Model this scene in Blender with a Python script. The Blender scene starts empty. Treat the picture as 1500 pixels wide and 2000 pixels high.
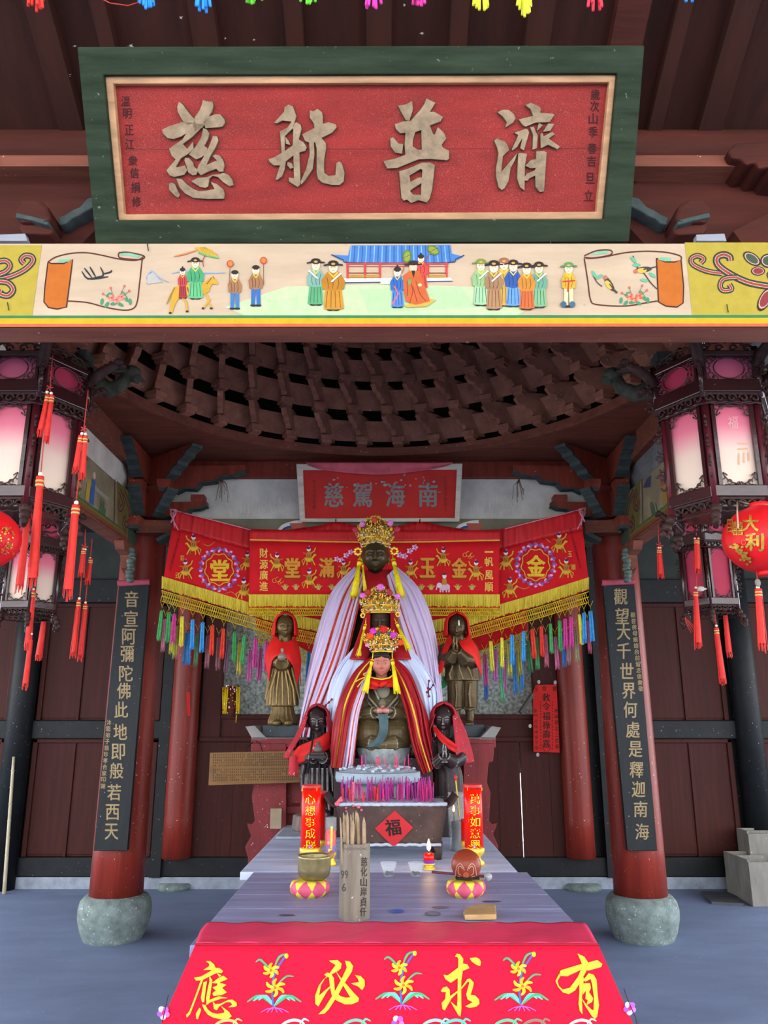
import bpy, math, random
from math import sin, cos, pi, radians, sqrt, exp, atan2
from mathutils import Vector as V, Matrix, noise as MN
from mathutils.geometry import tessellate_polygon
SC = bpy.context.scene
COL = SC.collection
RND = random.Random(11)
# ------------------------------------------------------------------ camera, world, sun, exposure
FPX = 1540.0
CH = 1.5
PT = radians(14.9)
CP, SP = cos(PT), sin(PT)
cam = bpy.data.cameras.new('camera'); camo = bpy.data.objects.new('camera', cam); COL.objects.link(camo)
camo.location = (0, 0, CH); camo.rotation_euler = (pi / 2 + PT, 0, 0)
cam.sensor_fit = 'VERTICAL'; cam.sensor_height = 36; cam.lens = FPX / 2000 * 36; cam.clip_start = .05
SC.camera = camo
w = bpy.data.worlds.new('sky'); SC.world = w; w.use_nodes = True
bg = w.node_tree.nodes['Background']; bg.inputs[0].default_value = (.94, .965, 1, 1); bg.inputs[1].default_value = 2.6
sl = bpy.data.lights.new('sun', 'SUN'); so = bpy.data.objects.new('sun', sl); COL.objects.link(so)
sl.energy = 3.5; sl.angle = radians(1); sl.color = (1, .93, .82)
so.location = (3, 14, 12); so.rotation_euler = (radians(-40), radians(8), 0)
SC.view_settings.view_transform = 'Standard'; SC.view_settings.look = 'None'
SC.view_settings.gamma = 1; SC.view_settings.exposure = 1.22; SC.view_settings.use_curve_mapping = False
SC.cycles.use_denoising = True; SC.cycles.max_bounces = 8; SC.cycles.diffuse_bounces = 6
# ------------------------------------------------------------------ photo pixel <-> place
def ray(x, y):
    u, v = (x - 750) / FPX, (y - 1000) / FPX
    Y = CP + v * SP
    return V((u / Y, 1, (SP - v * CP) / Y))
def P(x, y, d): return V((0, 0, CH)) + ray(x, y) * d
def PZ(x, y, z):
    r = ray(x, y); return V((0, 0, CH)) + r * ((z - CH) / r.z)
def PL(x, y, pl):
    r = ray(x, y); o = V((0, 0, CH)); return o + r * ((pl[0] - o).dot(pl[1]) / r.dot(pl[1]))
def ppm(y, d): return FPX * (CP + (y - 1000) / FPX * SP) / d       # pixels per metre at a row and distance
def zat(y, d): return P(750, y, d).z
# ------------------------------------------------------------------ materials
def lin(h):
    if isinstance(h, str):
        h = h.lstrip('#'); c = [int(h[i:i + 2], 16) / 255 for i in (0, 2, 4)]
    else: c = h
    return tuple(x / 12.92 if x <= .04045 else ((x + .055) / 1.055) ** 2.4 for x in c)
MATS = {}
def mat(name, col='#888888', rough=.65, metal=0, var=.18, scale=6, bump=.15, st=(1, 1, 1), col2=None, amt=.5, fine=0, fcol='#c8c4bc', spec=.22, trans=0, emit=0, sheen=0, wave=None, alpha=1, crack=0, edge=None):
    if name in MATS: return MATS[name]
    m = bpy.data.materials.new(name); m.use_nodes = True; MATS[name] = m
    nt = m.node_tree; N = nt.nodes; L = nt.links; b = N['Principled BSDF']
    c = lin(col); b.inputs['Roughness'].default_value = rough; b.inputs['Metallic'].default_value = metal; b.inputs['Alpha'].default_value = alpha
    b.inputs['Specular IOR Level'].default_value = spec
    tc = N.new('ShaderNodeTexCoord'); mp = N.new('ShaderNodeMapping'); mp.inputs['Scale'].default_value = st
    L.new(tc.outputs['Object'], mp.inputs[0])
    n1 = N.new('ShaderNodeTexNoise'); n1.inputs['Scale'].default_value = scale; n1.inputs['Detail'].default_value = 6; n1.inputs['Roughness'].default_value = .62
    L.new(mp.outputs[0], n1.inputs[0])
    rp = N.new('ShaderNodeValToRGB'); e = rp.color_ramp.elements
    lo = tuple(x * (1 - var) for x in c); hi = tuple(min(1, x * (1 + var)) for x in c)
    e[0].position = .3; e[0].color = (*lo, 1); e[1].position = .7; e[1].color = (*hi, 1)
    if col2:
        k = e.new(.5); k.color = (*c, 1)
        e[2].color = (*hi, 1); k2 = e.new(min(.97, .72 + (1 - amt) * .2)); k2.color = (*lin(col2), 1)
    L.new(n1.outputs[0], rp.inputs[0]); out = rp.outputs[0]
    if fine:
        n2 = N.new('ShaderNodeTexNoise'); n2.inputs['Scale'].default_value = 55; n2.inputs['Detail'].default_value = 3
        L.new(tc.outputs['Object'], n2.inputs[0])
        r2 = N.new('ShaderNodeValToRGB'); r2.color_ramp.elements[0].position = .72 - fine * .2; r2.color_ramp.elements[1].position = .78 - fine * .1
        L.new(n2.outputs[0], r2.inputs[0])
        mx = N.new('ShaderNodeMix'); mx.data_type = 'RGBA'; L.new(r2.outputs[0], mx.inputs[0]); L.new(out, mx.inputs[6]); mx.inputs[7].default_value = (*lin(fcol), 1)
        out = mx.outputs[2]
    if edge:       # ridges paled as wear, dust and painted light; hollows darkened as painted shade
        ge_ = N.new('ShaderNodeNewGeometry')
        for (p0, p1, cc, am) in ((.51, .57, edge[0], edge[2]), (.49, .42, edge[1], .8)):
            mr = N.new('ShaderNodeMapRange'); mr.inputs[1].default_value = p0; mr.inputs[2].default_value = p1; mr.inputs[4].default_value = am; L.new(ge_.outputs['Pointiness'], mr.inputs[0])
            mx = N.new('ShaderNodeMix'); mx.data_type = 'RGBA'; L.new(mr.outputs[0], mx.inputs[0]); L.new(out, mx.inputs[6]); mx.inputs[7].default_value = (*lin(cc), 1); out = mx.outputs[2]
    if crack:
        vo = N.new('ShaderNodeTexVoronoi'); vo.feature = 'DISTANCE_TO_EDGE'; vo.inputs['Scale'].default_value = crack; L.new(tc.outputs['Object'], vo.inputs[0])
        r3 = N.new('ShaderNodeValToRGB'); r3.color_ramp.elements[0].position = .03; r3.color_ramp.elements[0].color = (1, 1, 1, 1); r3.color_ramp.elements[1].position = .09; r3.color_ramp.elements[1].color = (0, 0, 0, 1); L.new(vo.outputs[0], r3.inputs[0])
        n4 = N.new('ShaderNodeTexNoise'); n4.inputs['Scale'].default_value = 3; L.new(tc.outputs['Object'], n4.inputs[0]); ml = N.new('ShaderNodeMath'); ml.operation = 'MULTIPLY'; L.new(r3.outputs[0], ml.inputs[0]); L.new(n4.outputs[0], ml.inputs[1])
        mx = N.new('ShaderNodeMix'); mx.data_type = 'RGBA'; L.new(ml.outputs[0], mx.inputs[0]); L.new(out, mx.inputs[6]); mx.inputs[7].default_value = (*lin(fcol), 1); out = mx.outputs[2]
    L.new(out, b.inputs['Base Color'])
    if bump:
        bp = N.new('ShaderNodeBump'); bp.inputs['Strength'].default_value = bump; bp.inputs['Distance'].default_value = .02
        L.new(n1.outputs[0], bp.inputs['Height']); L.new(bp.outputs[0], b.inputs['Normal'])
    if trans: b.inputs['Transmission Weight'].default_value = trans; b.inputs['IOR'].default_value = 1.45
    if sheen: b.inputs['Sheen Weight'].default_value = sheen
    if emit: L.new(out, b.inputs['Emission Color']); b.inputs['Emission Strength'].default_value = emit
    return m
def paint(h, rough=.75): return mat('paint_' + h.strip('#'), h, rough, var=.1, scale=25, bump=0)
red = mat('red_paint_wood', '#7c3426', .55, var=.3, scale=5, st=(3, 3, .35), bump=.2, col2='#8d5a4c', amt=.35, fine=.12)
redcol = mat('red_column_paint', '#74271e', .38, var=.28, scale=5, st=(4, 4, .25), bump=.18, col2='#93504a', amt=.4, fine=.14)
brown = mat('red_brown_timber', '#744232', .7, var=.3, scale=5, st=(.5, 3, 3), bump=.25, col2='#7d5246', amt=.3, fine=.1)
dome = mat('dusty_dome_timber', '#92604c', .85, var=.35, scale=7, bump=.3, col2='#96564a', amt=.6, fine=.12)
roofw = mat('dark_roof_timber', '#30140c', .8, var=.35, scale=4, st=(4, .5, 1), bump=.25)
shaded_red = mat('shaded_red_timber', '#431b12', .75, var=.3, scale=5, st=(.5, 3, 3), bump=.25, col2='#52291f', amt=.3)  # red timber paint darkened to stand for shade under the roof
wallw = mat('maroon_wall_boards', '#39120b', .65, var=.28, scale=5, st=(5, 1, .3), bump=.15, fine=.04, fcol='#7a5248')
black = mat('black_lacquer_timber', '#14171a', .55, var=.35, scale=7, st=(1, 1, 1), bump=.2, col2='#262b2f', amt=.35, fine=.04)
dark = mat('dark_attic', '#1c1917', .9, bump=0)
teal = mat('teal_trim_paint', '#3c4644', .75, var=.3, scale=20, bump=.15, col2='#525c58')
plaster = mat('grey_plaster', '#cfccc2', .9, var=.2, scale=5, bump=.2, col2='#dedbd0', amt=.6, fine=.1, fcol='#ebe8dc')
stone = mat('mossy_stone', '#6d7a78', .9, var=.4, scale=14, bump=.5, col2='#59664f', amt=.5, fine=.35, fcol='#c4cbc8')
gold = mat('gold_tinsel', '#d9ab3c', .35, .6, var=.35, scale=60, bump=.3)
white = mat('white_bits', '#e8e2d6', .7, var=.06)
# ------------------------------------------------------------------ mesh builder
def frame_of(d, up=V((0, 0, 1))):
    d = V(d).normalized(); s = d.cross(up)
    if s.length < 1e-4: s = d.cross(V((1, 0, 0)))
    s.normalize(); return d, s, s.cross(d).normalized()
class MB:
    def __init__(s): s.v = []; s.f = []; s.m = []; s.s = []
    def add(s, vs, fs, m=0, sm=False):
        o = len(s.v); s.v += [tuple(p) for p in vs]; s.f += [tuple(i + o for i in f) for f in fs]
        s.m += [m] * len(fs); s.s += [sm] * len(fs); return s
    def hexa(s, p, m=0):       # 8 points: 4 bottom ccw, 4 top ccw
        return s.add(p, [(3, 2, 1, 0), (4, 5, 6, 7), (0, 1, 5, 4), (1, 2, 6, 5), (2, 3, 7, 6), (3, 0, 4, 7)], m)
    def box(s, c, sz, m=0, rot=None):
        x, y, z = [k / 2 for k in sz]
        p = [V(q) for q in ((-x, -y, -z), (x, -y, -z), (x, y, -z), (-x, y, -z), (-x, -y, z), (x, -y, z), (x, y, z), (-x, y, z))]
        if rot is not None: p = [rot @ q for q in p]
        return s.hexa([q + V(c) for q in p], m)
    def bb(s, a, b, m=0):
        return s.box([(i + j) / 2 for i, j in zip(a, b)], [abs(i - j) for i, j in zip(a, b)], m)
    def bar(s, a, b, w, h, m=0, up=V((0, 0, 1))):
        a, b = V(a), V(b); d, sd, u = frame_of(b - a, up); sd = sd * (w / 2); u = u * (h / 2)
        return s.hexa([a - sd - u, a + sd - u, b + sd - u, b - sd - u, a - sd + u, a + sd + u, b + sd + u, b - sd + u], m)
    def tube(s, pts, r, n=8, m=0, caps=True, sm=True, flat=1.0):
        pts = [V(p) for p in pts]; k = len(pts); rs = r if isinstance(r, (list, tuple)) else [r] * k
        vs = []; sd = None
        for i, p in enumerate(pts):
            d = (pts[min(i + 1, k - 1)] - pts[max(i - 1, 0)])
            if d.length < 1e-9: d = V((0, 0, 1))
            d.normalize()
            if sd is None: _, sd, u = frame_of(d)
            sd = (sd - d * sd.dot(d))
            if sd.length < 1e-6: _, sd, u = frame_of(d)
            sd.normalize(); u = sd.cross(d)
            for j in range(n):
                a = 2 * pi * j / n; vs.append(p + (sd * cos(a) + u * sin(a) * flat) * rs[i])
        fs = [(i * n + j, i * n + (j + 1) % n, (i + 1) * n + (j + 1) % n, (i + 1) * n + j) for i in range(k - 1) for j in range(n)]
        if caps: fs += [tuple(range(n))[::-1], tuple((k - 1) * n + j for j in range(n))]
        return s.add(vs, fs, m, sm)
    def lathe(s, prof, c=(0, 0, 0), n=24, m=0, sm=True, caps=True, sx=1, sy=1, fold=0, nf=8, rot=None, ph=0):
        c = V(c); vs = []; k = len(prof)
        for r, z in prof:
            for j in range(n):
                a = 2 * pi * j / n + ph; q = r * (1 + fold * cos(nf * a)); p = V((q * cos(a) * sx, q * sin(a) * sy, z))
                vs.append(c + (rot @ p if rot is not None else p))
        fs = [(i * n + j, i * n + (j + 1) % n, (i + 1) * n + (j + 1) % n, (i + 1) * n + j) for i in range(k - 1) for j in range(n)]
        if caps: fs += [tuple(range(n))[::-1], tuple((k - 1) * n + j for j in range(n))]
        return s.add(vs, fs, m, sm)
    def ell(s, c, r, nu=16, nv=10, m=0, rot=None):
        if not isinstance(r, (list, tuple)): r = (r, r, r)
        c = V(c); vs = [V((0, 0, -1))]
        for i in range(1, nv):
            t = -pi / 2 + pi * i / nv
            for j in range(nu): a = 2 * pi * j / nu; vs.append(V((cos(t) * cos(a), cos(t) * sin(a), sin(t))))
        vs.append(V((0, 0, 1))); vs = [V((p.x * r[0], p.y * r[1], p.z * r[2])) for p in vs]
        if rot is not None: vs = [rot @ p for p in vs]
        fs = [(0, 1 + (j + 1) % nu, 1 + j) for j in range(nu)]
        for i in range(nv - 2):
            for j in range(nu):
                a = 1 + i * nu + j; b = 1 + i * nu + (j + 1) % nu; fs.append((a, b, b + nu, a + nu))
        o = 1 + (nv - 2) * nu; t = len(vs) - 1
        fs += [(o + j, o + (j + 1) % nu, t) for j in range(nu)]
        return s.add([p + c for p in vs], fs, m, True)
    def prism(s, loops, fn, th, m=0, back=True):      # loops of 2-D points, fn(x,y,h)->3-D, extruded to height th
        if not isinstance(loops[0][0], (list, tuple)): loops = [loops]
        flat = [p for l in loops for p in l]; n = len(flat)
        tri = tessellate_polygon([[V((p[0], p[1], 0)) for p in l] for l in loops])
        vs = [fn(p[0], p[1], th) for p in flat]; fs = [tuple(t) for t in tri]
        if th and back is not None:
            vs += [fn(p[0], p[1], 0) for p in flat]
            if back: fs += [tuple(i + n for i in reversed(t)) for t in tri]
            o = 0
            for l in loops:
                k = len(l); fs += [(o + i, o + (i + 1) % k, n + o + (i + 1) % k, n + o + i) for i in range(k)]; o += k
        return s.add(vs, fs, m)
    def grid(s, fn, nu, nv, m=0, sm=True, mf=None):
        vs = [fn(i / nu, j / nv) for j in range(nv + 1) for i in range(nu + 1)]
        o = len(s.v); s.v += [tuple(p) for p in vs]; W = nu + 1
        for j in range(nv):
            for i in range(nu):
                s.f.append((o + j * W + i, o + j * W + i + 1, o + (j + 1) * W + i + 1, o + (j + 1) * W + i))
                s.m.append(mf((i + .5) / nu, (j + .5) / nv) if mf else m); s.s.append(sm)
        return s
    def merge(s, o, fn=None, moff=0):
        return s.add([fn(V(p)) if fn else p for p in o.v], [], 0) if False else s._mg(o, fn, moff)
    def _mg(s, o, fn, moff):
        k = len(s.v); s.v += [tuple(fn(V(p))) if fn else p for p in o.v]; s.f += [tuple(i + k for i in f) for f in o.f]
        s.m += [i + moff for i in o.m]; s.s += o.s; return s
    def build(s, name, mats, parent=None, label=None, cat=None, group=None, kind=None, bevel=0, solid=0, remesh=0, smooth=0, autos=False):
        if not isinstance(mats, (list, tuple)): mats = [mats]
        org = V((0, 0, 0)); q = parent
        while q: org += q.location; q = q.parent
        me = bpy.data.meshes.new(name)
        if parent is None and s.v:
            xs = list(zip(*s.v)); org = V(((min(xs[0]) + max(xs[0])) / 2, (min(xs[1]) + max(xs[1])) / 2, min(xs[2])))
        me.from_pydata([(a - org.x, b - org.y, c - org.z) for a, b, c in s.v], [], s.f)
        for m in mats: me.materials.append(m)
        me.polygons.foreach_set('material_index', s.m); me.polygons.foreach_set('use_smooth', s.s); me.update()
        import bmesh
        bm = bmesh.new(); bm.from_mesh(me); bmesh.ops.recalc_face_normals(bm, faces=bm.faces); bm.to_mesh(me); bm.free()
        o = bpy.data.objects.new(name, me); COL.objects.link(o)
        if parent: o.parent = parent
        else: o.location = org
        tag(o, label, cat, group, kind)
        if solid: k = o.modifiers.new('s', 'SOLIDIFY'); k.thickness = solid; k.offset = 0
        if bevel: k = o.modifiers.new('b', 'BEVEL'); k.width = bevel; k.segments = 2; k.limit_method = 'ANGLE'
        if remesh:
            k = o.modifiers.new('r', 'REMESH'); k.mode = 'VOXEL'; k.voxel_size = remesh; k.use_smooth_shade = True
            if smooth: k = o.modifiers.new('sm', 'SMOOTH'); k.iterations = smooth; k.factor = .5
        return o
def tag(o, label=None, cat=None, group=None, kind=None):
    if label: o['label'] = label
    if cat: o['category'] = cat
    if group: o['group'] = group
    if kind: o['kind'] = kind
    return o
def thing(name, loc, label, cat, group=None, kind=None):
    o = bpy.data.objects.new(name, None); COL.objects.link(o); o.location = loc; o.empty_display_size = .1
    return tag(o, label, cat, group, kind)
def dup(src, dloc=None, label=None, parent=None):
    r = src.copy(); COL.objects.link(r)
    if parent: r.parent = parent
    if dloc is not None: r.location = dloc
    if label: r['label'] = label
    for c in src.children: dup(c, None, None, r)
    return r
def struct(mb, name, mats, label=None, **k): return mb.build(name, mats, None, label, kind='structure', **k)
# ------------------------------------------------------------------ flat painting, embroidery and lettering on a surface
GL = {}
def glyph(ch, bold=.0):
    k = (ch, bold)
    if k not in GL:
        c = bpy.data.curves.new('g', 'FONT'); c.body = ch; c.resolution_u = 3; c.offset = bold
        o = bpy.data.objects.new('g', c); me = o.to_mesh()
        vs = [(v.co.x, v.co.y) for v in me.vertices]; fs = [tuple(p.vertices) for p in me.polygons]
        o.to_mesh_clear(); bpy.data.objects.remove(o); bpy.data.curves.remove(c)
        if vs:
            a, b = min(p[0] for p in vs), max(p[0] for p in vs); d, e = min(p[1] for p in vs), max(p[1] for p in vs)
            vs = [((p[0] - a) / (b - a + 1e-6), 1 - (p[1] - d) / (e - d + 1e-6)) for p in vs]
        GL[k] = (vs, fs)
    return GL[k]
class Paint:
    def __init__(s, fn, off=.0012, step=.00012): s.mb = MB(); s.fn = fn; s.o = off; s.st = step; s.cols = []
    def _m(s, c):
        if c not in s.cols: s.cols.append(c)
        s.o += s.st; return s.cols.index(c)
    def poly(s, pts, c):
        m = s._m(c); o = s.o; s.mb.prism(list(pts), lambda x, y, h: s.fn(x, y, o), 0, m); return s
    def ell(s, x, y, rx, ry, c, n=14, a=0):
        ca, sa = cos(a), sin(a)
        return s.poly([(x + rx * cos(t) * ca - ry * sin(t) * sa, y + rx * cos(t) * sa + ry * sin(t) * ca) for t in [2 * pi * i / n for i in range(n)]], c)
    def line(s, pts, w, c, taper=False, sm=0):
        if sm: pts = smooth2(pts, sm)
        n = len(pts); L = []; R = []
        for i, p in enumerate(pts):
            a, b = pts[max(i - 1, 0)], pts[min(i + 1, n - 1)]; dx, dy = b[0] - a[0], b[1] - a[1]; l = sqrt(dx * dx + dy * dy) + 1e-9
            k = w / 2 * ((.25 + .75 * sin(pi * min(1, (i + .6) / n))) if taper else 1)
            L.append((p[0] - dy / l * k, p[1] + dx / l * k)); R.append((p[0] + dy / l * k, p[1] - dx / l * k))
        m = s._m(c); o = s.o
        s.mb.add([s.fn(x, y, o) for x, y in L + R], [(i, i + 1, n + i + 1, n + i) for i in range(n - 1)], m); return s
    def text(s, ch, quad, c, bold=.03):     # quad: tl,tr,br,bl in the surface's own picture coordinates; bold strokes are struck twice
        vs, fs = glyph(ch)
        if len(quad) == 4 and not isinstance(quad[0], (tuple, list)):
            x, y, w_, h_ = quad; quad = [(x - w_ / 2, y - h_ / 2), (x + w_ / 2, y - h_ / 2), (x + w_ / 2, y + h_ / 2), (x - w_ / 2, y + h_ / 2)]
        q = quad
        for du, dv in ([(0, 0)] if bold < .015 else [(-bold, 0), (bold, 0), (0, bold)]):
            m = s._m(c); o = s.o; out = []
            for u, v in vs:
                u += du; v += dv
                x = (q[0][0] * (1 - u) + q[1][0] * u) * (1 - v) + (q[3][0] * (1 - u) + q[2][0] * u) * v
                y = (q[0][1] * (1 - u) + q[1][1] * u) * (1 - v) + (q[3][1] * (1 - u) + q[2][1] * u) * v
                out.append(s.fn(x, y, o))
            s.mb.add(out, fs, m)
        return s
    def build(s, name, parent, mats=None, **k):
        return s.mb.build(name, mats or [c if isinstance(c, bpy.types.Material) else paint(c) for c in s.cols], parent, **k)
def smooth2(pts, k=4):
    out = []; n = len(pts)
    for i in range(n - 1):
        p0, p1, p2, p3 = pts[max(i - 1, 0)], pts[i], pts[i + 1], pts[min(i + 2, n - 1)]
        for j in range(k):
            t = j / k
            out.append(tuple(.5 * (2 * b + (c - a) * t + (2 * a - 5 * b + 4 * c - d) * t * t + (3 * b - a - 3 * c + d) * t ** 3) for a, b, c, d in zip(p0, p1, p2, p3)))
    return out + [tuple(pts[-1])]
def crv(pts, t):
    n = len(pts) - 1; x = min(max(t, 0), 1) * n; i = min(int(x), n - 1); t = x - i
    a, b, c, d = [V(q) for q in (pts[max(i - 1, 0)], pts[i], pts[i + 1], pts[min(i + 2, n)])]
    return (b * 2 + (c - a) * t + (a * 2 - b * 5 + c * 4 - d) * t * t + (b * 3 - a - c * 3 + d) * t ** 3) * .5
def sheet(curves, nu, nv, fold=0, nf=6, ph=0, m=0, mf=None, mb=None, fg=lambda v: v):      # cloth through curves of 3-D points
    mb = mb or MB()
    def fn(u, v):
        p = crv([crv(c, v) for c in curves], u)
        if fold: p = p + V((0, -1, 0)) * fold * fg(v) * (2.2 * MN.noise(V((u * nf * 1.7 + ph * 7.3, v * 1.1, ph))) + .9 * MN.noise(V((u * nf * 4.3, v * 2.6, ph + 9))))
        return p
    return mb.grid(fn, nu, nv, m, True, mf)
def pxl(*pts): return [P(*p) for p in pts]
def planar(pl):      # painting function for a plane, nudged towards its normal
    n = pl[1].normalized(); return lambda x, y, h: PL(x, y, pl) + n * h
# ================================================================== the hall
struct(MB().bb((-9, -9, -.1), (9, 11, 0)), 'floor', mat('sky_tinted_concrete', '#6c7a98', .62, var=.16, scale=1.6, st=(1, 2.2, 1), bump=.12, col2='#7a87a0', amt=.5, fine=.06, fcol='#a9b4c4'), 'grey trowelled concrete floor')  # blue of the skylight is painted into the floor colour
yw = 8.0
WR = mat('roof_tiles_outside', '#55504a', .9)
m = MB(); m.bb((-7, .9, 5.6), (7, 9.2, 5.8)); m.bb((-7, 9.0, 3.4), (7, 9.2, 5.6)); struct(m, 'wall_outer', WR)
struct(MB().bb((-5.3, .9, 2.9), (-5.1, 9, 5.6)), 'wall_left', wallw); struct(MB().bb((5.1, .9, 2.9), (5.3, 9, 5.6)), 'wall_right', wallw)  # unseen side walls left open below to let fill daylight in
# porch ceiling: planks and rafters that rise towards the courtyard
def pz(Y): return 4.02 + .528 * (2.95 - Y)
m = MB(); m.hexa([(-5.1, .9, pz(.9)), (5.1, .9, pz(.9)), (5.1, 3.0, pz(3.0)), (-5.1, 3.0, pz(3.0)), (-5.1, .9, pz(.9) + .05), (5.1, .9, pz(.9) + .05), (5.1, 3.0, pz(3.0) + .05), (-5.1, 3.0, pz(3.0) + .05)])
m.bb((-5.1, -3.2, 4.75), (5.1, .9, 4.85)); struct(m, 'ceiling', roofw, 'dark plank porch ceiling')  # flat slab is an unseen eave extended to even out the light
i = 0
for x, w_ in ((-1.36, .1), (-1.12, .06), (-.72, .1), (-.36, .07), (-.02, .1), (.3, .07), (.62, .1), (.98, .13), (1.18, .06), (1.42, .1)):
    m = MB(); m.bar((x, .9, pz(.9) - .03), (x, 2.96, pz(2.96) - .03), w_, .06)
    m.build('rafter', roofw if w_ < .12 else shaded_red, None, ['dark red rafter second from the left end of the porch ceiling', 'thin rafter near the left end of porch ceiling', 'rafter above the left third of the large plaque', 'narrow rafter above the second gilt character', 'rafter above the middle of the large plaque', 'narrow rafter just right of plaque middle', 'rafter above the fourth gilt character', 'wide red rafter descending beside the right plaque end', 'thin rafter right of the wide red one', 'outer right rafter with pale edge streaks'][i], 'rafter', 'rafters of the porch ceiling', 'thing'); i += 1
m = MB(); m.tube([(-3, 2.97, 3.93), (3, 2.97, 3.93)], .1, 16); m.bb((-3, 2.9, 3.7), (3, 3.02, 3.84))
m.build('purlin', shaded_red, None, 'round red purlin with squared underside behind the large plaque', 'beam', None, 'thing')
m = MB(); m.bb((-3, 2.72, 3.3), (3, 2.86, 3.64)); m.build('tie_beam', shaded_red, None, 'deep red tie beam low behind the large plaque', 'beam', None, 'thing', bevel=.02)
# attic above the bay, kept dark by a closed roof
m = MB(); m.bb((-5.1, 2.9, 4.9), (5.1, 9, 4.95)); struct(m, 'ceiling_attic', dark)
for sx in (-1, 1):
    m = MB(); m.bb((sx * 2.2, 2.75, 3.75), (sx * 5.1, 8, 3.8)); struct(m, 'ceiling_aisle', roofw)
m = MB(); m.bb((-5.1, 3.03, 3.7), (5.1, 3.06, 4.9)); struct(m, 'wall_attic', dark)
# ------------------------------------------------------------------ back wall
def zb(y): return zat(y, yw)
sk0, sk1, r0, r1, ub0, ub1 = zb(1720), zb(1674), zb(1443), zb(1407), zb(1178), zb(1132)
wall = thing('wall_back', (0, yw, 0), 'maroon boarded back wall in black framing', None, None, 'structure'); wall['kind'] = 'structure'
XJ = 2.12
m = MB()
m.bb((-5.1, yw - .03, 0), (-XJ, yw + .2, .1)); m.bb((XJ, yw - .03, 0), (5.1, yw + .2, .1)); m.bb((-XJ, yw - .03, 0), (XJ, yw + .2, .1))
m.build('sill_stone', mat('pale_sill', '#8b93a0', .85, var=.25, scale=10, bump=.3), wall)
m = MB(); m.bb((-5.1, yw - .02, .1), (5.1, yw + .05, sk1)); m.build('skirting_beam', black, wall, bevel=.01)
m = MB()
for a, b in ((-5.1, -XJ), (XJ, 5.1)): m.bb((a, yw - .03, r0), (b, yw + .05, r1)); m.bb((a, yw - .05, ub0), (b, yw + .1, ub1)); 
m.build('rail', black, wall, bevel=.01)
m = MB()
for a, b in ((-5.1, -XJ), (XJ, 5.1)): m.bb((a, yw + .0, ub1), (b, yw + .1, zb(1040))); m.bb((a, yw + .3, zb(1045)), (b, yw + .34, 3.8))
m.build('frieze_board', mat('grey_black_board', '#363a37', .9, var=.2), wall)
for a, b in ((-5.1, -3.68), (-3.42, -2.2), (2.15, 3.39), (3.65, 5.1)):
    for z0, z1, nb in ((sk1, r0, 3), (r1, ub0, 3)):
        m = MB(); m.bb((a, yw + .03, z0), (b, yw + .06, z1)); wd = (b - a) / nb
        for k in range(nb): m.bb((a + k * wd + .012, yw + .018, z0 + .02), (a + (k + 1) * wd - .012, yw + .035, z1 - .02))
        for k in range(1, nb): m.bar((a + k * wd, yw + .012, z0), (a + k * wd, yw + .012, z1), .03, .02, 0, V((0, 1, 0)))
        m.build('wall_panel', wallw, wall, bevel=.006)
        f = MB()
        for q in ((a, a + .05), (b - .05, b)): f.bb((q[0], yw - .005, z0), (q[1], yw + .03, z1))
        f.bb((a, yw - .005, z1 - .04), (b, yw + .03, z1)); f.build('panel_frame', wallw, wall, bevel=.008)
for a, b in ((-5.1, -1.78), (1.73, 5.1)): MB().bb((a, yw + .1, .05), (b, yw + .13, 3.8)).build('backing_board', black, wall)
# centre of the back wall: boards below, red posts, a low window on speckled stone
wl, wr, wb, wt = P(432, 1395, yw).x, P(1042, 1395, yw).x, zb(1395), zb(1120)
zrail = zb(1445)
m = MB(); m.bb((-1.8, yw, wb - .05), (1.75, yw + .08, wb)); m.bb((-1.8, yw - .02, zrail - .02), (1.75, yw + .06, zrail + .03)); m.bb((-1.8, yw + .01, zrail), (1.75, yw + .05, wb))
m.bb((-1.8, yw - .01, zrail), (wl, yw + .06, 3.6)); m.bb((wr, yw - .01, zrail), (1.75, yw + .06, 3.6)); m.bb((-1.8, yw, wt), (1.75, yw + .06, 3.6))
m.build('window_frame', wallw, wall, bevel=.01)
g1, g2 = P(376, 1560, yw).x, P(1019, 1560, yw).x
edges = [-1.95, g1 - .004, -1.45, -1.1, -.75, -.35, 0, .35, .75, 1.1, g2 - .004, 1.6, 1.9]
for a, b in zip(edges, edges[1:]):
    a2 = a + (.008 if abs(a - g1) < .01 or abs(a - g2) < .01 else 0)
    MB().bb((a2, yw + .01, sk1), (b, yw + .04, zrail)).build('wall_board', wallw, wall, bevel=.004)
m = MB(); m.bb((wl - .1, yw + .35, 1), (wr + .1, yw + .4, 3.2)); struct(m, 'wall_stone', mat('speckled_granite', '#9aa39c', .9, var=.75, scale=32, bump=.2, fine=.25, fcol='#4c534e'), 'speckled grey stone wall behind the back window')
for sx in (-1, 1):
    m = MB(); m.tube([(sx * 3.55, yw - .04, 0), (sx * 3.55, yw - .04, 3.75)], .125, 20)
    m.build('black_post', black, None, 'tall black round post in the %s bay of the back wall' % ('left' if sx < 0 else 'right'), 'post', 'black wall posts', 'thing')
    m = MB(); m.bb((sx * 2.13 - .05, yw - .06, .1), (sx * 2.13 + .05, yw, 3.3)); m.build('jamb', black, wall)
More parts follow.
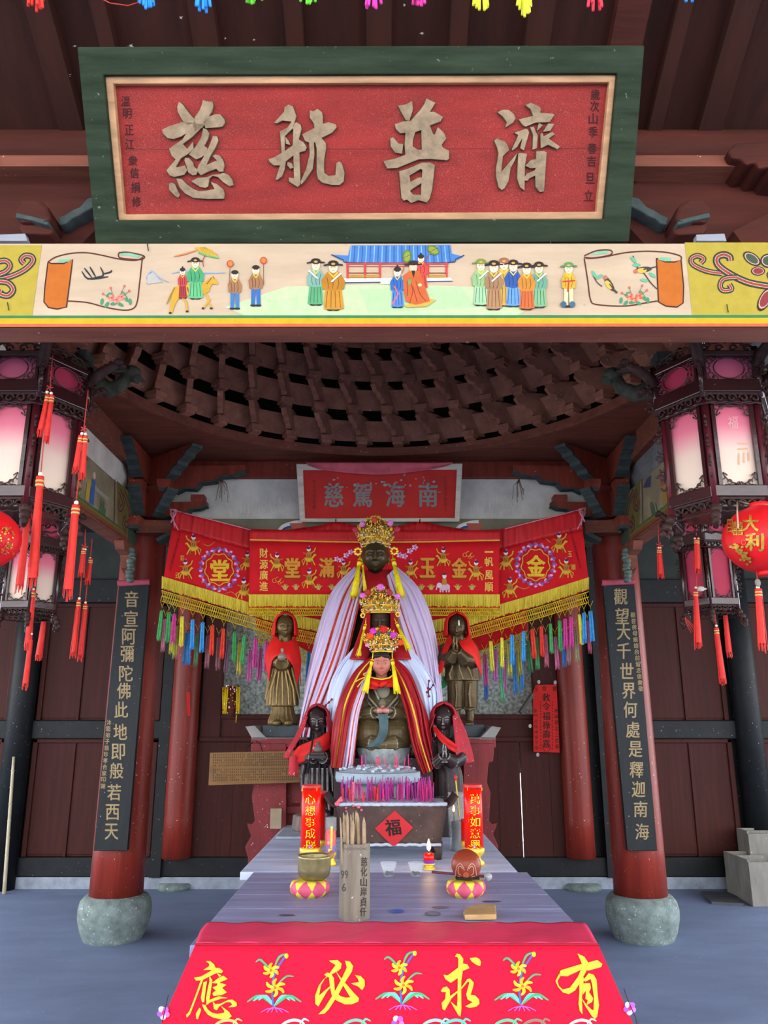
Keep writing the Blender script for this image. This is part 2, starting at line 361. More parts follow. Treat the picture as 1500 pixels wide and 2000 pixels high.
# outdoor ground behind the wall keeps daylight in the two cracks
# ------------------------------------------------------------------ columns
def column(x, y, r0, r1, h, label, base=None):
    t = thing('temple_column', (x, y, 0), label, 'column', None, 'thing')
    m = MB(); m.lathe([(r0, .0 if not base else .27)] + [(r0 + (r1 - r0) * k, .27 + (h - .27) * k) for k in (.1, .3, .5, .7, .9, 1)], (x, y, 0), 40)
    m.build('shaft', redcol, t)
    if base:
        m = MB(); m.lathe(base, (x, y, 0), 40)
        m.build('stone_base', stone, t)
    return t
drum = [(.2, -.01), (.205, 0), (.235, .06), (.255, .14), (.258, .2), (.245, .255), (.22, .285), (.185, .295)]
xl, xr = -1.945, 1.865
column(xl, 6.25, .19, .168, 3.62, 'thick red column on drum stone with couplet board starting with sound', drum)
column(xr, 6.25, .19, .168, 3.62, 'thick red column on drum stone with couplet board starting with behold', drum)
flatb = [(.17, 0), (.17, .03), (.15, .05)]
column(-1.95, yw - .02, .135, .13, 3.5, 'slimmer red column against back wall beside the hanging scripture board', [(.15, 0), (.15, .03), (.136, .05)])
column(1.85, yw - .02, .135, .13, 3.5, 'slimmer red column against back wall beside the red paper charm', [(.17, 0), (.17, .03), (.136, .05)])
# ------------------------------------------------------------------ bay ceiling with round opening
cx, cy, RR, zc = -.03, 4.22, 1.83, 3.57
x0, x1, y0, y1 = -2.05, 1.98, 2.62, 6.34
sq = [(x0, y0), (x1, y0), (x1, y1), (x0, y1)]
hole = [(cx + RR * cos(a), min(max(cy + RR * sin(a), y0 + .01), y1)) for a in [2 * pi * k / 96 for k in range(96)]]
m = MB(); m.prism([sq, hole], lambda a, b, h: V((a, b, zc + .02 + h)), .05)
m.build('spandrel_board', brown, None, 'red brown spandrel boards around the round ceiling opening', 'ceiling board', None, 'thing')
cais = thing('caisson_dome', (cx, cy, zc), 'round stepped timber caisson dome of carved brackets overhead', 'dome', None, 'thing')
m = MB(); n = 96
for (ra, rb, za, zb_) in ((RR, RR - .035, zc, zc + .07),):
    pr = [(ra, za), (ra, zb_), (rb, zb_), (rb, za), (ra, za)]
    m.grid(lambda u, v: V((cx + pr[round(v * 4)][0] * cos(radians(-48 + 276 * u)), cy + pr[round(v * 4)][0] * sin(radians(-48 + 276 * u)), pr[round(v * 4)][1])), 90, 4, 0, False)
m.build('rim', brown, cais)
rows = [(1.76, 3.645), (1.64, 3.865), (1.52, 4.065), (1.39, 4.29), (1.25, 4.5)]
NB = 38
def bracket(R, z, a):
    m = MB(); c, s_ = cos(a), sin(a); o = V((cx + R * c, cy + R * s_, z)); inn = V((-c, -s_, 0)); tan = V((-s_, c, 0))
    sk = radians(34); d = inn * cos(sk) + tan * sin(sk); nrm = d.cross(V((0, 0, 1)))
    prof = [(-.1, .0), (.03, .0), (.05, .03), (.085, .032), (.1, .065), (.14, .07), (.155, .1), (.195, .11), (.225, .15), (.21, .19), (.02, .205), (-.1, .2)]
    m.prism([(p[0], p[1]) for p in prof], lambda x, y, h: o + d * (x - .03) + V((0, 0, y + .035)) + nrm * (h - .021), .042)
    rot = Matrix.Rotation(a, 3, 'Z')
    m.box(o + inn * .0 + V((0, 0, .035)), (.11, .1, .035), 0, rot); m.box(o + V((0, 0, .008)), (.08, .075, .03), 0, rot)
    return m
cnt = 0; rest = MB()
for ri, (R, z) in enumerate(rows):
    bm_ = MB(); k0, k1 = radians(-14), radians(194); nn = 80
    def ring(u, v, R=R, z=z):
        a = k0 + (k1 - k0) * u; rr = R + .07 - .07 * v
        return V((cx + rr * cos(a), cy + rr * sin(a), z + .055 + .15 * v))
    bm_.grid(ring, nn, 1, 0, False)
    bm_.build('ring_board', dome, cais, solid=.02)
    off = ri * .5 * 2 * pi / NB * .6
    for k in range(NB):
        a = 2 * pi * k / NB + off
        if -.25 < ((a + pi / 2) % (2 * pi)) - pi / 2 < pi + .25:
            b_ = bracket(R, z, a)
            if cnt < 96: b_.build('bracket_arm', dome, cais); cnt += 1
            else: rest.merge(b_)
rest.build('bracket_arms_above', dome, cais, kind='stuff')
m = MB(); m.lathe([(1.1, 4.64), (.1, 4.7)], (cx, cy, 0), 40); m.build('dome_cap', dome, cais)
pr = [(1.98, 3.66), (1.9, 4.2), (1.6, 4.8)]
m = MB(); m.grid(lambda u, v: V((cx + pr[round(v * 2)][0] * cos(radians(-30 + 240 * u)), cy + pr[round(v * 2)][0] * sin(radians(-30 + 240 * u)), pr[round(v * 2)][1])), 40, 2, 0, False); m.build('shell', dark, cais)
# ------------------------------------------------------------------ lintel and plaster between the front columns
ym = 6.2
m = MB(); m.bb((-1.8, ym, zat(934, ym)), (1.72, ym + .14, zc + .02)); m.build('lintel_beam', red, None, 'red lintel beam between the columns above the small plaque', 'beam', None, 'thing', bevel=.01)
m = MB(); m.bb((-1.8, ym + .03, zat(1014, ym)), (1.72, ym + .1, zat(934, ym))); m.build('plaster_panel', plaster, None, 'grey streaky plaster panel behind the small red plaque', 'panel', None, 'thing')
pb = thing('painted_lintel', (0, ym, zat(1060, ym)), 'faded painted lintel mostly hidden by the red banners', 'beam', None, 'thing')
m = MB(); m.bb((-1.8, ym - .01, zat(1062, ym)), (1.72, ym + .13, zat(1014, ym))); m.build('board', mat('faded_lintel', '#7d7a66', .85, var=.2), pb)
pt = Paint(planar((V((0, ym - .012, 0)), V((0, -1, 0)))))
for x in (560, 905): pt.line([(x - 20, 1050), (x - 8, 1030), (x + 14, 1022), (x + 30, 1020)], 9, '#e8e4da', sm=4).line([(x - 16, 1050), (x - 4, 1032), (x + 30, 1024)], 4, '#31509a', sm=4).poly([(x + 5, 1022), (x + 40, 1022), (x + 22, 1050)], '#b8604e')
pt.build('painting', pb)
# ================================================================== large plaque
pa, pb_ = P(705, 476, 2.57), P(705, 97, 2.25)
pu = (pb_ - pa).normalized(); pn = pu.cross(V((1, 0, 0))).normalized()
if pn.y > 0: pn = -pn
PQ = (pa, pn); fq = planar(PQ)
o4 = [(160, 99), (1251, 96), (1222, 474), (195, 478)]; i4 = [(210, 153), (1199, 150), (1173, 430), (236, 432)]; f4 = [(226, 168), (1186, 165), (1161, 415), (247, 420)]
plq = thing('name_plaque', pa, 'large leaning red plaque with four gilt characters in a dark green frame', 'plaque')
MB().prism([o4, i4], lambda x, y, h: fq(x, y, h - .03), .075).build('frame', mat('dark_green_frame', '#2a3426', .85, var=.35, scale=9, st=(.4, 3, 3), bump=.25, col2='#3a4c3c', amt=.4, fine=.1, fcol='#6f7268', spec=.1), plq, bevel=.004)
MB().prism([i4, f4], lambda x, y, h: fq(x, y, h - .03), .058).build('moulding', mat('worn_gilt_moulding', '#a8805c', .6, var=.3, scale=14, st=(.4, 2, 2), bump=.2, col2='#6c4a34', amt=.4), plq, bevel=.004)
fld = mat('crackled_red_field', '#7e1d18', .7, var=.25, scale=7, st=(.5, 2, 2), bump=.12, col2='#92302a', amt=.5, fine=.1, fcol='#9a4a42', crack=170)
field = MB().prism([f4], lambda x, y, h: fq(x, y, h - .03), .032).build('field', fld, plq)
pt = Paint(fq, .0028, .00002)
for a, b in (((232, 292), (1180, 290)),): pt.line([a, b], 1.2, '#6d2624')
gilt = mat('worn_gilt_characters', '#88745a', .6, var=.35, scale=22, bump=.3, col2='#a89274', amt=.4, fine=.15, fcol='#6d5a3c')
GL4 = [((310, 190, .10667), ['390,100 460,150 520,240 600,340 660,400 700,480 560,520 480,480 420,380 365,280 360,180', '825,70 900,95 1000,100 1015,170 980,290 900,420 840,540 680,640 640,520 680,380 770,250 810,150', '80,610 200,550 450,470 660,480 850,520 820,570 550,660 430,730 290,780 180,760 100,680', '840,480 930,370 1050,330 1140,330 1210,410 1225,480 1180,550 1080,565 870,580',
 '540,650 800,570 640,730 460,870 540,960 640,830 655,960 580,1030 540,1060 420,1130 330,1290 370,1290 500,1260 540,1350 480,1430 300,1470 220,1440 160,1350 230,1270 330,1150 260,1090 210,960 300,890 450,790', '830,580 890,600 940,680 920,770 850,900 910,950 870,1060 800,1110 700,1150 640,1110 570,1060 640,980 720,880 800,740', '1010,720 1080,730 1105,800 1060,920 960,1090 890,1250 1010,1200 1080,1170 1000,1090 1050,1060 1130,1080 1190,1160 1215,1260 1190,1370 1120,1375 1070,1320 900,1380 790,1440 740,1390 720,1330 750,1250 830,1120 930,930',
 '500,1120 570,1125 640,1200 660,1280 740,1350 700,1430 640,1440 560,1390 520,1250 490,1170', '210,1590 260,1570 310,1600 400,1800 370,1845 310,1810 210,1700', '340,1500 430,1505 530,1600 650,1690 760,1730 890,1720 1040,1690 970,1560 1080,1600 1190,1690 1215,1760 1205,1865 900,1870 650,1850 500,1770 400,1660', '610,1550 740,1485 900,1475 1000,1430 1120,1420 1200,1395 1290,1430 1360,1520 1380,1620 1310,1640 1190,1560 1100,1470 1000,1450 940,1500 920,1640 870,1670 770,1650']),
 ((515, 195, .11333), ['190,410 360,220 370,140 440,100 510,130 570,300 540,390 520,500 440,570 370,640 370,900 320,930 290,560 420,490 490,390 330,370 240,420', '520,430 570,400 640,440 660,510 610,700 690,740 750,830 720,890 620,920 640,1400 630,1480 590,1510 450,1420 440,1350 530,1360 520,970 390,1070 370,1200 320,1330 240,1390 215,1380 290,1140 180,1140 110,1080 95,1030 180,1010 350,910 510,800', '380,650 440,720 465,790 390,770', '420,1080 500,1110 520,1180 470,1200 415,1140',
 '800,200 870,215 930,170 1010,230 1025,330 1020,430 1120,400 1250,440 1260,490 1180,580 1000,670 1075,760 1080,850 1050,1000 1040,1180 1050,1270 1120,1320 1240,1310 1260,1100 1310,1075 1350,1110 1395,1260 1380,1420 1310,1475 1180,1475 1020,1440 940,1370 920,1250 920,850 890,740 870,760 880,950 850,1200 720,1400 650,1470 640,1430 740,1200 800,950 790,750 720,720 670,610 880,500 870,420 800,320']),
 ((740, 185, .11), ['340,210 460,195 590,130 600,280 540,480 480,470 400,330', '840,85 1000,160 900,320 980,320 1130,410 1090,490 900,560 960,720 990,720 1040,590 1150,690 1190,790 1110,900 1130,950 1240,1010 1240,1150 1200,1175 900,1150 700,1160 520,1230 330,1310 150,1320 80,1190 280,1150 470,1080 455,900 470,690 380,700 300,620 285,540 430,490 560,480 730,290 800,190|640,680 750,640 760,990 690,990 600,930 600,820', '200,790 250,770 350,880 430,890 410,1060 290,1040 210,930',
 '360,1370 500,1330 760,1220 900,1215 990,1260 940,1700 900,1850 850,1920 700,1880 570,1930 500,1870 440,1890 400,1840 380,1600|540,1450 730,1330 770,1340 760,1480 700,1480 560,1560|580,1690 750,1580 745,1790 600,1780 550,1720']),
 ((955, 195, .1), ['160,260 260,210 370,215 470,290 505,380 460,460 310,555 340,450 270,350', '700,120 800,75 970,150 1000,190 980,270 1240,290 1255,320 1170,450 900,460 700,540 650,510 570,400 850,330 800,200', '480,660 700,580 750,600 770,660 700,900 670,1000 600,960 640,760 540,930 450,1000 430,990 520,800 560,700', '790,550 860,540 900,640 940,720 920,960 840,985 850,700', '960,470 1040,510 920,630', '1140,480 1260,490 1180,620 1040,640', '990,680 1030,660 1050,730 1220,640 1270,690 1150,770 1370,930 1320,980 1140,890 1000,960',
 '90,810 140,770 300,830 360,920 380,1000 260,1110 230,1420 400,1220 540,1050 500,1180 410,1350 370,1600 290,1740 240,1770 180,1720 130,1500 130,1350 180,1060 150,940', '560,1060 600,1050 730,1070 690,1280 680,1780 600,1720 540,1550', '910,1020 1050,1010 1110,1040 1060,1800 980,1810 900,1710 890,1490 780,1540 740,1590 690,1590 680,1530 720,1460 880,1390 905,1340 800,1350 700,1300 800,1190 910,1170'])]
def traced(st, tr): return [[(tr[0] + float(a.split(',')[0]) * tr[2], tr[1] + float(a.split(',')[1]) * tr[2]) for a in l.split()] for l in st.split('|')]
for tr, sts in GL4:
    m = MB()
    for st in sts:
        lp = traced(st, tr)
        for l in lp: pt.line(l + l[:2], 3.2, '#4f3426')
        m.prism(lp, lambda x, y, h: fq(x, y, h + .003), .012)
    m.build('character', gilt, plq)
for ch, x, y in zip('溫明正江衆信捐修', (246, 249, 253, 254, 260, 263, 265, 267), (198, 222, 254, 282, 314, 338, 366, 394)): pt.text(ch, (x, y, 17, 20), '#3a1614', .02)
for ch, x, y in zip('歲次山季春吉旦立', (1162, 1161, 1158, 1158, 1156, 1155, 1152, 1149), (185, 208, 232, 258, 290, 315, 348, 382)): pt.text(ch, (x, y, 17, 21), '#3a1614', .02)
pt.build('inscription', plq)
# ================================================================== painted front beam
bf = 2.47
zt_, zl_ = zat(476, bf), zat(638, bf)
beam = thing('painted_beam', (0, bf, zl_), 'long front beam painted with court figures between two unrolled scrolls', 'beam', None, 'thing')
m = MB(); m.bb((-2.3, bf, zl_ + .012), (2.25, bf + .115, zt_)); m.bar((-2.3, bf + .062, zl_ + .006), (2.25, bf + .062, zl_ + .006), .106, .014, 1)
m.build('timber', [mat('cream_painted_board', '#b09a80', .8, var=.12, scale=6, st=(.4, 2, 2), bump=.1, col2='#bcab92', amt=.5, fine=.1, fcol='#9a8468'), brown], beam)
fb = planar((V((0, bf, 0)), V((0, -1, 0)))); pt = Paint(fb, .001, .00001)
ye, gr_, dk = '#b3921a', '#2f6d42', '#2d2420'
pt.poly([(-300, 479), (82, 479), (63, 618), (-300, 618)], '#9e8b32'); pt.poly([(1337, 474), (1800, 474), (1800, 617), (1352, 616)], '#9e8b32')
pt.poly([(440, 600), (560, 560), (760, 555), (900, 560), (1000, 560), (1060, 585), (1010, 616), (480, 617)], '#a9b98c')
pt.poly([(700, 565), (900, 560), (930, 600), (720, 612)], '#9db488'); pt.poly([(520, 585), (640, 575), (640, 610), (520, 612)], '#a5b88c')
pt.poly([(-300, 617), (1800, 615), (1800, 621), (-300, 622)], gr_); pt.poly([(-300, 622), (1800, 621), (1800, 633), (-300, 634)], ye); pt.poly([(-300, 633), (1800, 632), (1800, 638), (-300, 639)], '#b0573a')
# scrolls
def scrollpic(fx, roll, top, inner):
    pt.poly([(fx(x), y) for x, y in roll], '#a85a1c'); pt.line([(fx(x), y) for x, y in roll + roll[:1]], 2.6, '#3c1f1a')
    for l in top: pt.line([(fx(x), y) for x, y in l], 2.6, '#51261f', sm=4)
I = lambda x: x; MR = lambda x: 1420 - x
rl = [(94, 512), (100, 515), (125, 515), (142, 507), (138, 540), (130, 600), (112, 604), (95, 601), (86, 590), (88, 560)]
tp = [[(94, 512), (110, 502), (140, 495), (170, 494), (200, 499), (232, 506), (262, 509), (276, 505), (281, 500)], [(278, 506), (272, 560), (268, 590), (260, 603), (240, 606), (205, 600), (170, 591), (131, 588)], [(232, 494), (250, 493), (281, 500), (276, 507), (250, 506), (233, 503), (232, 494)]]
scrollpic(I, rl, tp, 0)
rr_ = [(1282, 505), (1300, 512), (1318, 512), (1330, 508), (1335, 560), (1334, 592), (1322, 600), (1300, 598), (1286, 590), (1284, 550)]
tr_ = [[(1330, 508), (1328, 500), (1300, 493), (1260, 491), (1220, 494), (1180, 502), (1150, 505), (1141, 502)], [(1141, 505), (1148, 550), (1153, 585), (1165, 595), (1220, 598), (1260, 592), (1284, 588)], [(1141, 500), (1165, 490), (1192, 489), (1192, 498), (1160, 504), (1141, 503)]]
scrollpic(I, rr_, tr_, 0)
for q in ([(234, 495), (252, 494), (277, 500), (270, 504), (252, 499), (236, 499)], [(112, 513), (116, 507), (138, 506), (136, 511)], [(1150, 499), (1170, 491), (1190, 490), (1188, 495), (1170, 497)], [(1284, 507), (1290, 503), (1310, 504), (1310, 510), (1300, 511)]): pt.poly(q, '#6aa583')
def flowers(x, y, c, s=1):
    for dx, dy in ((-28, 8), (-14, -6), (-4, 12), (10, 14), (22, 2), (30, 8), (-18, 14), (16, -8)): pt.ell(x + dx * s, y + dy * s, 7 * s, 3.6 * s, '#3f7a58', a=dx * .05)
    for dx, dy in ((-8, 0), (12, -2), (2, 4)):
        for k in range(6): pt.ell(x + (dx + 5 * cos(k * 1.05)) * s, y + (dy + 4 * sin(k * 1.05)) * s, 4 * s, 2.6 * s, c if k % 2 else '#d98274', a=k)
        pt.ell(x + dx * s, y + dy * s, 2.2 * s, 1.6 * s, '#a83a30')
    for dx, dy in ((-26, -8), (-10, -20), (18, -24), (28, -14)): pt.ell(x + dx * s, y + dy * s, 2.6 * s, 3 * s, '#c0564c'); pt.line([(x + dx * s, y + dy * s), (x + dx * .4 * s, y)], 1, '#5c6b48')
flowers(226, 582, '#cf6a5c', .95); flowers(1238, 580, '#d9582e', .9)
for l in ([(160, 530), (172, 545), (196, 540)], [(165, 524), (180, 543)], [(176, 522), (188, 543)], [(196, 522), (202, 538), (184, 544)], [(200, 536), (216, 532), (218, 528)], [(178, 546), (212, 541)]): pt.line(l, 3.4, '#2b2a2b', True, 3)
pt.line([(1158, 538), (1166, 552), (1176, 560)], 2, '#5a3a2e', sm=3).line([(1236, 500), (1244, 522), (1258, 535), (1270, 552), (1283, 565)], 2.2, '#4a332c', sm=3).line([(1190, 558), (1206, 572)], 2, '#4a332c')
for x, y, a in ((1160, 536, 1), (1170, 541, -.5), (1237, 508, .8), (1243, 518, 0), (1274, 538, .6), (1258, 548, .2)): pt.ell(x, y, 8, 3.4, '#5c9a7a', a=a)
for x, y, a in ((1190, 555, 1.0), (1256, 527, -.1)):
    pt.ell(x, y, 17, 5.5, '#3d3a33', a=a).ell(x - 3 * cos(a), y + 2, 10, 5, '#c59a3c', a=a).ell(x - 15 * cos(a), y - 15 * sin(a) + (2 if a < 0 else 0), 4.5, 4, '#a8604e').line([(x, y), (x + 26 * cos(a), y + 26 * sin(a) - 3)], 3, '#3d3a33', True)
pt.build('scroll_painting', beam); pt = Paint(fb, pt.o, .00001)
# curls on the yellow ends
def curl(pts, w_, c1='#39432f', c2='#8d3a34'):
    pt.line(pts, w_, dk, sm=5); pt.line(pts, w_ * .74, c1, sm=5); pt.line(pts, w_ * .46, '#c9b09c', sm=5); pt.line(pts, w_ * .34, c2, sm=5)
curl([(-10, 548), (20, 541), (48, 528), (64, 512), (62, 502), (50, 500), (42, 508), (48, 515)], 12); curl([(-14, 540), (10, 532), (20, 520), (12, 510), (-6, 512)], 12); curl([(-14, 550), (14, 552), (26, 566), (16, 578), (0, 574), (2, 566)], 13); pt.ell(-14, 560, 10, 20, '#39432f')
pt.build('curl_painting', beam); pt = Paint(fb, pt.o, .00001)
curl([(1410, 535), (1380, 530), (1354, 518), (1350, 506), (1362, 500), (1374, 506), (1368, 514)], 11); curl([(1500, 560), (1460, 552), (1424, 535), (1402, 518), (1400, 504), (1412, 498), (1424, 502), (1426, 510)], 14); curl([(1440, 542), (1414, 545), (1406, 558), (1412, 568), (1428, 566), (1424, 556)], 11)
for x, y, rx, ry, a in ((1468, 506, 20, 11, .6), (1480, 530, 14, 9, 0), (1500, 510, 16, 14, 0), (1494, 585, 12, 26, .5), (1510, 540, 14, 10, .4)): pt.ell(x, y, rx, ry, dk, a=a).ell(x, y, rx * .82, ry * .8, '#b98f84', a=a).ell(x, y, rx * .7, ry * .66, '#7c2f30' if y > 520 else '#3c4a36', a=a)
pt.build('curl_painting', beam); pt = Paint(fb, pt.o, .00001)
# figures
def fig(x, t, h, up, lo, hat='#2b2522', face='#d9b79c', board=False, hw=1.0, fl=1, skirt=True, arms=True):
    s = h / 84; w_ = 17 * s * hw; b = t + h
    X = lambda k: x + k * fl
    for k in (-5, 5): pt.ell(X(k * s), b - 1.5, 6 * s, 2.4 * s, '#2a2320')
    if skirt: pt.poly([(X(-w_ * .62), t + h * .52), (X(w_ * .62), t + h * .52), (X(w_ * .85), b - 3), (X(w_ * .2), b - 1), (X(-w_ * .75), b - 2)], lo)
    else:
        for k in (-1, 1): pt.poly([(X(k * w_ * .55), t + h * .5), (X(0), t + h * .5), (X(k * w_ * .12), b - 3), (X(k * w_ * .6), b - 3)], lo)
    pt.poly([(X(-w_ * .45), t + h * .24), (X(w_ * .45), t + h * .24), (X(w_ * .95), t + h * .42), (X(w_ * .85), t + h * .58), (X(0), t + h * .62), (X(-w_ * .85), t + h * .58), (X(-w_ * .95), t + h * .4)], up)
    d_ = tuple(.55 * c for c in [int(up[i:i + 2], 16) / 255 for i in (1, 3, 5)]); dh = '#%02x%02x%02x' % tuple(int(255 * c) for c in d_)
    for k in (-.5, -.1, .35): pt.line([(X(w_ * k), t + h * .34), (X(w_ * (k + .1)), t + h * .48), (X(w_ * k * .8), t + h * .57)], 1.1, dh, sm=3)
    for k in (-.45, -.15, .15, .45):
        if skirt: pt.line([(X(w_ * k), t + h * .62), (X(w_ * k * 1.3), b - 5)], 1.1, dh)
    pt.line([(X(-w_ * .35), t + h * .25), (X(0), t + h * .34), (X(w_ * .35), t + h * .25)], 2.4 * s, '#cfa93c')
    pt.ell(x, t + h * .16, 7.4 * s, 8.6 * s, face)
    if hat == 'ball': pt.ell(x, t + h * .09, 7.5 * s, 5 * s, '#2b2522').ell(x, t + h * .02, 2.5 * s, 3 * s, '#2b2522')
    elif hat == 'none': pt.ell(x, t + h * .1, 7.5 * s, 4.5 * s, '#2b2522')
    else: pt.ell(x, t + h * .07, 9 * s, 5.4 * s, hat).line([(x - 16 * s, t + h * .11), (x - 9 * s, t + h * .09), (x + 9 * s, t + h * .09), (x + 16 * s, t + h * .1)], 2.6 * s, hat).ell(x, t + h * .08, 3.4 * s, 2 * s, '#b58a3c')
    for k in (-2.6, 2.6): pt.line([(x + k * s - 1.2 * s, t + h * .15), (x + k * s + 1.2 * s, t + h * .15)], .9, '#3a2a24')
    pt.line([(x - 1.4 * s, t + h * .21), (x + 1.4 * s, t + h * .21)], .9, '#a04a3c')
    if board: pt.line([(X(-3 * s), t + h * .44), (X(13 * s), t + h * .27)], 3.2 * s, '#e6dccb').line([(X(-3 * s), t + h * .46), (X(13 * s), t + h * .29)], .8, '#5a4a3c')
pt.build('figure_painting', beam); pt = Paint(fb, pt.o, .00001)
# landscape and pavilion
for l in ([(285, 545), (296, 530), (308, 541), (330, 552)], [(286, 555), (300, 542), (318, 553)], [(335, 535), (360, 530), (400, 534), (440, 533)]): pt.line(l, 3, '#7d93aa', True, 3)
pt.poly([(288, 540), (298, 532), (316, 552), (288, 556)], '#a09c94')
pt.poly([(685, 480), (880, 479), (882, 496), (905, 502), (893, 508), (872, 514), (685, 514), (662, 507), (647, 498), (680, 500)], '#3f6da6')
for i in range(26): x = 686 + i * 7.6; pt.line([(x, 481), (x - 3 + i * .25, 513)], 1.6, '#29497a' if i % 2 else '#7ea3cf')
pt.line([(647, 498), (670, 508), (690, 514), (870, 514), (890, 507), (907, 499)], 2, '#24365c', sm=3)
pt.line([(676, 516), (876, 516)], 3, '#a83a34').line([(676, 521), (876, 521)], 1.4, '#a83a34')
for x in (679, 713, 742, 836, 872): pt.line([(x, 514), (x, 544)], 4.4, '#b03a36')
for x0, x1 in ((681, 712), (714, 741), (826, 836), (838, 871)): pt.line([(x0, 540), (x1, 540)], 5, '#a87a2e').line([(x0, 534), (x1, 534)], 1.5, '#7c3a2c')
pt.poly([(670, 545), (880, 543), (884, 549), (668, 552)], '#cfc6ba').line([(668, 553), (884, 550)], 1.5, '#3b4a70').poly([(745, 546), (770, 546), (766, 556), (742, 556)], '#b8b0a4')
pt.build('figure_painting', beam); pt = Paint(fb, pt.o, .00001)
# horse with rider
hs = '#b58a2c'
pt.ell(376, 566, 33, 13, hs, 20).poly([(394, 572), (392, 558), (410, 544), (417, 541), (420, 550), (412, 560), (408, 572)], hs).poly([(412, 543), (418, 542), (426, 552), (425, 557), (418, 556), (411, 551)], hs).poly([(344, 560), (362, 562), (358, 580), (346, 588), (340, 602), (337, 612), (331, 611), (334, 592), (337, 574)], hs)
pt.line([(352, 578), (364, 590), (366, 608)], 4, hs).line([(400, 574), (410, 586), (398, 602)], 3.6, hs).line([(404, 576), (408, 590), (413, 602)], 3.2, hs).line([(342, 562), (334, 578), (326, 595)], 4, '#8a6a22', True)
for x, y in ((333, 612), (366, 609), (397, 603), (413, 603)): pt.ell(x, y, 3, 2, '#2a2320')
pt.line([(414, 543), (404, 556)], 2, '#7a5a1e').line([(416, 540), (419, 546)], 1.5, '#7a5a1e').line([(366, 562), (372, 580), (390, 584), (396, 572)], 3, '#8d2f34')
fig(357, 522, 62, '#a83c3a', '#8d2f34', 'ball', hw=.8)
fig(382, 503, 82, '#3f8a5c', '#5aa06a', '#2b2522', hw=1.1)
pt.poly([(380, 484), (400, 483), (415, 490), (428, 504), (412, 502), (396, 497)], '#c98f2a')
for i in range(5): pt.line([(392 + i * 2, 484), (398 + i * 7, 500)], 1, '#5c7a3c')
pt.line([(388, 494), (404, 500), (428, 505)], 3, '#4f9a5c').line([(384, 490), (362, 497), (340, 502)], 3, '#bc6a34', True).line([(401, 500), (396, 510), (398, 522)], 1.6, '#8d2f34')
pt.build('figure_painting', beam); pt = Paint(fb, pt.o, .00001)
fig(459, 525, 80, '#8d6442', '#3a6a9a', 'none', hw=.9, skirt=False); fig(500, 515, 84, '#8d6442', '#2f5d9a', 'none', hw=.9, skirt=False)
for x, y, x2 in ((450, 516, 448), (515, 510, 515)): pt.line([(x, y), (x2, 558)], 1.3, '#7c4a34').ell(x, y, 6.8, 7, '#a8402c').ell(x, y, 4.6, 4.8, '#d96f34')
pt.build('figure_painting', beam); pt = Paint(fb, pt.o, .00001)
fig(617, 505, 92, '#6d9284', '#4f9060', '#2b2522', board=True, fl=-1); fig(651, 509, 98, '#a06a20', '#b07a28', '#2b2522', board=True, hw=1.25)
pt.build('figure_painting', beam); pt = Paint(fb, pt.o, .00001)
fig(822, 496, 70, '#b8403a', '#b8403a', 'ball', hw=1.1); fig(776, 520, 82, '#2f5d9a', '#4a72b0', 'ball', hw=.9)
for x, y, a, x2, y2 in ((795, 502, .5, 786, 534), (846, 490, -.7, 826, 514)): pt.line([(x, y), (x2, y2)], 1.6, '#8d4a34').ell(x, y, 13, 9, '#5a6a2a', a=a + 1.2).ell(x, y, 10, 6, '#7c8a34', a=a + 1.2).line([(x - 8, y + 4), (x + 8, y - 4)], 1, '#3c4a22')
pt.line([(770, 560), (778, 575), (766, 596)], 3, '#b85a6a')
pt.poly([(791, 597), (840, 585), (852, 587), (833, 600), (793, 602)], '#b8923c')
pt.poly([(787, 540), (800, 530), (818, 530), (826, 545), (828, 556), (840, 590), (812, 597), (792, 590), (788, 565)], '#b0562c')
for l in ([(800, 545), (806, 570), (800, 592)], [(812, 550), (820, 575), (832, 590)], [(795, 550), (796, 580)], [(806, 560), (815, 592)]): pt.line(l, 1.3, '#6d2c1c', sm=3)
pt.ell(807, 524, 8, 9, '#d0a888').ell(807, 515, 10, 5, '#2b2522').line([(790, 518), (824, 518)], 3, '#2b2522').poly([(803, 530), (811, 530), (808, 545)], '#2b2522').ell(800, 552, 3, 6, '#5c8a4c').ell(820, 558, 4, 3, '#d0a888')
pt.build('figure_painting', beam); pt = Paint(fb, pt.o, .00001)
for x, t, h, u, l, ha, b_ in ((939, 506, 92, '#7fa06c', '#8db088', '#6b7a3a', 1), (984, 504, 95, '#b08a3c', '#b08a3c', '#8d5a44', 0), (964, 509, 97, '#8d6a4c', '#9a7250', '#2b2522', 1), (1002, 508, 92, '#2f4d86', '#5a86b8', '#2b2522', 0), (1052, 512, 90, '#5c8a70', '#6f9a70', '#2b2522', 1), (1028, 514, 92, '#b0742c', '#b85a30', '#2b2522', 0)): fig(x, t, h, u, l, ha, board=bool(b_))
pt.build('figure_painting', beam); pt = Paint(fb, pt.o, .00001)
fig(1110, 513, 88, '#b8902c', '#c9b48c', '#4f7a4c', hw=.85, skirt=False); pt.line([(1098, 552), (1122, 550)], 3, '#a8382e').line([(1110, 552), (1108, 572)], 3, '#a8382e')
for x in (1100, 1117): pt.ell(x, 596, 6, 6, '#3c5a6a')
for x, y in ((290, 484), (1074, 470), (18, 600), (1420, 604)): pt.line([(x - 2, y - 8), (x + 1, y + 8)], 2, '#2c2420')
pt.build('figure_painting', beam)
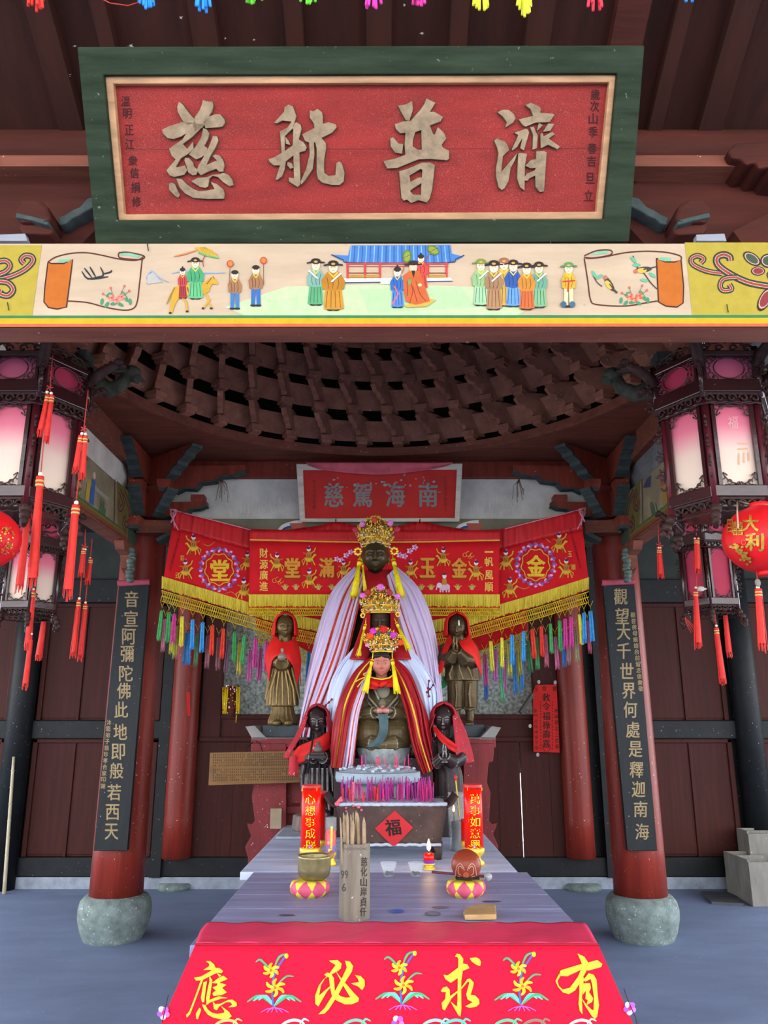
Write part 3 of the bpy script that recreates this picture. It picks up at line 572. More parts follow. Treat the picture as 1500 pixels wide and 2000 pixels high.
# ================================================================== side beams with plaster above
for sx, X, nm in ((-1, -1.95, 'left'), (1, 1.87, 'right')):
    t = thing('painted_beam', (X, 4.3, 2.83), 'painted beam running back along the %s side below bare plaster' % nm, 'beam', None, 'thing')
    Z0, Z1 = 2.83, 3.2
    m = MB(); m.bb((X, 2.62, Z0), (X + sx * .12, 6.06, Z1))
    m.build('timber', [mat('side_beam_board', '#80775f', .8, var=.3, scale=6, bump=.1, fine=.1, fcol='#7c7258')], t, bevel=.02)
    MB().bb((X - sx * .004, 2.62, Z0 - .02), (X + sx * .12, 6.0, Z0 + .005)).build('lower_moulding', brown, t, bevel=.01)
    pl = (V((X, 0, 0)), V((-sx, 0, 0))); pt = Paint(lambda Y, z, h, X=X, sx=sx: V((X - sx * h, Y, z)), .0015, .00003)
    pt.poly([(2.62, Z0 + .005), (6.05, Z0 + .005), (6.05, Z0 + .03), (2.62, Z0 + .03)], '#744630').poly([(2.62, Z0 + .03), (6.05, Z0 + .03), (6.05, Z0 + .05), (2.62, Z0 + .05)], '#6f6224').poly([(2.62, Z0 + .05), (6.05, Z0 + .05), (6.05, Z0 + .062), (2.62, Z0 + .062)], '#2f5d42')
    pt.poly([(5.6, Z0 + .06), (6.05, Z0 + .06), (6.05, Z1), (5.5, Z1)], '#655c30')
    pt.poly([(5.85, Z0 + .0), (6.06, Z0 + .0), (6.06, Z1), (5.75, Z1), (5.82, Z0 + .22)], '#3c4a3a')
    for a, b in ((4.35, 4.35), (5.52, 5.46)): pt.line([(a, Z0 + .06), (b, Z1)], .016, '#4a2a22')
    def cl(l, w_=.05):
        pt.line(l, w_, '#2d2a22', sm=5); pt.line(l, w_ * .6, '#5c5a3a' if sx < 0 else '#4a4a3a', sm=5); pt.line(l, w_ * .25, '#8d3a34', sm=5)
    cl([(5.58, Z1 - .05), (5.68, Z1 - .12), (5.62, Z1 - .18), (5.56, Z1 - .13)]); cl([(5.66, Z1 - .03), (5.8, Z1 - .1), (5.86, Z1 - .2), (5.78, Z1 - .26), (5.72, Z1 - .2)]); cl([(5.8, Z0 + .06), (5.72, Z0 + .1), (5.76, Z0 + .15)])
    pt.line([(3.3, Z1 - .02), (3.95, Z1 - .02), (4.2, Z1 - .14), (3.95, Z0 + .09), (3.8, Z0 + .14), (3.3, Z0 + .12)], .014, '#6d7a34' if sx < 0 else '#3c3a30')
    if sx < 0:
        pt.poly([(3.62, Z0 + .1), (3.78, Z0 + .12), (3.84, Z0 + .2), (3.58, Z0 + .2)], '#3f4a34')
        for k in range(16): pt.ell(3.6 + .24 * RND.random(), Z0 + .2 + .1 * RND.random(), .02, .016, RND.choice(['#b8604e', '#a88a3a', '#4a6a4c', '#c9907c']))
        pt.line([(4.62, Z0 + .06), (4.64, Z0 + .2), (4.6, Z1)], .018, '#5c5a48')
        for k in range(22): x = 4.45 + .4 * RND.random(); z = Z1 - .05 * RND.random(); pt.line([(x, z), (x + .02, z - .1)], .006, '#5c6a50')
        pt.poly([(4.45, Z0 + .2), (5.35, Z0 + .17), (5.35, Z0 + .2), (4.45, Z0 + .23)], '#8a8a80')
        pt.poly([(5.02, Z0 + .07), (5.1, Z0 + .07), (5.09, Z0 + .24), (5.03, Z0 + .24)], '#3a5a94').poly([(4.94, Z0 + .07), (5.01, Z0 + .07), (5.01, Z0 + .22), (4.95, Z0 + .22)], '#a8903c').ell(5.06, Z0 + .27, .025, .025, '#c9a88c')
    else:
        pt.line([(4.5, Z0 + .2), (4.7, Z0 + .26), (4.9, Z0 + .22), (5.2, Z0 + .3)], .01, '#5c6a84', sm=3)
        pt.poly([(4.95, Z0 + .07), (5.1, Z0 + .07), (5.08, Z0 + .2), (4.97, Z0 + .2)], '#8d7434').poly([(4.96, Z0 + .2), (5.03, Z0 + .2), (5.02, Z0 + .3), (4.97, Z0 + .3)], '#2f3f6a').poly([(5.05, Z0 + .2), (5.1, Z0 + .2), (5.09, Z0 + .3), (5.06, Z0 + .3)], '#a0463a')
        pt.poly([(5.3, Z0 + .26), (5.45, Z0 + .3), (5.36, Z1 - .03), (5.26, Z1 - .03)], '#39435a')
    for k in range(40):
        x = (4.55 if sx > 0 else 4.55) + .3 * RND.random(); z = Z0 + .07 + .1 * RND.random(); pt.ell(x, z, .014, .012, RND.choice(['#b8604e', '#c9807c', '#4a6a4c', '#b08a3a']))
    for k in range(14): x = 5.2 + .12 * RND.random(); pt.line([(x, Z0 + .06), (x + .02, Z0 + .1 + .06 * RND.random())], .008, '#4a6a50')
    pt.build('painting', t)
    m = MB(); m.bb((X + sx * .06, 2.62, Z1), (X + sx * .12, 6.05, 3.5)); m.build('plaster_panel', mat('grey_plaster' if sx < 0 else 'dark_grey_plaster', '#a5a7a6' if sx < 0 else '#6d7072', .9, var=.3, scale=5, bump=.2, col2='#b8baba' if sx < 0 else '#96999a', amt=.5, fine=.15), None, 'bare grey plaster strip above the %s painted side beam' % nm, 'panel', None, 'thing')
    m = MB(); m.bb((X + sx * .0, 2.62, 3.42), (X + sx * .13, 6.1, zc + .02)); m.bar((X + sx * .03, 5.9, 3.42), (X + sx * .03, 6.06, 3.05), .05, .12)
    m.build('plain_beam', brown, None, 'plain brown beam under the ceiling boards on the %s side' % nm, 'beam', None, 'thing', bevel=.01)
    m = MB(); m.prism([(5.7, 2.8), (6.07, 2.8), (6.07, 2.5), (6.0, 2.52), (5.98, 2.6), (5.9, 2.63), (5.86, 2.72), (5.74, 2.74)], lambda Y, z, h: V((X + sx * (h - .02), Y, z)), .07)
    for k in range(9): m.ell((X - sx * .03, 5.86 + .02 * (k % 3), 2.76 - .028 * k), (.03, .04, .022), 8, 6, 1)
    m.build('carved_corbel', [brown, mat('carved_corbel_paint', '#5c6a62', .8, var=.5, scale=30, col2='#a39a80')], None, 'small carved corbel where the %s side beam meets its column' % nm, 'corbel', None, 'thing')
# ================================================================== bracket sets on the front columns
def arm(m, o, d, L, z0, z1, th=.085, steps=4, cloud=False):
    d = V(d).normalized(); nrm = d.cross(V((0, 0, 1)))
    H = z1 - z0; lo = [(0, z0)]
    if cloud:
        lo += [(L * .3, z0), (L * .38, z0 + H * .15), (L * .5, z0 + H * .12), (L * .55, z0 + H * .35), (L * .7, z0 + H * .4), (L * .74, z0 + H * .58), (L * .88, z0 + H * .6), (L, z0 + H * .78), (L, z1)]
    else:
        lo += [(L * .45, z0)]
        for k in range(steps):
            a = L * (.45 + .55 * k / steps); b = L * (.45 + .55 * (k + 1) / steps); lo += [(a + .012, z0 + H * (k + .15) / steps), (b - .008, z0 + H * (k + .55) / steps), (b, z0 + H * (k + .95) / steps)]
        lo += [(L, z1)]
    pr = lo + [(0, z1)]
    m.prism([pr], lambda x, y, h: V((o[0], o[1], y)) + d * x + nrm * (h - th / 2), th)
    pts = lo[1:-1]
    for (a, za), (b, zb2) in zip(pts, pts[1:]):
        p, q = V((o[0], o[1], za)) + d * (a + .003), V((o[0], o[1], zb2)) + d * (b + .003)
        if (q - p).length > .004: m.bar(p, q, th + .012, .012, 1, nrm.cross(q - p))
for sx, X, nm in ((-1, -1.945, 'left'), (1, 1.865, 'right')):
    t = thing('bracket_set', (X, 6.1, 3.1), 'teal edged timber bracket set crowning the %s front column' % nm, 'bracket', None, 'thing')
    c = (X - sx * .03, 6.12)
    for d, sc in (((0, -1, 0), 1), ((-sx * .75, -.66, 0), 1.05)):
        for L, z0, z1 in ((.34 * sc, 3.06, 3.26), (.62 * sc, 3.34, 3.55)):
            m = MB(); arm(m, c, d, L, z0, z1); m.build('bracket_arm', [red, teal], t)
    for L, z0, z1 in ((.5, 3.06, 3.2), (.8, 3.28, 3.5)):
        m = MB(); arm(m, c, (-sx, -.05, 0), L, z0, z1, .07, cloud=True); m.build('cloud_arm', [red, teal], t)
    for q, z in ((c[0], 3.27), (c[0] - sx * .2, 3.29), (c[0] - sx * .42, 3.22), (c[0], 2.98)):
        m = MB(); yy = 6.12 - (.25 if q == c[0] else .2 if q == c[0] - sx * .2 else .0)
        m.lathe([(.06, z - .03), (.075, z), (.075, z + .04)], (q, yy, 0), 4, 0, False, ph=pi / 4); m.lathe([(.05, z - .055), (.062, z - .03)], (q, yy, 0), 4, 1, False, ph=pi / 4)
        m.build('bearing_block', [red, teal], t)
    m = MB(); m.bb((X - sx * .02, 5.96, 2.92), (X - sx * .3, 6.08, 3.02)); m.bar((X - sx * .3, 6.02, 2.93), (X - sx * .18, 6.02, 2.86), .11, .03, 1)
    m.build('tie_end', [brown, teal], t)
# ------------------------------------------------------------------ small red plaque
d2 = 6.0
c4 = [(579, 906), (903, 905), (897, 1018), (586, 1019)]; n4 = [(592, 918), (892, 917), (888, 1011), (596, 1012)]
A, B = P(740, 1018, d2 + .06), P(740, 905, d2 - .12); nn_ = V((0, -(B - A).z, (B - A).y)).normalized(); pl2 = (A, nn_); f2 = planar(pl2)
t = thing('shrine_plaque', A, 'small red plaque with worn silver characters in a bleached wood frame', 'plaque')
MB().prism([c4, n4], lambda x, y, h: f2(x, y, h - .02), .04).build('frame', mat('bleached_wood', '#b8ae9e', .85, var=.2, scale=12, st=(.3, 2, 2), fine=.1), t, bevel=.004)
MB().prism([n4], lambda x, y, h: f2(x, y, h - .02), .02).build('field', mat('shrine_red_field', '#a81f16', .6, var=.15, scale=6), t)
pt = Paint(f2, .002, .0001)
for ch, x in zip('慈駕海南', (652, 708, 772, 836)): pt.text(ch, (x, 966, 36, 46), '#77736e', .03); pt.build('character', t); pt = Paint(f2, .002, .0001)
for k in range(46):
    x = 630 + 230 * RND.random(); pt.ell(x, 945 + 14 * RND.gauss(0, .7), 1 + 3 * RND.random(), 1 + 2 * RND.random(), RND.choice(['#7d3a36', '#85706c', '#8d8984']), 7)
for k, ch in enumerate('乙丑年仲春敬立'): pt.text(ch, (870, 935 + k * 10, 7, 8), '#6d2a24', .0)
for k, ch in enumerate('信女合家敬獻'): pt.text(ch, (614, 940 + k * 10, 7, 8), '#6d2a24', .0)
pt.build('inscription', t)
m = sheet([[f2(x, 901 + abs(x - 740) * .03, .03) for x in (598, 650, 700, 742, 790, 850, 882)], [f2(x, y, .045) for x, y in zip((604, 650, 700, 742, 790, 846, 878), (906, 918, 925, 926, 924, 914, 905))]], 24, 6)
m2 = MB(); mm = sheet([[f2(x, 903, .03) for x in (598, 640, 742, 840, 884)], [f2(x, y, .05) for x, y in ((604, 908), (640, 918), (742, 926), (840, 916), (880, 906))]], 8, 30, .006, 1.5)
mm.build('draped_cloth', mat('faded_pink_cloth', '#b8525e', .7, var=.25, scale=9), None, 'faded pink cloth laid along the top of the small shrine plaque', 'cloth', solid=.003)
# cobwebs and drips
pt = Paint(planar((V((0, ym + .03, 0)), V((0, -1, 0)))), .001)
for k in range(70):
    x = RND.choice([RND.uniform(440, 575), RND.uniform(905, 1060)]); y = RND.uniform(960, 1000); pt.line([(x, y), (x + RND.uniform(-1, 1), y + RND.uniform(6, 20))], 1.2, '#dcd8cc', True)
pt.build('white_drips', bpy.data.objects['plaster_panel'])
m = MB(); nC_ = V((0, .528, 1)).normalized()
for x, y, r in ((130, 148, 7), (146, 90, 3), (256, 90, 5), (353, 35, 4), (440, 75, 2.5), (496, 78, 3), (722, 73, 2.5), (758, 36, 3.5), (824, 65, 4), (790, 10, 4), (762, 88, 3), (888, 8, 4)):
    c = PL(x, y, (V((0, 2.95, 3.97)), nC_)); k = ppm(y, c.y)
    for j in range(9): a = RND.random() * 6.28; q = V((cos(a), 0, sin(a) * .9)) * r / k * RND.uniform(.5, 1.6); m.tube([c, c + q], [r / k * .22, .0004], 4)
    m.ell(c, r / k * .5, 7, 5)
m.build('cobweb_tuft', mat('cobweb', '#8d8a88', .9), None, 'scattered pale cobweb tufts stuck under the dark porch roof', 'cobwebs', kind='stuff')
# ------------------------------------------------------------------ carved phoenix heads beside the dome
green = mat('grey_green_carving', '#43463a', .8, var=.45, scale=18, bump=.5, col2='#5f624e')
for nm, nk, hd, bk, cr in (('left', [(138, 706), (165, 728), (190, 750), (214, 762), (236, 752), (249, 736)], (256, 728), (283, 746), [[(252, 724), (225, 726), (190, 722), (158, 708)], [(160, 700), (180, 716), (200, 740)]]),
                           ('right', [(1320, 735), (1300, 742), (1270, 762), (1240, 770), (1214, 758), (1203, 740)], (1197, 732), (1172, 748), [[(1198, 727), (1225, 726), (1262, 720), (1296, 716)], [(1300, 712), (1278, 722), (1256, 742)]])):
    t = thing('phoenix_carving', P(hd[0], hd[1], 4.3), 'grey green carved bird head jutting inward beneath the %s edge of the dome' % nm, 'carving')
    D = 4.3; m = MB(); m.tube([P(x, y, D) for x, y in nk], [.07, .068, .06, .05, .04, .036], 12); m.ell(P(hd[0], hd[1], D), (.06, .045, .045), 14, 10)
    m.tube([P(hd[0], hd[1] + 4, D), P((hd[0] + bk[0]) / 2, bk[1] - 8, D), P(bk[0], bk[1], D)], [.035, .024, .005], 10)
    m.tube([P(hd[0], hd[1] + 10, D), P((hd[0] + bk[0]) / 2, bk[1] + 2, D)], [.025, .008], 8)
    m.build('neck', green, t)
    for l in cr: mm = MB(); mm.tube([P(x, y, D - .03) for x, y in l], [.014] + [.02] * (len(l) - 2) + [.01], 8, flat=.5); mm.build('crest_feather', green, t)
    mm = MB()
    for s_ in (-1, 1): mm.ell(P(hd[0], hd[1] - 3, D) + V((0, s_ * .04, 0)), .011, 8, 6)
    mm.build('eye', dark, t)
    mm = MB(); sgn = 1 if nm == 'right' else -1
    for k in range(3): mm.box(P(hd[0] + sgn * (95 + k * 8), hd[1] - 28 + k * 20, D + .05), (.09, .12, .06))
    mm.build('teal_block', teal, t)
# ------------------------------------------------------------------ upper side brackets beside the large plaque
for sx, nm in ((-1, 'left'), (1, 'right')):
    t = thing('eave_bracket', P(750 + sx * 640 - 10, 440, 2.66), 'carved bracket with rounded block poking out beside the %s end of large plaque' % nm, 'bracket', None, 'thing')
    fx = lambda x: x if sx < 0 else 1420 - x
    D = 2.62
    m = MB(); m.prism([[(fx(x), y) for x, y in ((50, 432), (62, 420), (96, 419), (112, 432), (118, 452), (110, 462), (60, 462), (48, 450))]], lambda x, y, h: P(x, y, D) + V((0, .07 - h, 0)), .16)
    m.prism([[(fx(x), y) for x, y in ((54, 455), (112, 462), (120, 470), (112, 480), (58, 478), (50, 466))]], lambda x, y, h: P(x, y, D) + V((0, .07 - h, 0)), .14)
    m.build('block', [shaded_red], t, bevel=.012)
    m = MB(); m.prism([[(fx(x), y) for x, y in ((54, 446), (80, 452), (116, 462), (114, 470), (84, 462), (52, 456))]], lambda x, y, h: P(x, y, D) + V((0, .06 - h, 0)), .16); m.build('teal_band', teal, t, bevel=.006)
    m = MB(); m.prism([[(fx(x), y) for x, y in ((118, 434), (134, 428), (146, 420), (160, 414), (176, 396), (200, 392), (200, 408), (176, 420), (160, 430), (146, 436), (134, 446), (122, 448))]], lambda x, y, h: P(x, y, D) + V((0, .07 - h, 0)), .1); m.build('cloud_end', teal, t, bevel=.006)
    m = MB(); m.bar(P(fx(120), 500, D + .06), P(fx(215), 400, D + .06), .06, .1); m.build('brace', shaded_red, t)
t = thing('cloud_bracket', P(1450, 330, 2.6), 'carved cloud ended bracket high beside the right edge of purlin', 'bracket', None, 'thing')
m = MB(); m.prism([[(1405, 322), (1420, 306), (1600, 300), (1600, 372), (1490, 362), (1486, 352), (1464, 356), (1458, 344), (1440, 348), (1430, 338), (1412, 336)]], lambda x, y, h: P(x, y, 2.66) + V((0, .08 - h, 0)), .16); m.build('carved_arm', shaded_red, t, bevel=.008)
m = MB(); m.bar(P(1440, 480, 2.66), P(1560, 420, 2.66), .06, .1); m.build('brace', shaded_red, t)
for x, nm in ((32, 'left'), (1384, 'right')):
    m = MB(); m.prism([[(x - 30, 480), (x - 30, 468), (x + 24, 466), (x + 28, 480)]], lambda a, b, h: P(a, b, 2.5) + V((0, -h, 0)), .03)
    m.build('plastic_clip', mat('clear_plastic', '#b9bcc4', .25, var=.1, trans=.5), None, 'clear plastic holder on top of the painted beam at its %s end' % nm, 'holder')
# ================================================================== hexagonal palace lanterns
rose = mat('dark_rosewood', '#2e1112', .22, var=.35, scale=9, bump=.08, spec=.6, fine=.05, fcol='#6a4444')
carve = mat('carved_rosewood', '#35201c', .55, var=.5, scale=40, bump=.4, col2='#5e4640', amt=.4)
redfr = mat('red_lantern_post', '#48141c', .35, var=.3, scale=8, bump=.1)
def gradmat(name, stops, rough=.55):
    m = bpy.data.materials.new(name); m.use_nodes = True; N = m.node_tree.nodes; L = m.node_tree.links; b = N['Principled BSDF']
    tc = N.new('ShaderNodeTexCoord'); sp = N.new('ShaderNodeSeparateXYZ'); L.new(tc.outputs['Generated'], sp.inputs[0])
    rp = N.new('ShaderNodeValToRGB'); e = rp.color_ramp.elements
    e[0].position = stops[0][0]; e[0].color = (*lin(stops[0][1]), 1); e[1].position = stops[-1][0]; e[1].color = (*lin(stops[-1][1]), 1)
    for p, c in stops[1:-1]: k = e.new(p); k.color = (*lin(c), 1)
    L.new(sp.outputs['Z'], rp.inputs[0]); L.new(rp.outputs[0], b.inputs['Base Color']); b.inputs['Roughness'].default_value = rough
    b.inputs['Transmission Weight'].default_value = 0
    return m
silk1 = mat('pink_silk', '#cf6078', .6, var=.06); silk2 = gradmat('pink_to_cream_silk', [(0, '#cdb8a2'), (.45, '#c8ab9c'), (.75, '#c86478'), (1, '#be4c62')])
silk3 = mat('rose_silk', '#9c2a42', .6, var=.1)
zz = lambda y: zat(y, 3.05)
Z = dict(t=zz(686), p1=zz(697), p1b=zz(742), r=zz(750), rb=zz(767), f=zz(788), t2=zz(776), q=zz(784), qb=zz(945), b=zz(950), bb=zz(968), fb=zz(996))
zoff = Z['fb']
for k in Z: Z[k] -= zoff
S1, S2 = .24, .215
def hexp(s, k, z): a = radians(-120 + 60 * k); return V((s * cos(a), s * sin(a), z))     # k=0,1 bound the face towards the viewer
def curlpts(c, u, w_, r, t0, t1, n=8): return [c + u * (r * (1 - .65 * i / n) * cos(t0 + (t1 - t0) * i / n)) + w_ * (r * (1 - .65 * i / n) * sin(t0 + (t1 - t0) * i / n)) for i in range(n + 1)]
def make_lantern(label, two_tone):
    t = thing('palace_lantern', (0, 0, 0), label, 'lantern', 'hexagonal palace lanterns')
    def ring(s, z0, z1, w_, mt, nm):
        m = MB()
        for k in range(6): m.bar(hexp(s, k, (z0 + z1) / 2), hexp(s, k + 1, (z0 + z1) / 2), w_, z1 - z0)
        m.build(nm, mt, t, bevel=.004)
    ring(S1, Z['p1'], Z['t'], .03, rose, 'rail'); ring(S1, Z['rb'], Z['p1b'], .032, rose, 'rail'); ring(S2, Z['q'], Z['t2'] + .012, .03, rose, 'rail'); ring(S2, Z['bb'], Z['qb'], .034, rose, 'rail')
    pan = {}
    for k in range(6):
        m = MB(); m.tube([hexp(S1, k, Z['rb'] - .02), hexp(S1, k, Z['t'] + .02)], .014, 6); m.build('post', rose, t)
        m = MB(); m.tube([hexp(S2, k, Z['fb']), hexp(S2, k, Z['t2'] + .01)], .016, 6); m.build('post', redfr if two_tone else rose, t)
        for (s, z0, z1, ins, mt) in ((S1 - .012, Z['p1b'], Z['p1'], .05, silk1 if two_tone else silk3), (S2 - .012, Z['qb'], Z['q'], .09, silk2)):
            a, b = hexp(s, k, 0), hexp(s, k + 1, 0); u = b - a; m = MB()
            if two_tone is None or k not in (0, 3): mt = silk3 if (mt is silk1) else mt
            m.hexa([a + u * ins + V((0, 0, z0)), b - u * ins + V((0, 0, z0)), b * .97 - u * ins + V((0, 0, z0)), a * .97 + u * ins + V((0, 0, z0)), a + u * ins + V((0, 0, z1)), b - u * ins + V((0, 0, z1)), b * .97 - u * ins + V((0, 0, z1)), a * .97 + u * ins + V((0, 0, z1))])
            pan[(k, z0)] = m.build('silk_panel', mt, t)
        # frames and scrolling fretwork on each face
        for (s, z0, z1, up) in ((S1, Z['p1b'], Z['p1'], 1), (S2, Z['qb'], Z['q'], 0)):
            a, b = hexp(s, k, 0), hexp(s, k + 1, 0); L_ = (b - a).length; u = (b - a).normalized(); w_ = V((0, 0, 1)); nrm = (a + b).normalized() * .006; mid = (a + b) / 2 + nrm
            m = MB(); hw = L_ * (.5 - (.065 if up else .125)); zc_, hh = (z0 + z1) / 2, (z1 - z0) / 2
            for sg in (-1, 1): m.bar(mid + u * sg * hw + w_ * z0, mid + u * sg * hw + w_ * z1, .016 if not up else .012, .012, 0, nrm)
            r_ = .0031
            if up:
                m.tube([mid + u * (hw * .62 * cos(x)) + w_ * (zc_ + hh * .9 * sin(x)) for x in [2 * pi * i / 24 for i in range(25)]], r_, 5)
                for sx in (-1, 1):
                    for sy in (-1, 1):
                        for (px_, pz_, rr, t0, t1) in ((.78, .62, .024, 0, 6.5), (.9, .2, .018, 1, 7.5), (.62, .86, .016, 2, 8), (.92, .9, .014, 3, 9)):
                            m.tube(curlpts(mid + u * sx * hw * px_ + w_ * (zc_ + sy * hh * pz_), u * sx, w_ * sy, rr, t0, t1), r_, 5)
            else:
                for sy in (-1, 1):
                    c = mid + w_ * (zc_ + sy * hh * .8)
                    m.tube([c + u * (hw * .8 * cos(x)) + w_ * (sy * .05 * sin(x) - sy * .02) for x in [pi * i / 14 for i in range(15)]], r_, 5)
                    for sx in (-1, 1):
                        for (px_, dz, rr, t0, t1) in ((.72, .045, .024, 0, 6.5), (.34, .05, .022, 2.5, 9), (.82, .0, .018, 3.5, 9.5), (.08, .03, .016, 0, 6), (.55, .02, .014, 1, 7), (.9, .055, .012, 2, 8)):
                            m.tube(curlpts(c + u * sx * hw * px_ + w_ * sy * dz, u * sx, w_ * sy, rr, t0, t1), r_, 5)
            m.build('fretwork', rose, pan[(k, z0)])
        for s, z0, z1, nm in ((S1, Z['f'], Z['rb'], 'carved_apron'), (S2, Z['fb'], Z['bb'], 'carved_apron')):
            a, b = hexp(s, k, 0), hexp(s, k + 1, 0); u = (b - a); m = MB(); h_ = z1 - z0
            m.bar(a + V((0, 0, z1 - .004)), b + V((0, 0, z1 - .004)), .014, .01)
            for i in range(5):
                c = a + u * ((i + .5) / 5) + V((0, 0, z0 + h_ * .55)); m.tube(curlpts(c, u.normalized() * (1 if i < 2.5 else -1), V((0, 0, 1)), .02, 0, 6.5), .005, 5)
            m.tube([a + u * (i / 10) + V((0, 0, z0 + .006 * (i % 2))) for i in range(11)], .005, 5); m.build(nm, carve, t)
        # crest on top, dragon heads at the corners, scroll along the posts, drops below
        a, b = hexp(S1, k, Z['t']), hexp(S1, k + 1, Z['t']); u = b - a; m = MB()
        m.tube([a + u * (i / 12) + V((0, 0, .012 + .03 * sin(pi * i / 12) + .008 * (i % 2))) for i in range(13)], .006, 5)
        for i in range(4): m.tube(curlpts(a + u * ((i + .5) / 4) + V((0, 0, .016)), u.normalized(), V((0, 0, 1)), .018, 0, 6), .005, 5)
        m.build('crest', carve, t)
        o = hexp(S1, k, Z['t'] - .02); e = V((o.x, o.y, 0)).normalized(); m = MB()
        m.tube([o - V((0, 0, .05)), o + e * .03 + V((0, 0, .0)), o + e * .075 + V((0, 0, .035)), o + e * .12 + V((0, 0, .06))], [.02, .024, .022, .016], 8)
        m.ell(o + e * .125 + V((0, 0, .066)), (.024, .024, .02), 10, 8); m.ell(o + e * .145 + V((0, 0, .05)), (.016, .016, .01), 8, 6)
        for j in range(3): m.ell(o + e * (.05 + .02 * j) + V((0, 0, .04 + .012 * j)), .011, 6, 5)
        m.build('dragon_head', carve if not (two_tone and k == 0) else carve, t)
        m = MB(); o = hexp(S1, k, Z['p1b']); 
        for j in range(4): m.tube(curlpts(o + e * (.026 + .004 * (j % 2)) + V((0, 0, .07 - .04 * j)), e, V((0, 0, 1)), .022, 0 if j % 2 else pi, 6), .006, 5)
        o = hexp(S2, k, 0)
        for j in range(7): m.tube(curlpts(o + e * (.03 + .003 * (j % 2)) + V((0, 0, Z['q'] - .06 - .042 * j)), e, V((0, 0, 1)), .018, 0 if j % 2 else pi, 6), .005, 5)
        m.build('corner_scroll', carve, t)
        m = MB(); o = hexp(S2, k, Z['fb'])
        for j, (dr, dz, rr) in enumerate(((.01, .01, .024), (.03, -.02, .022), (.05, -.05, .018), (.035, -.06, .014), (.02, -.045, .016))): m.ell(o + e * dr + V((0, 0, dz)), rr, 8, 6)
        m.build('corner_drop', carve, t)
    m = MB(); m.lathe([(.02, Z['t'] + .06), (.19, Z['t'] - .005), (.2, Z['t'] - .02)], (0, 0, 0), 6, 0, False, ph=0); m.build('lid', rose, t); m = MB(); m.lathe([(.18, Z['fb'] + .03), (.18, Z['fb'] + .04)], (0, 0, 0), 6, 0, False); m.build('base_plate', rose, t)
    return t
LX = [('R', 1.449, 3.26, zoff, 1, 0), ('L', -1.50, 3.26, zoff, 1, 0)]
lab = ['large upper lantern with pink panels hung nearest beside the right scroll end', 'large upper lantern mostly cut by the left edge with long red tassels', 'smaller far lantern with rose panels under the right side beam', 'smaller far lantern with cream and rose panels under the left side beam']
base = make_lantern(lab[0], True)
lan = [base]
q0 = P(1382, 1022, 4.9); q1 = P(66, 1028, 4.9)
far = make_lantern(lab[2], None)
for o, loc, yaw, sc in ((base, (1.449, 3.26, zoff), 0, 1), (dup(base, None, lab[1]), (-1.56, 3.26, zoff), 0, 1), (far, (q0.x - .03, 4.9, zat(1204, 4.9)), radians(30 - 24), .88), (dup(far, None, lab[3]), (q1.x + .03, 4.9, zat(1210, 4.9)), radians(30 + 24), .88)):
    o.location = loc; o.rotation_euler = (0, 0, yaw); o.scale = (sc * .9 if sc < 1 else 1, sc * .9 if sc < 1 else 1, sc); lan.append(o)
lan = lan[1:]
for o in (lan[3],):                 # the left far lantern keeps cream lower panels, the right far one is rose all over
    pass
for o in (lan[2],):
    for c in o.children:
        if c.name.startswith('silk_panel'): c.data = c.data.copy(); c.data.materials[0] = silk3
def free(o, parent):
    o.parent = parent; o.matrix_parent_inverse = (Matrix.LocRotScale(parent.location, parent.rotation_euler, parent.scale)).inverted(); return o
thread = mat('red_silk_thread', '#c42a22', .55, var=.15, scale=40); cordm = mat('red_cord', '#a8342a', .7); bead = mat('cream_bead', '#e8dcc4', .4); goldth = mat('gold_thread_band', '#c9a25c', .5, var=.2, scale=60)
def skirt(m, a, b, r0, r1, n, mt, rt=.0017):
    a, b = V(a), V(b)
    for k in range(n):
        t_ = 2 * pi * k / n + RND.random(); f = .5 + .5 * RND.random(); o = V((cos(t_), sin(t_) * .7, 0)); L_ = b + V((0, 0, RND.uniform(-.02, .02) * (a - b).length / .25))
        m.tube([a + o * r0 * f, a.lerp(L_, .5) + o * (r0 * .5 + r1 * .5) * f, L_ + o * r1 * f * 1.05], rt, 4, mt, False)
    m.tube([a, a.lerp(b, .5), b + V((0, 0, .02))], [r0 * .8, r1 * .75, r1 * .8], 8, mt, False)
def tassel(parent, d, segs, name='tassel', tm=thread, rt=.0017):
    m = MB(); k = d / 3
    for s in segs:
        if s[0] == 'c': m.tube([P(x, y, d) for x, y in s[1]], .0022 * k, 5, 1)
        elif s[0] == 'b': m.ell(P(s[1], s[2], d), s[3] / ppm(s[2], d), 8, 6, 2)
        elif s[0] == 'k':       # flower knot
            for q in range(5): m.tube([P(s[1], s[2], d) + V((cos(q * 1.25), 0, sin(q * 1.25))) * .011 * k * j * (1 if j < 2 else 1) for j in (0, .9, 1.3)], .003 * k, 5, 1)
        else:
            _, x0, y0, x1, y1, w0, w1, cap = s; a, b = P(x0, y0, d), P(x1, y1, d); pm = ppm(y0, d)
            if cap:
                c = a.lerp(b, .06 if cap > 1 else .1); up = (a - b).normalized()
                m.tube([a + up * cap / pm, a + up * (cap * .66) / pm], w0 / 2 / pm, 10, 0); m.tube([a + up * (cap * .62) / pm, a + up * (cap * .4) / pm], w0 / 2 / pm * 1.06, 10, 3)
                m.tube([a + up * (cap * .4) / pm, a + up * (cap * .2) / pm], w0 / 2 / pm, 10, 0); m.tube([a + up * (cap * .2) / pm, a], w0 / 2 / pm * 1.06, 10, 3)
            skirt(m, a, b, w0 / 2 / pm, w1 / 2 / pm, 20, 0, rt * k)
    return free(m.build(name, [tm, cordm, bead, goldth]), parent)
R1, L1, R2, L2 = lan
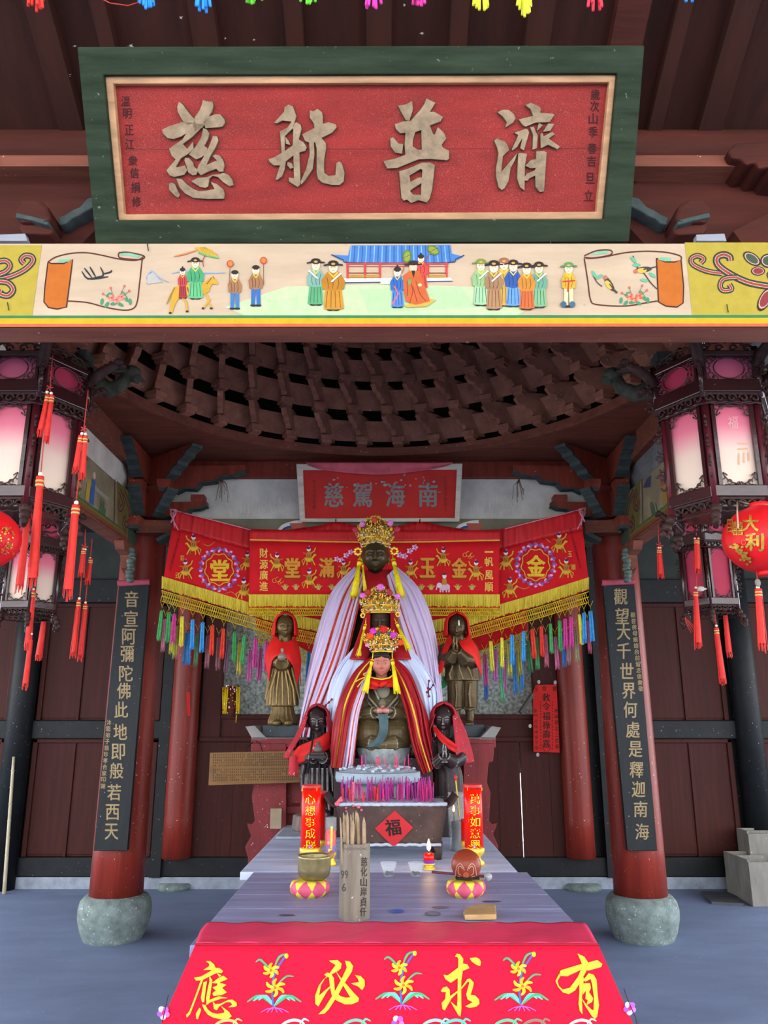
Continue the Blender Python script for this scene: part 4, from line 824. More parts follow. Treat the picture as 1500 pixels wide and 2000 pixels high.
tassel(L1, 2.98, [('c', [(103, 694), (101, 720), (98, 752)]), ('k', 97, 757), ('b', 92, 766, 3.2), ('b', 100, 768, 3.2), ('s', 91, 784, 78, 850, 9, 13, 14), ('s', 100, 785, 90, 862, 9, 13, 14), ('c', [(90, 800), (86, 860), (80, 922)]), ('b', 79, 926, 4.5), ('s', 77, 950, 62, 1140, 15, 22, 20)])
tassel(L1, 2.98, [('c', [(172, 762), (168, 800), (164, 834)]), ('k', 164, 838), ('b', 160, 847, 3.2), ('b', 167, 848, 3.2), ('s', 156, 864, 147, 922, 9, 12, 14), ('s', 166, 865, 161, 934, 9, 12, 14), ('c', [(160, 880), (154, 930), (149, 978)]), ('b', 149, 982, 4.5), ('s', 147, 1004, 133, 1162, 15, 19, 18)])
tassel(L1, 3.3, [('s', 54, 1012, 38, 1152, 14, 18, 0)]); tassel(L1, 3.1, [('c', [(60, 1000), (68, 1030)]), ('s', 70, 1030, 62, 1112, 12, 16, 0)])
tassel(L2, 4.85, [('c', [(167, 1034), (166, 1066)]), ('k', 165, 1068), ('b', 163, 1073, 2.2), ('b', 167, 1073, 2.2), ('s', 163, 1082, 159, 1126, 9, 13, 8), ('c', [(160, 1120), (156, 1166)]), ('b', 155, 1169, 2.8), ('s', 153, 1184, 143, 1280, 8, 11, 12)])
tassel(L2, 4.9, [('c', [(180, 1052), (177, 1086)]), ('b', 176, 1090, 2.2), ('s', 176, 1100, 171, 1140, 8, 11, 9), ('c', [(171, 1135), (167, 1174)]), ('b', 167, 1177, 2.6), ('s', 166, 1190, 156, 1286, 8, 10, 10)])
tassel(L2, 4.75, [('c', [(76, 1060), (70, 1120), (66, 1148)]), ('b', 65, 1151, 3), ('s', 64, 1166, 54, 1264, 9, 13, 13), ('c', [(63, 1180), (62, 1240)]), ('b', 62, 1238, 2.4), ('s', 60, 1250, 49, 1342, 9, 12, 0)])
tassel(L2, 4.95, [('s', 86, 1214, 76, 1286, 9, 13, 0)])
tassel(R2, 4.85, [('c', [(1285, 1026), (1287, 1066)]), ('k', 1288, 1066), ('b', 1286, 1070, 2), ('b', 1290, 1070, 2), ('s', 1288, 1080, 1291, 1128, 9, 12, 8)])
tassel(R2, 4.7, [('c', [(1362, 1004), (1360, 1046)]), ('b', 1357, 1052, 2.2), ('b', 1364, 1052, 2.2), ('s', 1361, 1062, 1362, 1118, 10, 14, 9), ('c', [(1361, 1110), (1360, 1150)]), ('b', 1359, 1148, 2.6), ('s', 1359, 1164, 1364, 1262, 9, 16, 12)])
tassel(R2, 4.8, [('c', [(1396, 1196), (1398, 1222)]), ('b', 1399, 1222, 2.6), ('s', 1400, 1238, 1412, 1332, 9, 13, 12)]); tassel(R2, 4.95, [('s', 1416, 1202, 1424, 1280, 9, 12, 0)])
m = MB(); m.ell(P(1369, 1150, 4.66), (.024, .012, .016), 8, 6); m.tube([P(1362, 1152, 4.66), P(1380, 1150, 4.66)], [.012, .004], 6); free(m.build('white_rag', mat('dusty_rag', '#b0a89a', .9)), R2)
m = MB()
for k in range(4): m.tube([P(1338, 1208 - k, 4.7), P(1342 + 4 * k, 1222, 4.7), P(1350 + 3 * k, 1236 - 3 * k, 4.7)], .0025, 4)
free(m.build('stray_thread', cordm), R2)
for o, pts, d in ((R1, [(1426, 662), (1424, 620)], 3.26), (L1, [(12, 668), (14, 640)], 3.26), (R2, [(1384, 1008), (1384, 900)], 4.9), (L2, [(90, 1030), (84, 1000), (92, 950)], 4.9)):
    a, b = V((o.location.x, d, o.location.z + (Z['t'] + .05) * o.scale.z)), V((o.location.x, d, 3.75)); m = MB(); n = int((b - a).length / .035)
    for i in range(n):
        c = a.lerp(b, (i + .5) / n); u = V((1, 0, 0)) if i % 2 else V((0, 1, 0))
        m.tube([c + u * (.009 * cos(x)) + V((0, 0, .022 * sin(x))) for x in [2 * pi * j / 8 for j in range(9)]], .003, 5)
    free(m.build('chain', mat('steel_chain', '#9a9a98', .35, 1)), o)
# painted marks on the near lantern's front panel
yf = 3.26 - (S2 - .012) * .866 - .0005; pt = Paint(planar((V((0, yf, 0)), V((0, -1, 0)))), .0012)
pt.text('福', (1431, 825, 20, 24), '#cf9a96', .0)
for l in ([(1440, 866), (1458, 866)], [(1441, 877), (1460, 876)], [(1443, 886), (1443, 908)], [(1453, 884), (1453, 904)], [(1461, 884), (1462, 900)]): pt.line(l, 3.2, '#c49a78')
free(pt.build('panel_lettering', None), R1)
# ------------------------------------------------------------------ round red lanterns with gilt writing
def round_lantern(px, py, rx, rz, d, label, left):
    c = P(px, py, d); k = ppm(py, d); R, H = rx / k, rz / k
    t = thing('round_lantern', c - V((0, 0, H)), label, 'lantern', 'round red lanterns')
    m = MB(); m.lathe([(R * sin(a), -H * cos(a)) for a in [pi * (i + .6) / 20.2 for i in range(20)]], c, 64, 0, True, True, 1, 1, .012, 16)
    m.build('shade', mat('red_lantern_cloth', '#c4161c', .45, var=.12, scale=8), t)
    m = MB(); m.lathe([(.03, H - .01), (.035, H + .012)], c, 16); m.lathe([(.035, -H - .012), (.03, -H + .01)], c, 16); m.build('end_ring', mat('red_lantern_cloth'), t)
    O = V((0, 0, CH))
    def fe(x, y, h):
        r = ray(x, y); s_ = V((1 / (R * 1.012), 1 / (R * 1.012), 1 / (H * 1.01))); a = V((r.x * s_.x, r.y * s_.y, r.z * s_.z)); o = O - c; b = V((o.x * s_.x, o.y * s_.y, o.z * s_.z))
        A, B, C_ = a.dot(a), 2 * a.dot(b), b.dot(b) - 1; D = max(B * B - 4 * A * C_, 0); q = O + r * ((-B - sqrt(D)) / (2 * A)); return q + (q - c).normalized() * h
    pt = Paint(fe, .002, .0001); gd = mat('gilt_print', '#b8923a', .35, .6, var=.4, scale=60)
    if not left:
        pt.text('大', (1466, 1022, 30, 30), gd, .04); pt.text('利', (1474, 1058, 34, 34), gd, .04); pt.ell(1453, 1059, 5, 5, '#d8683c'); pt.ell(1453, 1059, 4, 4, '#c4161c')
        pt.text('囍', (1442, 1032, 20, 26), gd, .02); pt.text('目', (1427, 1028, 10, 26), gd, .03)
        for k in range(46): a = RND.random(); pt.ell(1433 + 32 * a + RND.gauss(0, 3), 1062 + 32 * a + RND.gauss(0, 4), 3, 2.4, gd, 6)
    else:
        for k in range(90): pt.ell(RND.uniform(-20, 24), RND.uniform(1030, 1082), RND.uniform(1.5, 4), RND.uniform(1, 2), RND.choice([gd, gd, '#a8283c', '#8d5a1c']), 6, RND.random() * 3)
    pt.build('gilt_print', t)
    m = MB(); m.tube([c + V((0, 0, H)), P(px - (50 if not left else -10), 978, 3.08)], .003, 5); m.tube([P(px - (50 if not left else -10), 978, 3.08), P(px - 50, 1000, 2.8), P(px - 48, 1032, 2.745)], .003, 5); m.build('hanging_cord', mat('pale_cord', '#b89a84', .8), t)
    return c, H, t
c, H, t = round_lantern(1490, 1053, 74, 66, 2.85, 'round red lantern with gilt writing under the near hexagonal lantern', False)
tassel(t, 2.85, [('c', [(1478, 1115), (1480, 1146)]), ('b', 1480, 1147, 4), ('s', 1482, 1164, 1490, 1268, 13, 17, 14)])
m = MB(); m.ell(P(1480, 1138, 2.84), (.011, .009, .015), 8, 6); free(m.build('cord_knot', mat('grey_knot', '#7d756c', .9)), t)
round_lantern(-32, 1052, 68, 60, 2.85, 'round red lantern with dense gilt pattern at the left edge', True)
# ------------------------------------------------------------------ couplet boards on the columns
bd = mat('black_couplet_board', '#1a1e20', .55, var=.3, scale=6, st=(3, 3, .4), bump=.12, col2='#293236', amt=.3, fine=.06)
cg = mat('dull_gold_lettering', '#8d7a58', .5, .2, var=.25, scale=30)
def board(cn, name, big, sml, label, capw):
    pl = (V((0, 6.0, 0)), V((0, -1, 0))); f = planar(pl)
    t = thing('couplet_board', f(*cn[3], 0), label, 'couplet board', 'couplet boards on the columns')
    MB().prism([cn], lambda x, y, h: f(x, y, h - .045), .045).build('board', bd, t, bevel=.004)
    pt = Paint(f, .0012, .00003)
    for ch, x, y in big: pt.text(ch, (x, y, 26, 31), cg, .016)
    for ch, x, y in sml: pt.text(ch, (x, y, 9, 10), cg, .02)
    pt.build('lettering', t)
    x0, x1, y = capw; m = sheet([[f(x0, y + 2, .0), f(x1, y - 1, .0)], [f(x0, y - 8, .012), f(x1, y - 10, .012)], [f(x0 + 1, y - 9, -.05), f(x1 - 1, y - 11, -.05)]], 6, 16, .004, 2)
    m.build('cloth_cap', mat('faded_pink_cap', '#a8485a', .7, var=.2), t, solid=.004)
board([(232, 1143), (291, 1142), (248, 1662), (183, 1662)], 'l', list(zip('音宣阿彌陀佛此地即般若西天', (257, 256, 252, 249, 246, 242, 237, 235, 231, 228, 223, 220, 218), (1170, 1208, 1243, 1277, 1315, 1349, 1386, 1429, 1468, 1505, 1547, 1586, 1624))),
      [(ch, 213 - 1.15 * k, 1411 + 12.4 * k) for k, ch in enumerate('沐恩弟子翁珍孝合家叩謝')], 'black couplet board starting with the character for sound', (230, 293, 1143))
board([(1178, 1143), (1239, 1142), (1284, 1662), (1226, 1662)], 'r', list(zip('觀望大千世界何處是釋迦南海', (1212, 1215, 1218, 1218, 1224, 1228, 1231, 1236, 1241, 1243, 1247, 1251, 1254), (1165, 1203, 1234, 1271, 1310, 1349, 1386, 1425, 1463, 1503, 1541, 1580, 1624))),
      [(ch, 1236 + 1.25 * k, 1201 + 12 * k) for k, ch in enumerate('觀音佛母娘娘台前留念信衆敬')], 'black couplet board starting with the character for behold', (1175, 1240, 1142))
# ------------------------------------------------------------------ things on and by the back wall
pl = (V((0, 7.93, 0)), V((0, -1, 0))); f = planar(pl)
t = thing('paper_charm', f(1067, 1470, 0), 'red paper charm printed with black columns pasted beside the back window', 'paper charm')
MB().prism([[(1046, 1338), (1087, 1337), (1093, 1470), (1042, 1468), (1041, 1352)]], lambda x, y, h: f(x, y, h - .002), .003).build('sheet', mat('red_paper', '#b4201c', .8, var=.12), t)
pt = Paint(f, .0016)
for k, ch in enumerate('敕令福祿壽喜'): pt.text(ch, (1067, 1362 + 18 * k, 15, 16), '#2a1614', .02)
for k, ch in enumerate('家門迎祥中保平安'): pt.text(ch, (1046 + k * .3, 1388 + 10.4 * k, 7, 8), '#2a1614', .01)
for k, ch in enumerate('奉神恩金上招福'): pt.text(ch, (1086 + k * .3, 1388 + 11.6 * k, 7, 9), '#2a1614', .01)
for x, ch in zip((1047, 1063, 1083), '玉雲壇'): pt.text(ch, (x, 1345, 8, 9), '#2a1614', .01)
for x in (1055, 1078):
    for k in range(16): pt.line([(x, 1370 + k * 6), (x + 1.5, 1373 + k * 6)], 1.4, '#3c1614')
pt.line([(1063, 1455), (1060, 1460), (1065, 1468)], 1, '#2a1614', sm=3).line([(1072, 1455), (1075, 1460), (1070, 1468)], 1, '#2a1614', sm=3)
for x, y in ((1052, 1332), (1084, 1333), (1050, 1474), (1035, 1418)): pt.ell(x, y, 3, 4, '#9a9a96')
pt.build('printing', t)
m = MB(); m.bar(P(1016, 1392, 7.86), P(1040, 1356, 7.9), .05, .03); m.build('wood_strip', mat('grey_strip', '#4c4a44', .8), None, 'short grey wooden strip propped across the window corner by the charm', 'strip')
sb = thing('scripture_board', P(497, 1534, 5.3), 'varnished board with tiny rows of scripture hung on the altar side', 'board'); pl = (V((0, 5.33, 0)), V((0, -1, 0))); f = planar(pl)
MB().prism([[(410, 1470), (598, 1466), (600, 1528), (407, 1534)]], lambda x, y, h: f(x, y, h - .02), .02).build('board', mat('varnished_board', '#6b4a22', .5, var=.25, scale=6, st=(.4, 2, 2)), sb, bevel=.003)
pt = Paint(f, .0012, 0)
for i in range(48):
    for j in range(10):
        x = 417 + i * 3.75; y = 1474.5 + j * 5.2 + (3 if j > 4 else 0) - (i * .05)
        if RND.random() < .93: pt.line([(x - .9, y - 1), (x + 1, y - 1.1)], .8, '#3a2a16').line([(x, y - 1.7), (x - .2, y + 1.7)], .8, '#3a2a16'); (pt.line([(x - 1, y + .9), (x + 1, y + .7)], .7, '#3a2a16') if RND.random() < .7 else 0)
pt.build('scripture', sb)
m = MB(); m.tube([P(482, 1472, 5.335), P(484, 1458, 5.34), P(497, 1447, 5.49), P(508, 1452, 5.36), P(514, 1472, 5.335)], .004, 6); m.build('wire', dark, sb)
# stick, crates, board
fl0 = PZ(8, 1746, 0); m = MB(); a, b = fl0, P(27, 1478, 7.82); m.tube([a.lerp(b, i / 8) for i in range(9)], [.017 - .0005 * i for i in range(9)], 10)
for i in range(1, 8): c = a.lerp(b, i / 8 + .02); m.ell(c, (.019, .019, .008), 10, 6)
m.build('bamboo_pole', mat('bamboo', '#b0a58c', .6, var=.25, scale=8), None, 'pale bamboo pole leaning on the left black wall post', 'pole')
gw = mat('weathered_grey_wood', '#7d7a74', .85, var=.25, scale=6, st=(2, 2, .5), bump=.2, fine=.1)
def crate(x0, x1, y0, y1, h, label, top0=0):
    t = thing('wooden_crate', ((x0 + x1) / 2, (y0 + y1) / 2, 0), label, 'crate'); k = .022
    for a, b, nm in (((x0, y0, 0), (x1, y0 + k, h * .96), 'end_panel'), ((x0, y1 - k, 0), (x1, y1, h), 'end_panel'), ((x0, y0 + k, 0), (x0 + k, y1 - k, h), 'side_panel'), ((x1 - k, y0 + k, 0), (x1, y1 - k, h), 'side_panel'), ((x0 + k, y0 + k, 0), (x1 - k, y1 - k, .03), 'bottom_panel'), ((x0 + k, y0 + (y1 - y0) * .6, .1), (x1 - k, y0 + (y1 - y0) * .65, h * .98), 'divider')):
        MB().bb(a, b).build(nm, gw, t, bevel=.003)
ca = PZ(1471, 1771, 0); cb = PZ(1433, 1746, 0); crate(ca.x, ca.x + .75, ca.y, min(cb.y, 7.9), .36, 'open grey wooden crate standing by the right black wall post'); crate(ca.x + .2, ca.x + .9, cb.y - .1, 7.9, .54, 'taller crate behind the open grey crate at the right')
q = [PZ(x, y, 0) for x, y in ((1369, 1745), (1433, 1747), (1453, 1770), (1390, 1766))]; m = MB(); m.hexa([p + V((0, 0, .001)) for p in q] + [p + V((0, 0, .02)) for p in q]); m.build('floor_plank', mat('dark_plank', '#4f5258', .9, var=.2), None, 'flat grey plank lying on the floor beside the crate', 'plank')
# window ornament
t = thing('festoon_ornament', P(450, 1396, 7.96), 'small maroon ornament with yellow streamers standing in the back window', 'ornament'); D = 7.97
MB().ell(P(452, 1352, D), (.085, .02, .06), 18, 10).build('maroon_disc', mat('maroon_velvet', '#6d1a1a', .8), t)
ys = mat('yellow_streamer', '#c9a80c', .6, var=.25, scale=20)
for x0, x1, w_ in ((436, 436, 4), (441, 438, 4), (445, 441, 3), (464, 463, 5), (468, 466, 3)):
    m = MB(); m.tube([P(x0, 1342, D - .03), P((x0 + x1) / 2, 1370, D - .04), P(x1, 1394, D - .03)], w_ / 400, 8, flat=.5); m.build('streamer', ys, t)
m = MB(); m.tube([P(462, 1396, 7.93), P(461, 1412, 7.93)], .016, 6, flat=.3); m.build('streamer', ys, t)
m = MB()
for k in range(60): m.ell(P(RND.uniform(434, 466), RND.uniform(1338, 1392), D - .02 - .02 * RND.random()), .008, 6, 4, k % 3)
m.ell(P(453, 1376, D - .01), (.05, .03, .12), 12, 8, 3); m.build('beadwork', [gold, mat('red_bead', '#8d1414', .5), white, mat('dark_figure', '#4a1c16', .7)], t)
# ------------------------------------------------------------------ garland of yarn tassels overhead
t = thing('tassel_garland', P(750, -70, 1.5), 'string of bright yarn tassels whose tips hang into the top of view', 'garland')
m = MB(); m.tube([P(x, -95 + 20 * sin(x * .01), 1.5) for x in range(-100, 1700, 50)], .003, 6); m.tube([P(180, -12, 1.5), P(215, 6, 1.5), P(250, 11, 1.5), P(285, 0, 1.5)], .0014, 5); m.build('cord', cordm, t)
for x, y, c in ((70, 20, '#e83a2e'), (285, 20, '#2f8fe0'), (396, 30, '#2f8fe0'), (496, 9, '#6fe03a'), (600, 12, '#6fe03a'), (730, 20, '#e03aa0'), (820, 14, '#e03a90'), (938, 20, '#e0e03a'), (1026, 32, '#e0e03a'), (1162, 22, '#f03a4a'), (1352, 6, '#2f8fe0')):
    m = MB(); ym_ = mat('yarn_' + c[1:], c, .7, var=.12)
    for k in range(9):
        dx = RND.uniform(-16, 16); m.tube([P(x + dx * .2, -75, 1.5), P(x + dx * .6, -35, 1.5 + RND.uniform(-.01, .01)), P(x + dx, y + RND.uniform(-16, 4) - abs(dx) * .5, 1.5 + RND.uniform(-.02, .02))], .0036, 6)
    m.build('yarn_tassel', ym_, t)
# ================================================================== embroidered banners
bred = mat('banner_red_cloth', '#c2121a', .8, var=.1, scale=9, sheen=0); satin = mat('banner_red_satin', '#bc2024', .4, var=.18, scale=14, st=(3, 3, .5), bump=.1)
fringem = mat('yellow_fringe', '#cdb63a', .5, var=.35, scale=26, st=(9, 3, .35), bump=.4, col2='#e6d77a', amt=.6); netm = mat('yellow_net_cord', '#c9a51c', .5, var=.3, scale=30)
def itp(pts, x):
    for (a, b), (c, d) in zip(pts, pts[1:]):
        if x <= c: return b + (d - b) * (x - a) / (c - a) if x >= a else b
    return pts[-1][1]
gth, mag = '#c9a030', '#c9468a'
def rider(pt, x, y, s=1, fl=1, c='#c9a22c', pal='#d9c9c4'):
    X = lambda k: x + fl * k * s; Y = lambda k: y + k * s
    pt.ell(X(0), Y(6), 8 * s, 4.4 * s, c, 10, .2 * fl); pt.line([(X(6), Y(4)), (X(11), Y(-3)), (X(13), Y(-1))], 3 * s, c)
    for k, e in ((-7, -10), (-3, -3), (4, 6), (7, 11)): pt.line([(X(k), Y(8)), (X((k + e) / 2), Y(12)), (X(e), Y(16))], 1.8 * s, c if k % 2 else '#8d5a1c')
    pt.line([(X(-8), Y(5)), (X(-12), Y(8)), (X(-11), Y(13))], 1.6 * s, c, True)
    pt.poly([(X(-4), Y(4)), (X(4), Y(4)), (X(5), Y(-5)), (X(0), Y(-9)), (X(-5), Y(-4))], '#a8722a'); pt.line([(X(4), Y(-5)), (X(10), Y(-9)), (X(12), Y(-15))], 1.8 * s, c); pt.line([(X(-4), Y(-4)), (X(-10), Y(-6))], 1.8 * s, '#a86a24')
    pt.ell(X(0), Y(-12), 3.6 * s, 3.8 * s, pal, 10); pt.ell(X(-.4), Y(-14), 3.4 * s, 2.2 * s, '#4a2440', 10); pt.ell(X(1), Y(-17), 1.8 * s, 1.8 * s, mag, 8)
    for k in (-2, 2): pt.line([(X(k), Y(-3)), (X(k * .5), Y(2))], .9 * s, '#5c2a1c')
def orchid(pt, x, y, s=1):
    for k in range(4):
        cx_, cy_ = x + (k * 9 - 14) * s, y + (5 * sin(k * 1.7) - k * 3) * s
        for q in range(5): pt.ell(cx_ + 3.4 * s * cos(q * 1.257), cy_ + 3.4 * s * sin(q * 1.257), 2.6 * s, 2 * s, ['#d8a8c0', '#c978a8', '#e0c0cc'][q % 3], 7, q * 1.257)
        pt.ell(cx_, cy_, 1.4 * s, 1.4 * s, '#8d2a6a', 6)
def grass(pt, x, y, s=1, c='#c9b05a'):
    for k in (-7, -4, -1.5, 1.5, 4, 7): pt.line([(x + k * .2 * s, y), (x + k * .6 * s, y - 6 * s), (x + k * s, y - (11 - abs(k) * .6) * s)], 1.4 * s, c if k % 2 else '#7c8a3a', True)
def cloudm(pt, x, y, s=1):
    for dx, dy, r in ((-7, 0, 4), (0, -2, 5), (7, 0, 4), (3, 4, 3)): pt.line([(x + (dx + r * cos(a)) * s, y + (dy + r * sin(a)) * s) for a in [i * .7 for i in range(8)]], .9 * s, gth)
def netband(f, x0, x1, yb, hgt, st, par, d=.0, r=.0022, w_=4):
    m = MB(); n = int((x1 - x0) / st)
    for i in range(n):
        xa = x0 + i * st
        for dx in (-1, 1):
            xb = xa + dx * w_ * 1.6
            if x0 - 4 < xb < x1 + 4: m.tube([f(xa, yb(xa), d), f((xa + xb) / 2, yb((xa + xb) / 2) + hgt / 2, d), f(xb, yb(xb) + hgt, d)], r, 4, 0, False)
    for k in (0, .5, 1): m.tube([f(x0 + (x1 - x0) * i / 40, yb(x0 + (x1 - x0) * i / 40) + hgt * k, d + .002) for i in range(41)], r * 1.6, 5)
    m.build('net_band', netm, par)
def fringe(f, x0, x1, yt, hgt, par, nm='fringe', am=.004):
    n = int((x1 - x0) / 1.6); m = MB(); a = [];
    vs = []; rng = RND
    for i in range(n + 1):
        x = x0 + (x1 - x0) * i / n; j = am * (1 if i % 2 else -1) + rng.uniform(-.002, .002); y = yt(x)
        for k in (0, .33, .66, 1): vs.append(f(x + rng.uniform(-.4, .4) * k, y + hgt * k + (rng.uniform(-2, 1.5) if k == 1 else 0), .006 + j * (.3 + .7 * k)))
    m.add(vs, [(i * 4 + k, (i + 1) * 4 + k, (i + 1) * 4 + k + 1, i * 4 + k + 1) for i in range(n) for k in range(3)], 0, False); m.build(nm, fringem, par, solid=.0015)
YT = {}
def bt_mesh(c, L_=.22, w_=.022):      # one banner tassel hanging from its origin
    k = (c, L_)
    if k not in YT:
        m = MB()
        for sg in (-1, 1): m.tube([(0, 0, -.045), (sg * .012, 0, -.02), (sg * .022, 0, .0)], .0016, 4, 1)
        m.tube([(0, 0, -.045), (0, 0, -.075)], .0016, 4, 1); m.ell((0, 0, -.062), .005, 6, 5, 2)
        for q in (-1, 1):
            a = V((q * w_ * .3, 0, -.075)); skirt(m, a, a + V((q * .003, 0, -L_)), w_ * .32, w_ * .4, 12, 0, .0018)
        me = m.build('tassel', [mat('yarn_' + c[1:], c, .65, var=.22, scale=30), netm, dark], None); YT[k] = me.data; bpy.data.objects.remove(me)
        zt2 = max(v.co.z for v in YT[k].vertices); YT[k]['zt'] = zt2
        for v in YT[k].vertices: v.co.z -= zt2
    return YT[k]
def put_tassel(par, p, c, L_=.22):
    o = bpy.data.objects.new('tassel', bt_mesh(c, L_)); COL.objects.link(o); o.parent = par; o.location = V(p) - par.location; o.rotation_euler = (RND.uniform(-.04, .04), RND.uniform(-.05, .05), RND.uniform(-.5, .5)); return o
# long sagging banner tied to both bracket sets
dA = lambda x: 6.1 - .24 * ((x - 735) / 400) ** 2
fA = lambda x, y, h: P(x, y, dA(x) - h)
topA = [(340, 997), (400, 1011), (490, 1033), (560, 1035), (620, 1027), (655, 1018), (700, 1027), (735, 1030), (780, 1027), (820, 1017), (860, 1026), (920, 1036), (975, 1034), (1060, 1012), (1135, 996)]
botA = [(300, 1122), (318, 1128), (400, 1152), (485, 1178), (560, 1200), (640, 1215), (735, 1222), (830, 1215), (900, 1205), (977, 1182), (1060, 1158), (1148, 1130), (1160, 1126)]
def xa(x, v):   # ends splay outwards at the foot
    k = (x - 737) / 398; return x + (22 if k < 0 else -16) * (-1) * abs(k) ** 6 * v * (1 if k < 0 else 1)
A_ = thing('embroidered_banner', P(737, 1030, 6.0), 'long sagging red banner with round medallions tied between both bracket sets', 'banner')
def fa_(u, v, y0=0, y1=1, fo=0):
    x = 341 + 793 * u; yt, yb = itp(topA, x), itp(botA, x + (-20 if x < 400 else 0)); vv = y0 + (y1 - y0) * v
    return fA(xa(x, vv), yt + (yb - yt) * vv, fo * (sin(x * .55) + .6 * sin(x * .23 + 1)) * (1 - .5 * v) + .004 * sin(x * .03) * v)
MB().grid(lambda u, v: fa_(u, v, 0, .27, .008), 240, 6).build('satin_header', satin, A_, solid=.002)
MB().grid(lambda u, v: fa_(u, v, .26, 1.0), 120, 12).build('field', bred, A_, solid=.002)
lb = lambda x: itp(botA, x)
fringe(fA, 316, 1150, lambda x: lb(x) - 2, 24, A_)
netband(lambda x, y, h: fA(x, y, h - .008), 316, 1150, lambda x: lb(x) + 26, 21, 4.2, A_)
MB().grid(lambda u, v: fA(316 + 834 * u, lb(316 + 834 * u) - 3 + 26 * v, -.012), 100, 3).build('backing', bred, A_, solid=.002)
pt = Paint(fA, .008, .00004)
for cx_, cy_, ch in ((428, 1112, '堂'), (1046, 1103, '金')):
    n = 20
    for i in range(n):
        a = 2 * pi * i / n; x, y = cx_ + 36 * cos(a), cy_ + 39 * sin(a)
        for q in range(4): pt.ell(x + 3 * cos(q * 1.57 + a), y + 3 * sin(q * 1.57 + a), 3.4, 2.3, ['#b85a98', '#d8a0c0', '#8d3a7c', '#6a5a8d'][(i + q) % 4], 7, q)
    pt.line([(cx_ + (27 + 1.6 * sin(9 * a)) * cos(a), cy_ + (30 + 1.6 * sin(9 * a)) * sin(a)) for a in [2 * pi * i / 72 for i in range(73)]], 1.8, gth)
    pt.text(ch, (cx_ + 1, cy_ + 1, 34, 40), '#d9b02c', .05); pt.build('medallion', A_); pt = Paint(fA, .008, .00004)
for x, y, s, fl in ((378, 1064, 1.2, -1), (362, 1112, 1.15, 1), (483, 1096, 1.1, 1), (476, 1150, 1.25, 1), (1092, 1060, 1.2, 1), (1106, 1110, 1.15, -1), (988, 1094, 1.2, 1), (996, 1148, 1.2, 1)):
    rider(pt, x, y, s, fl); pt.build('rider_motif', A_); pt = Paint(fA, .008, .00004)
for l in ([(396, 1062), (408, 1066), (420, 1058)], [(440, 1160), (452, 1156), (462, 1164)], [(1012, 1146), (1024, 1150), (1034, 1146)], [(1066, 1052), (1076, 1060)]): pt.line(l, 1.6, '#a8842c', True, 4)
for k in range(16): x, y = 352 - 20 * k / 16, 1040 + 76 * k / 16; pt.text('二零二零年佛誕信士敬奉合家平安吉'[k], (x, y, 4.5, 5), '#2a1414', .0)
for k in range(14): x, y = 1114 + 21 * k / 14, 1034 + 80 * k / 14; pt.text('信女合家敬奉佛前福慧雙修吉祥如意'[k], (x, y, 4.5, 5), '#2a1414', .0)
for x, y, ch in ((356, 1090, '彩'), (346, 1124, '云'), (1113, 1082, '玉'), (1120, 1108, '順')): pt.text(ch, (x, y, 8, 11), gth, .02)
pt.build('embroidery', A_)
cols = dict(g='#3f9a52', m='#c93a8e', y='#d6cb3a', b='#3a92cf', r='#d93a26')
fr = list(zip((318, 331, 342, 357, 377, 397, 416, 438, 459, 479, 500, 522, 604, 957, 980, 1000, 1022, 1038, 1056, 1074, 1092, 1103, 1114, 1130, 1140, 1152), 'ggmybbrrggmmbyybbrrggmmybb'))
for x, c in fr: put_tassel(A_, fA(x, lb(x) + 45, .0), cols[c], .21)
for x, c in zip((324, 337, 348, 352, 367, 372, 387, 406, 412, 428, 448, 468, 490, 511, 530, 545, 946, 968, 992, 1012, 1030, 1047, 1065, 1083, 1098, 1109, 1122, 1146), ['#9a5a68', '#b0a83a', '#8d8a32', '#a84a62', '#2f5f8d', '#2f6fa0', '#4a6a4a', '#7a4a52', '#7d545c', '#7d5458', '#6a4a5c', '#b0a03a', '#b04a86', '#a84a80', '#3f7a4a', '#b05a88', '#b04a80', '#a8609a', '#b0a83a', '#9a8a34', '#3a6f4a', '#3a7a4a', '#a8566a', '#a85a78', '#2f5fa0', '#7d5a60', '#7d7a5a', '#8d3a4a']): put_tassel(A_, fA(x, lb(x) + 66 + RND.uniform(-6, 8), -.07), c, .23)
for sx, x, y in ((-1, 345, 998), (1, 1131, 996)):
    m = MB(); q = P(x, y, dA(x)); m.tube([q + V((0, -.01, 0)), P(x - sx * -12, y - 4, 5.9), P(x + sx * 10, y + 8, 5.93)], .008, 8)
    for k in range(3): m.tube([q, q + V((sx * .02 * k, -.03, -.03)), q + V((sx * (.03 - .03 * k), -.03, -.1 - .03 * k))], .007, 6, 0, flat=.5)
    m.build('tie_ribbon', mat('pink_ribbon', '#d88a96', .6, var=.1), A_)
    m = MB(); m.tube([q, P(x - sx * 75, y + 19, dA(x - sx * 75) - .01), P(x - sx * 145, y + 37, dA(x - sx * 145) - .01)], .005, 6); m.build('pink_cord', mat('pink_ribbon', '#d88a96'), A_)
for x in (656, 820):
    m = MB(); m.tube([P(x, 1008, 6.15), P(x, 1012, 6.04), P(x, 1022, 6.02)], .004, 6); m.build('hook', dark, A_)
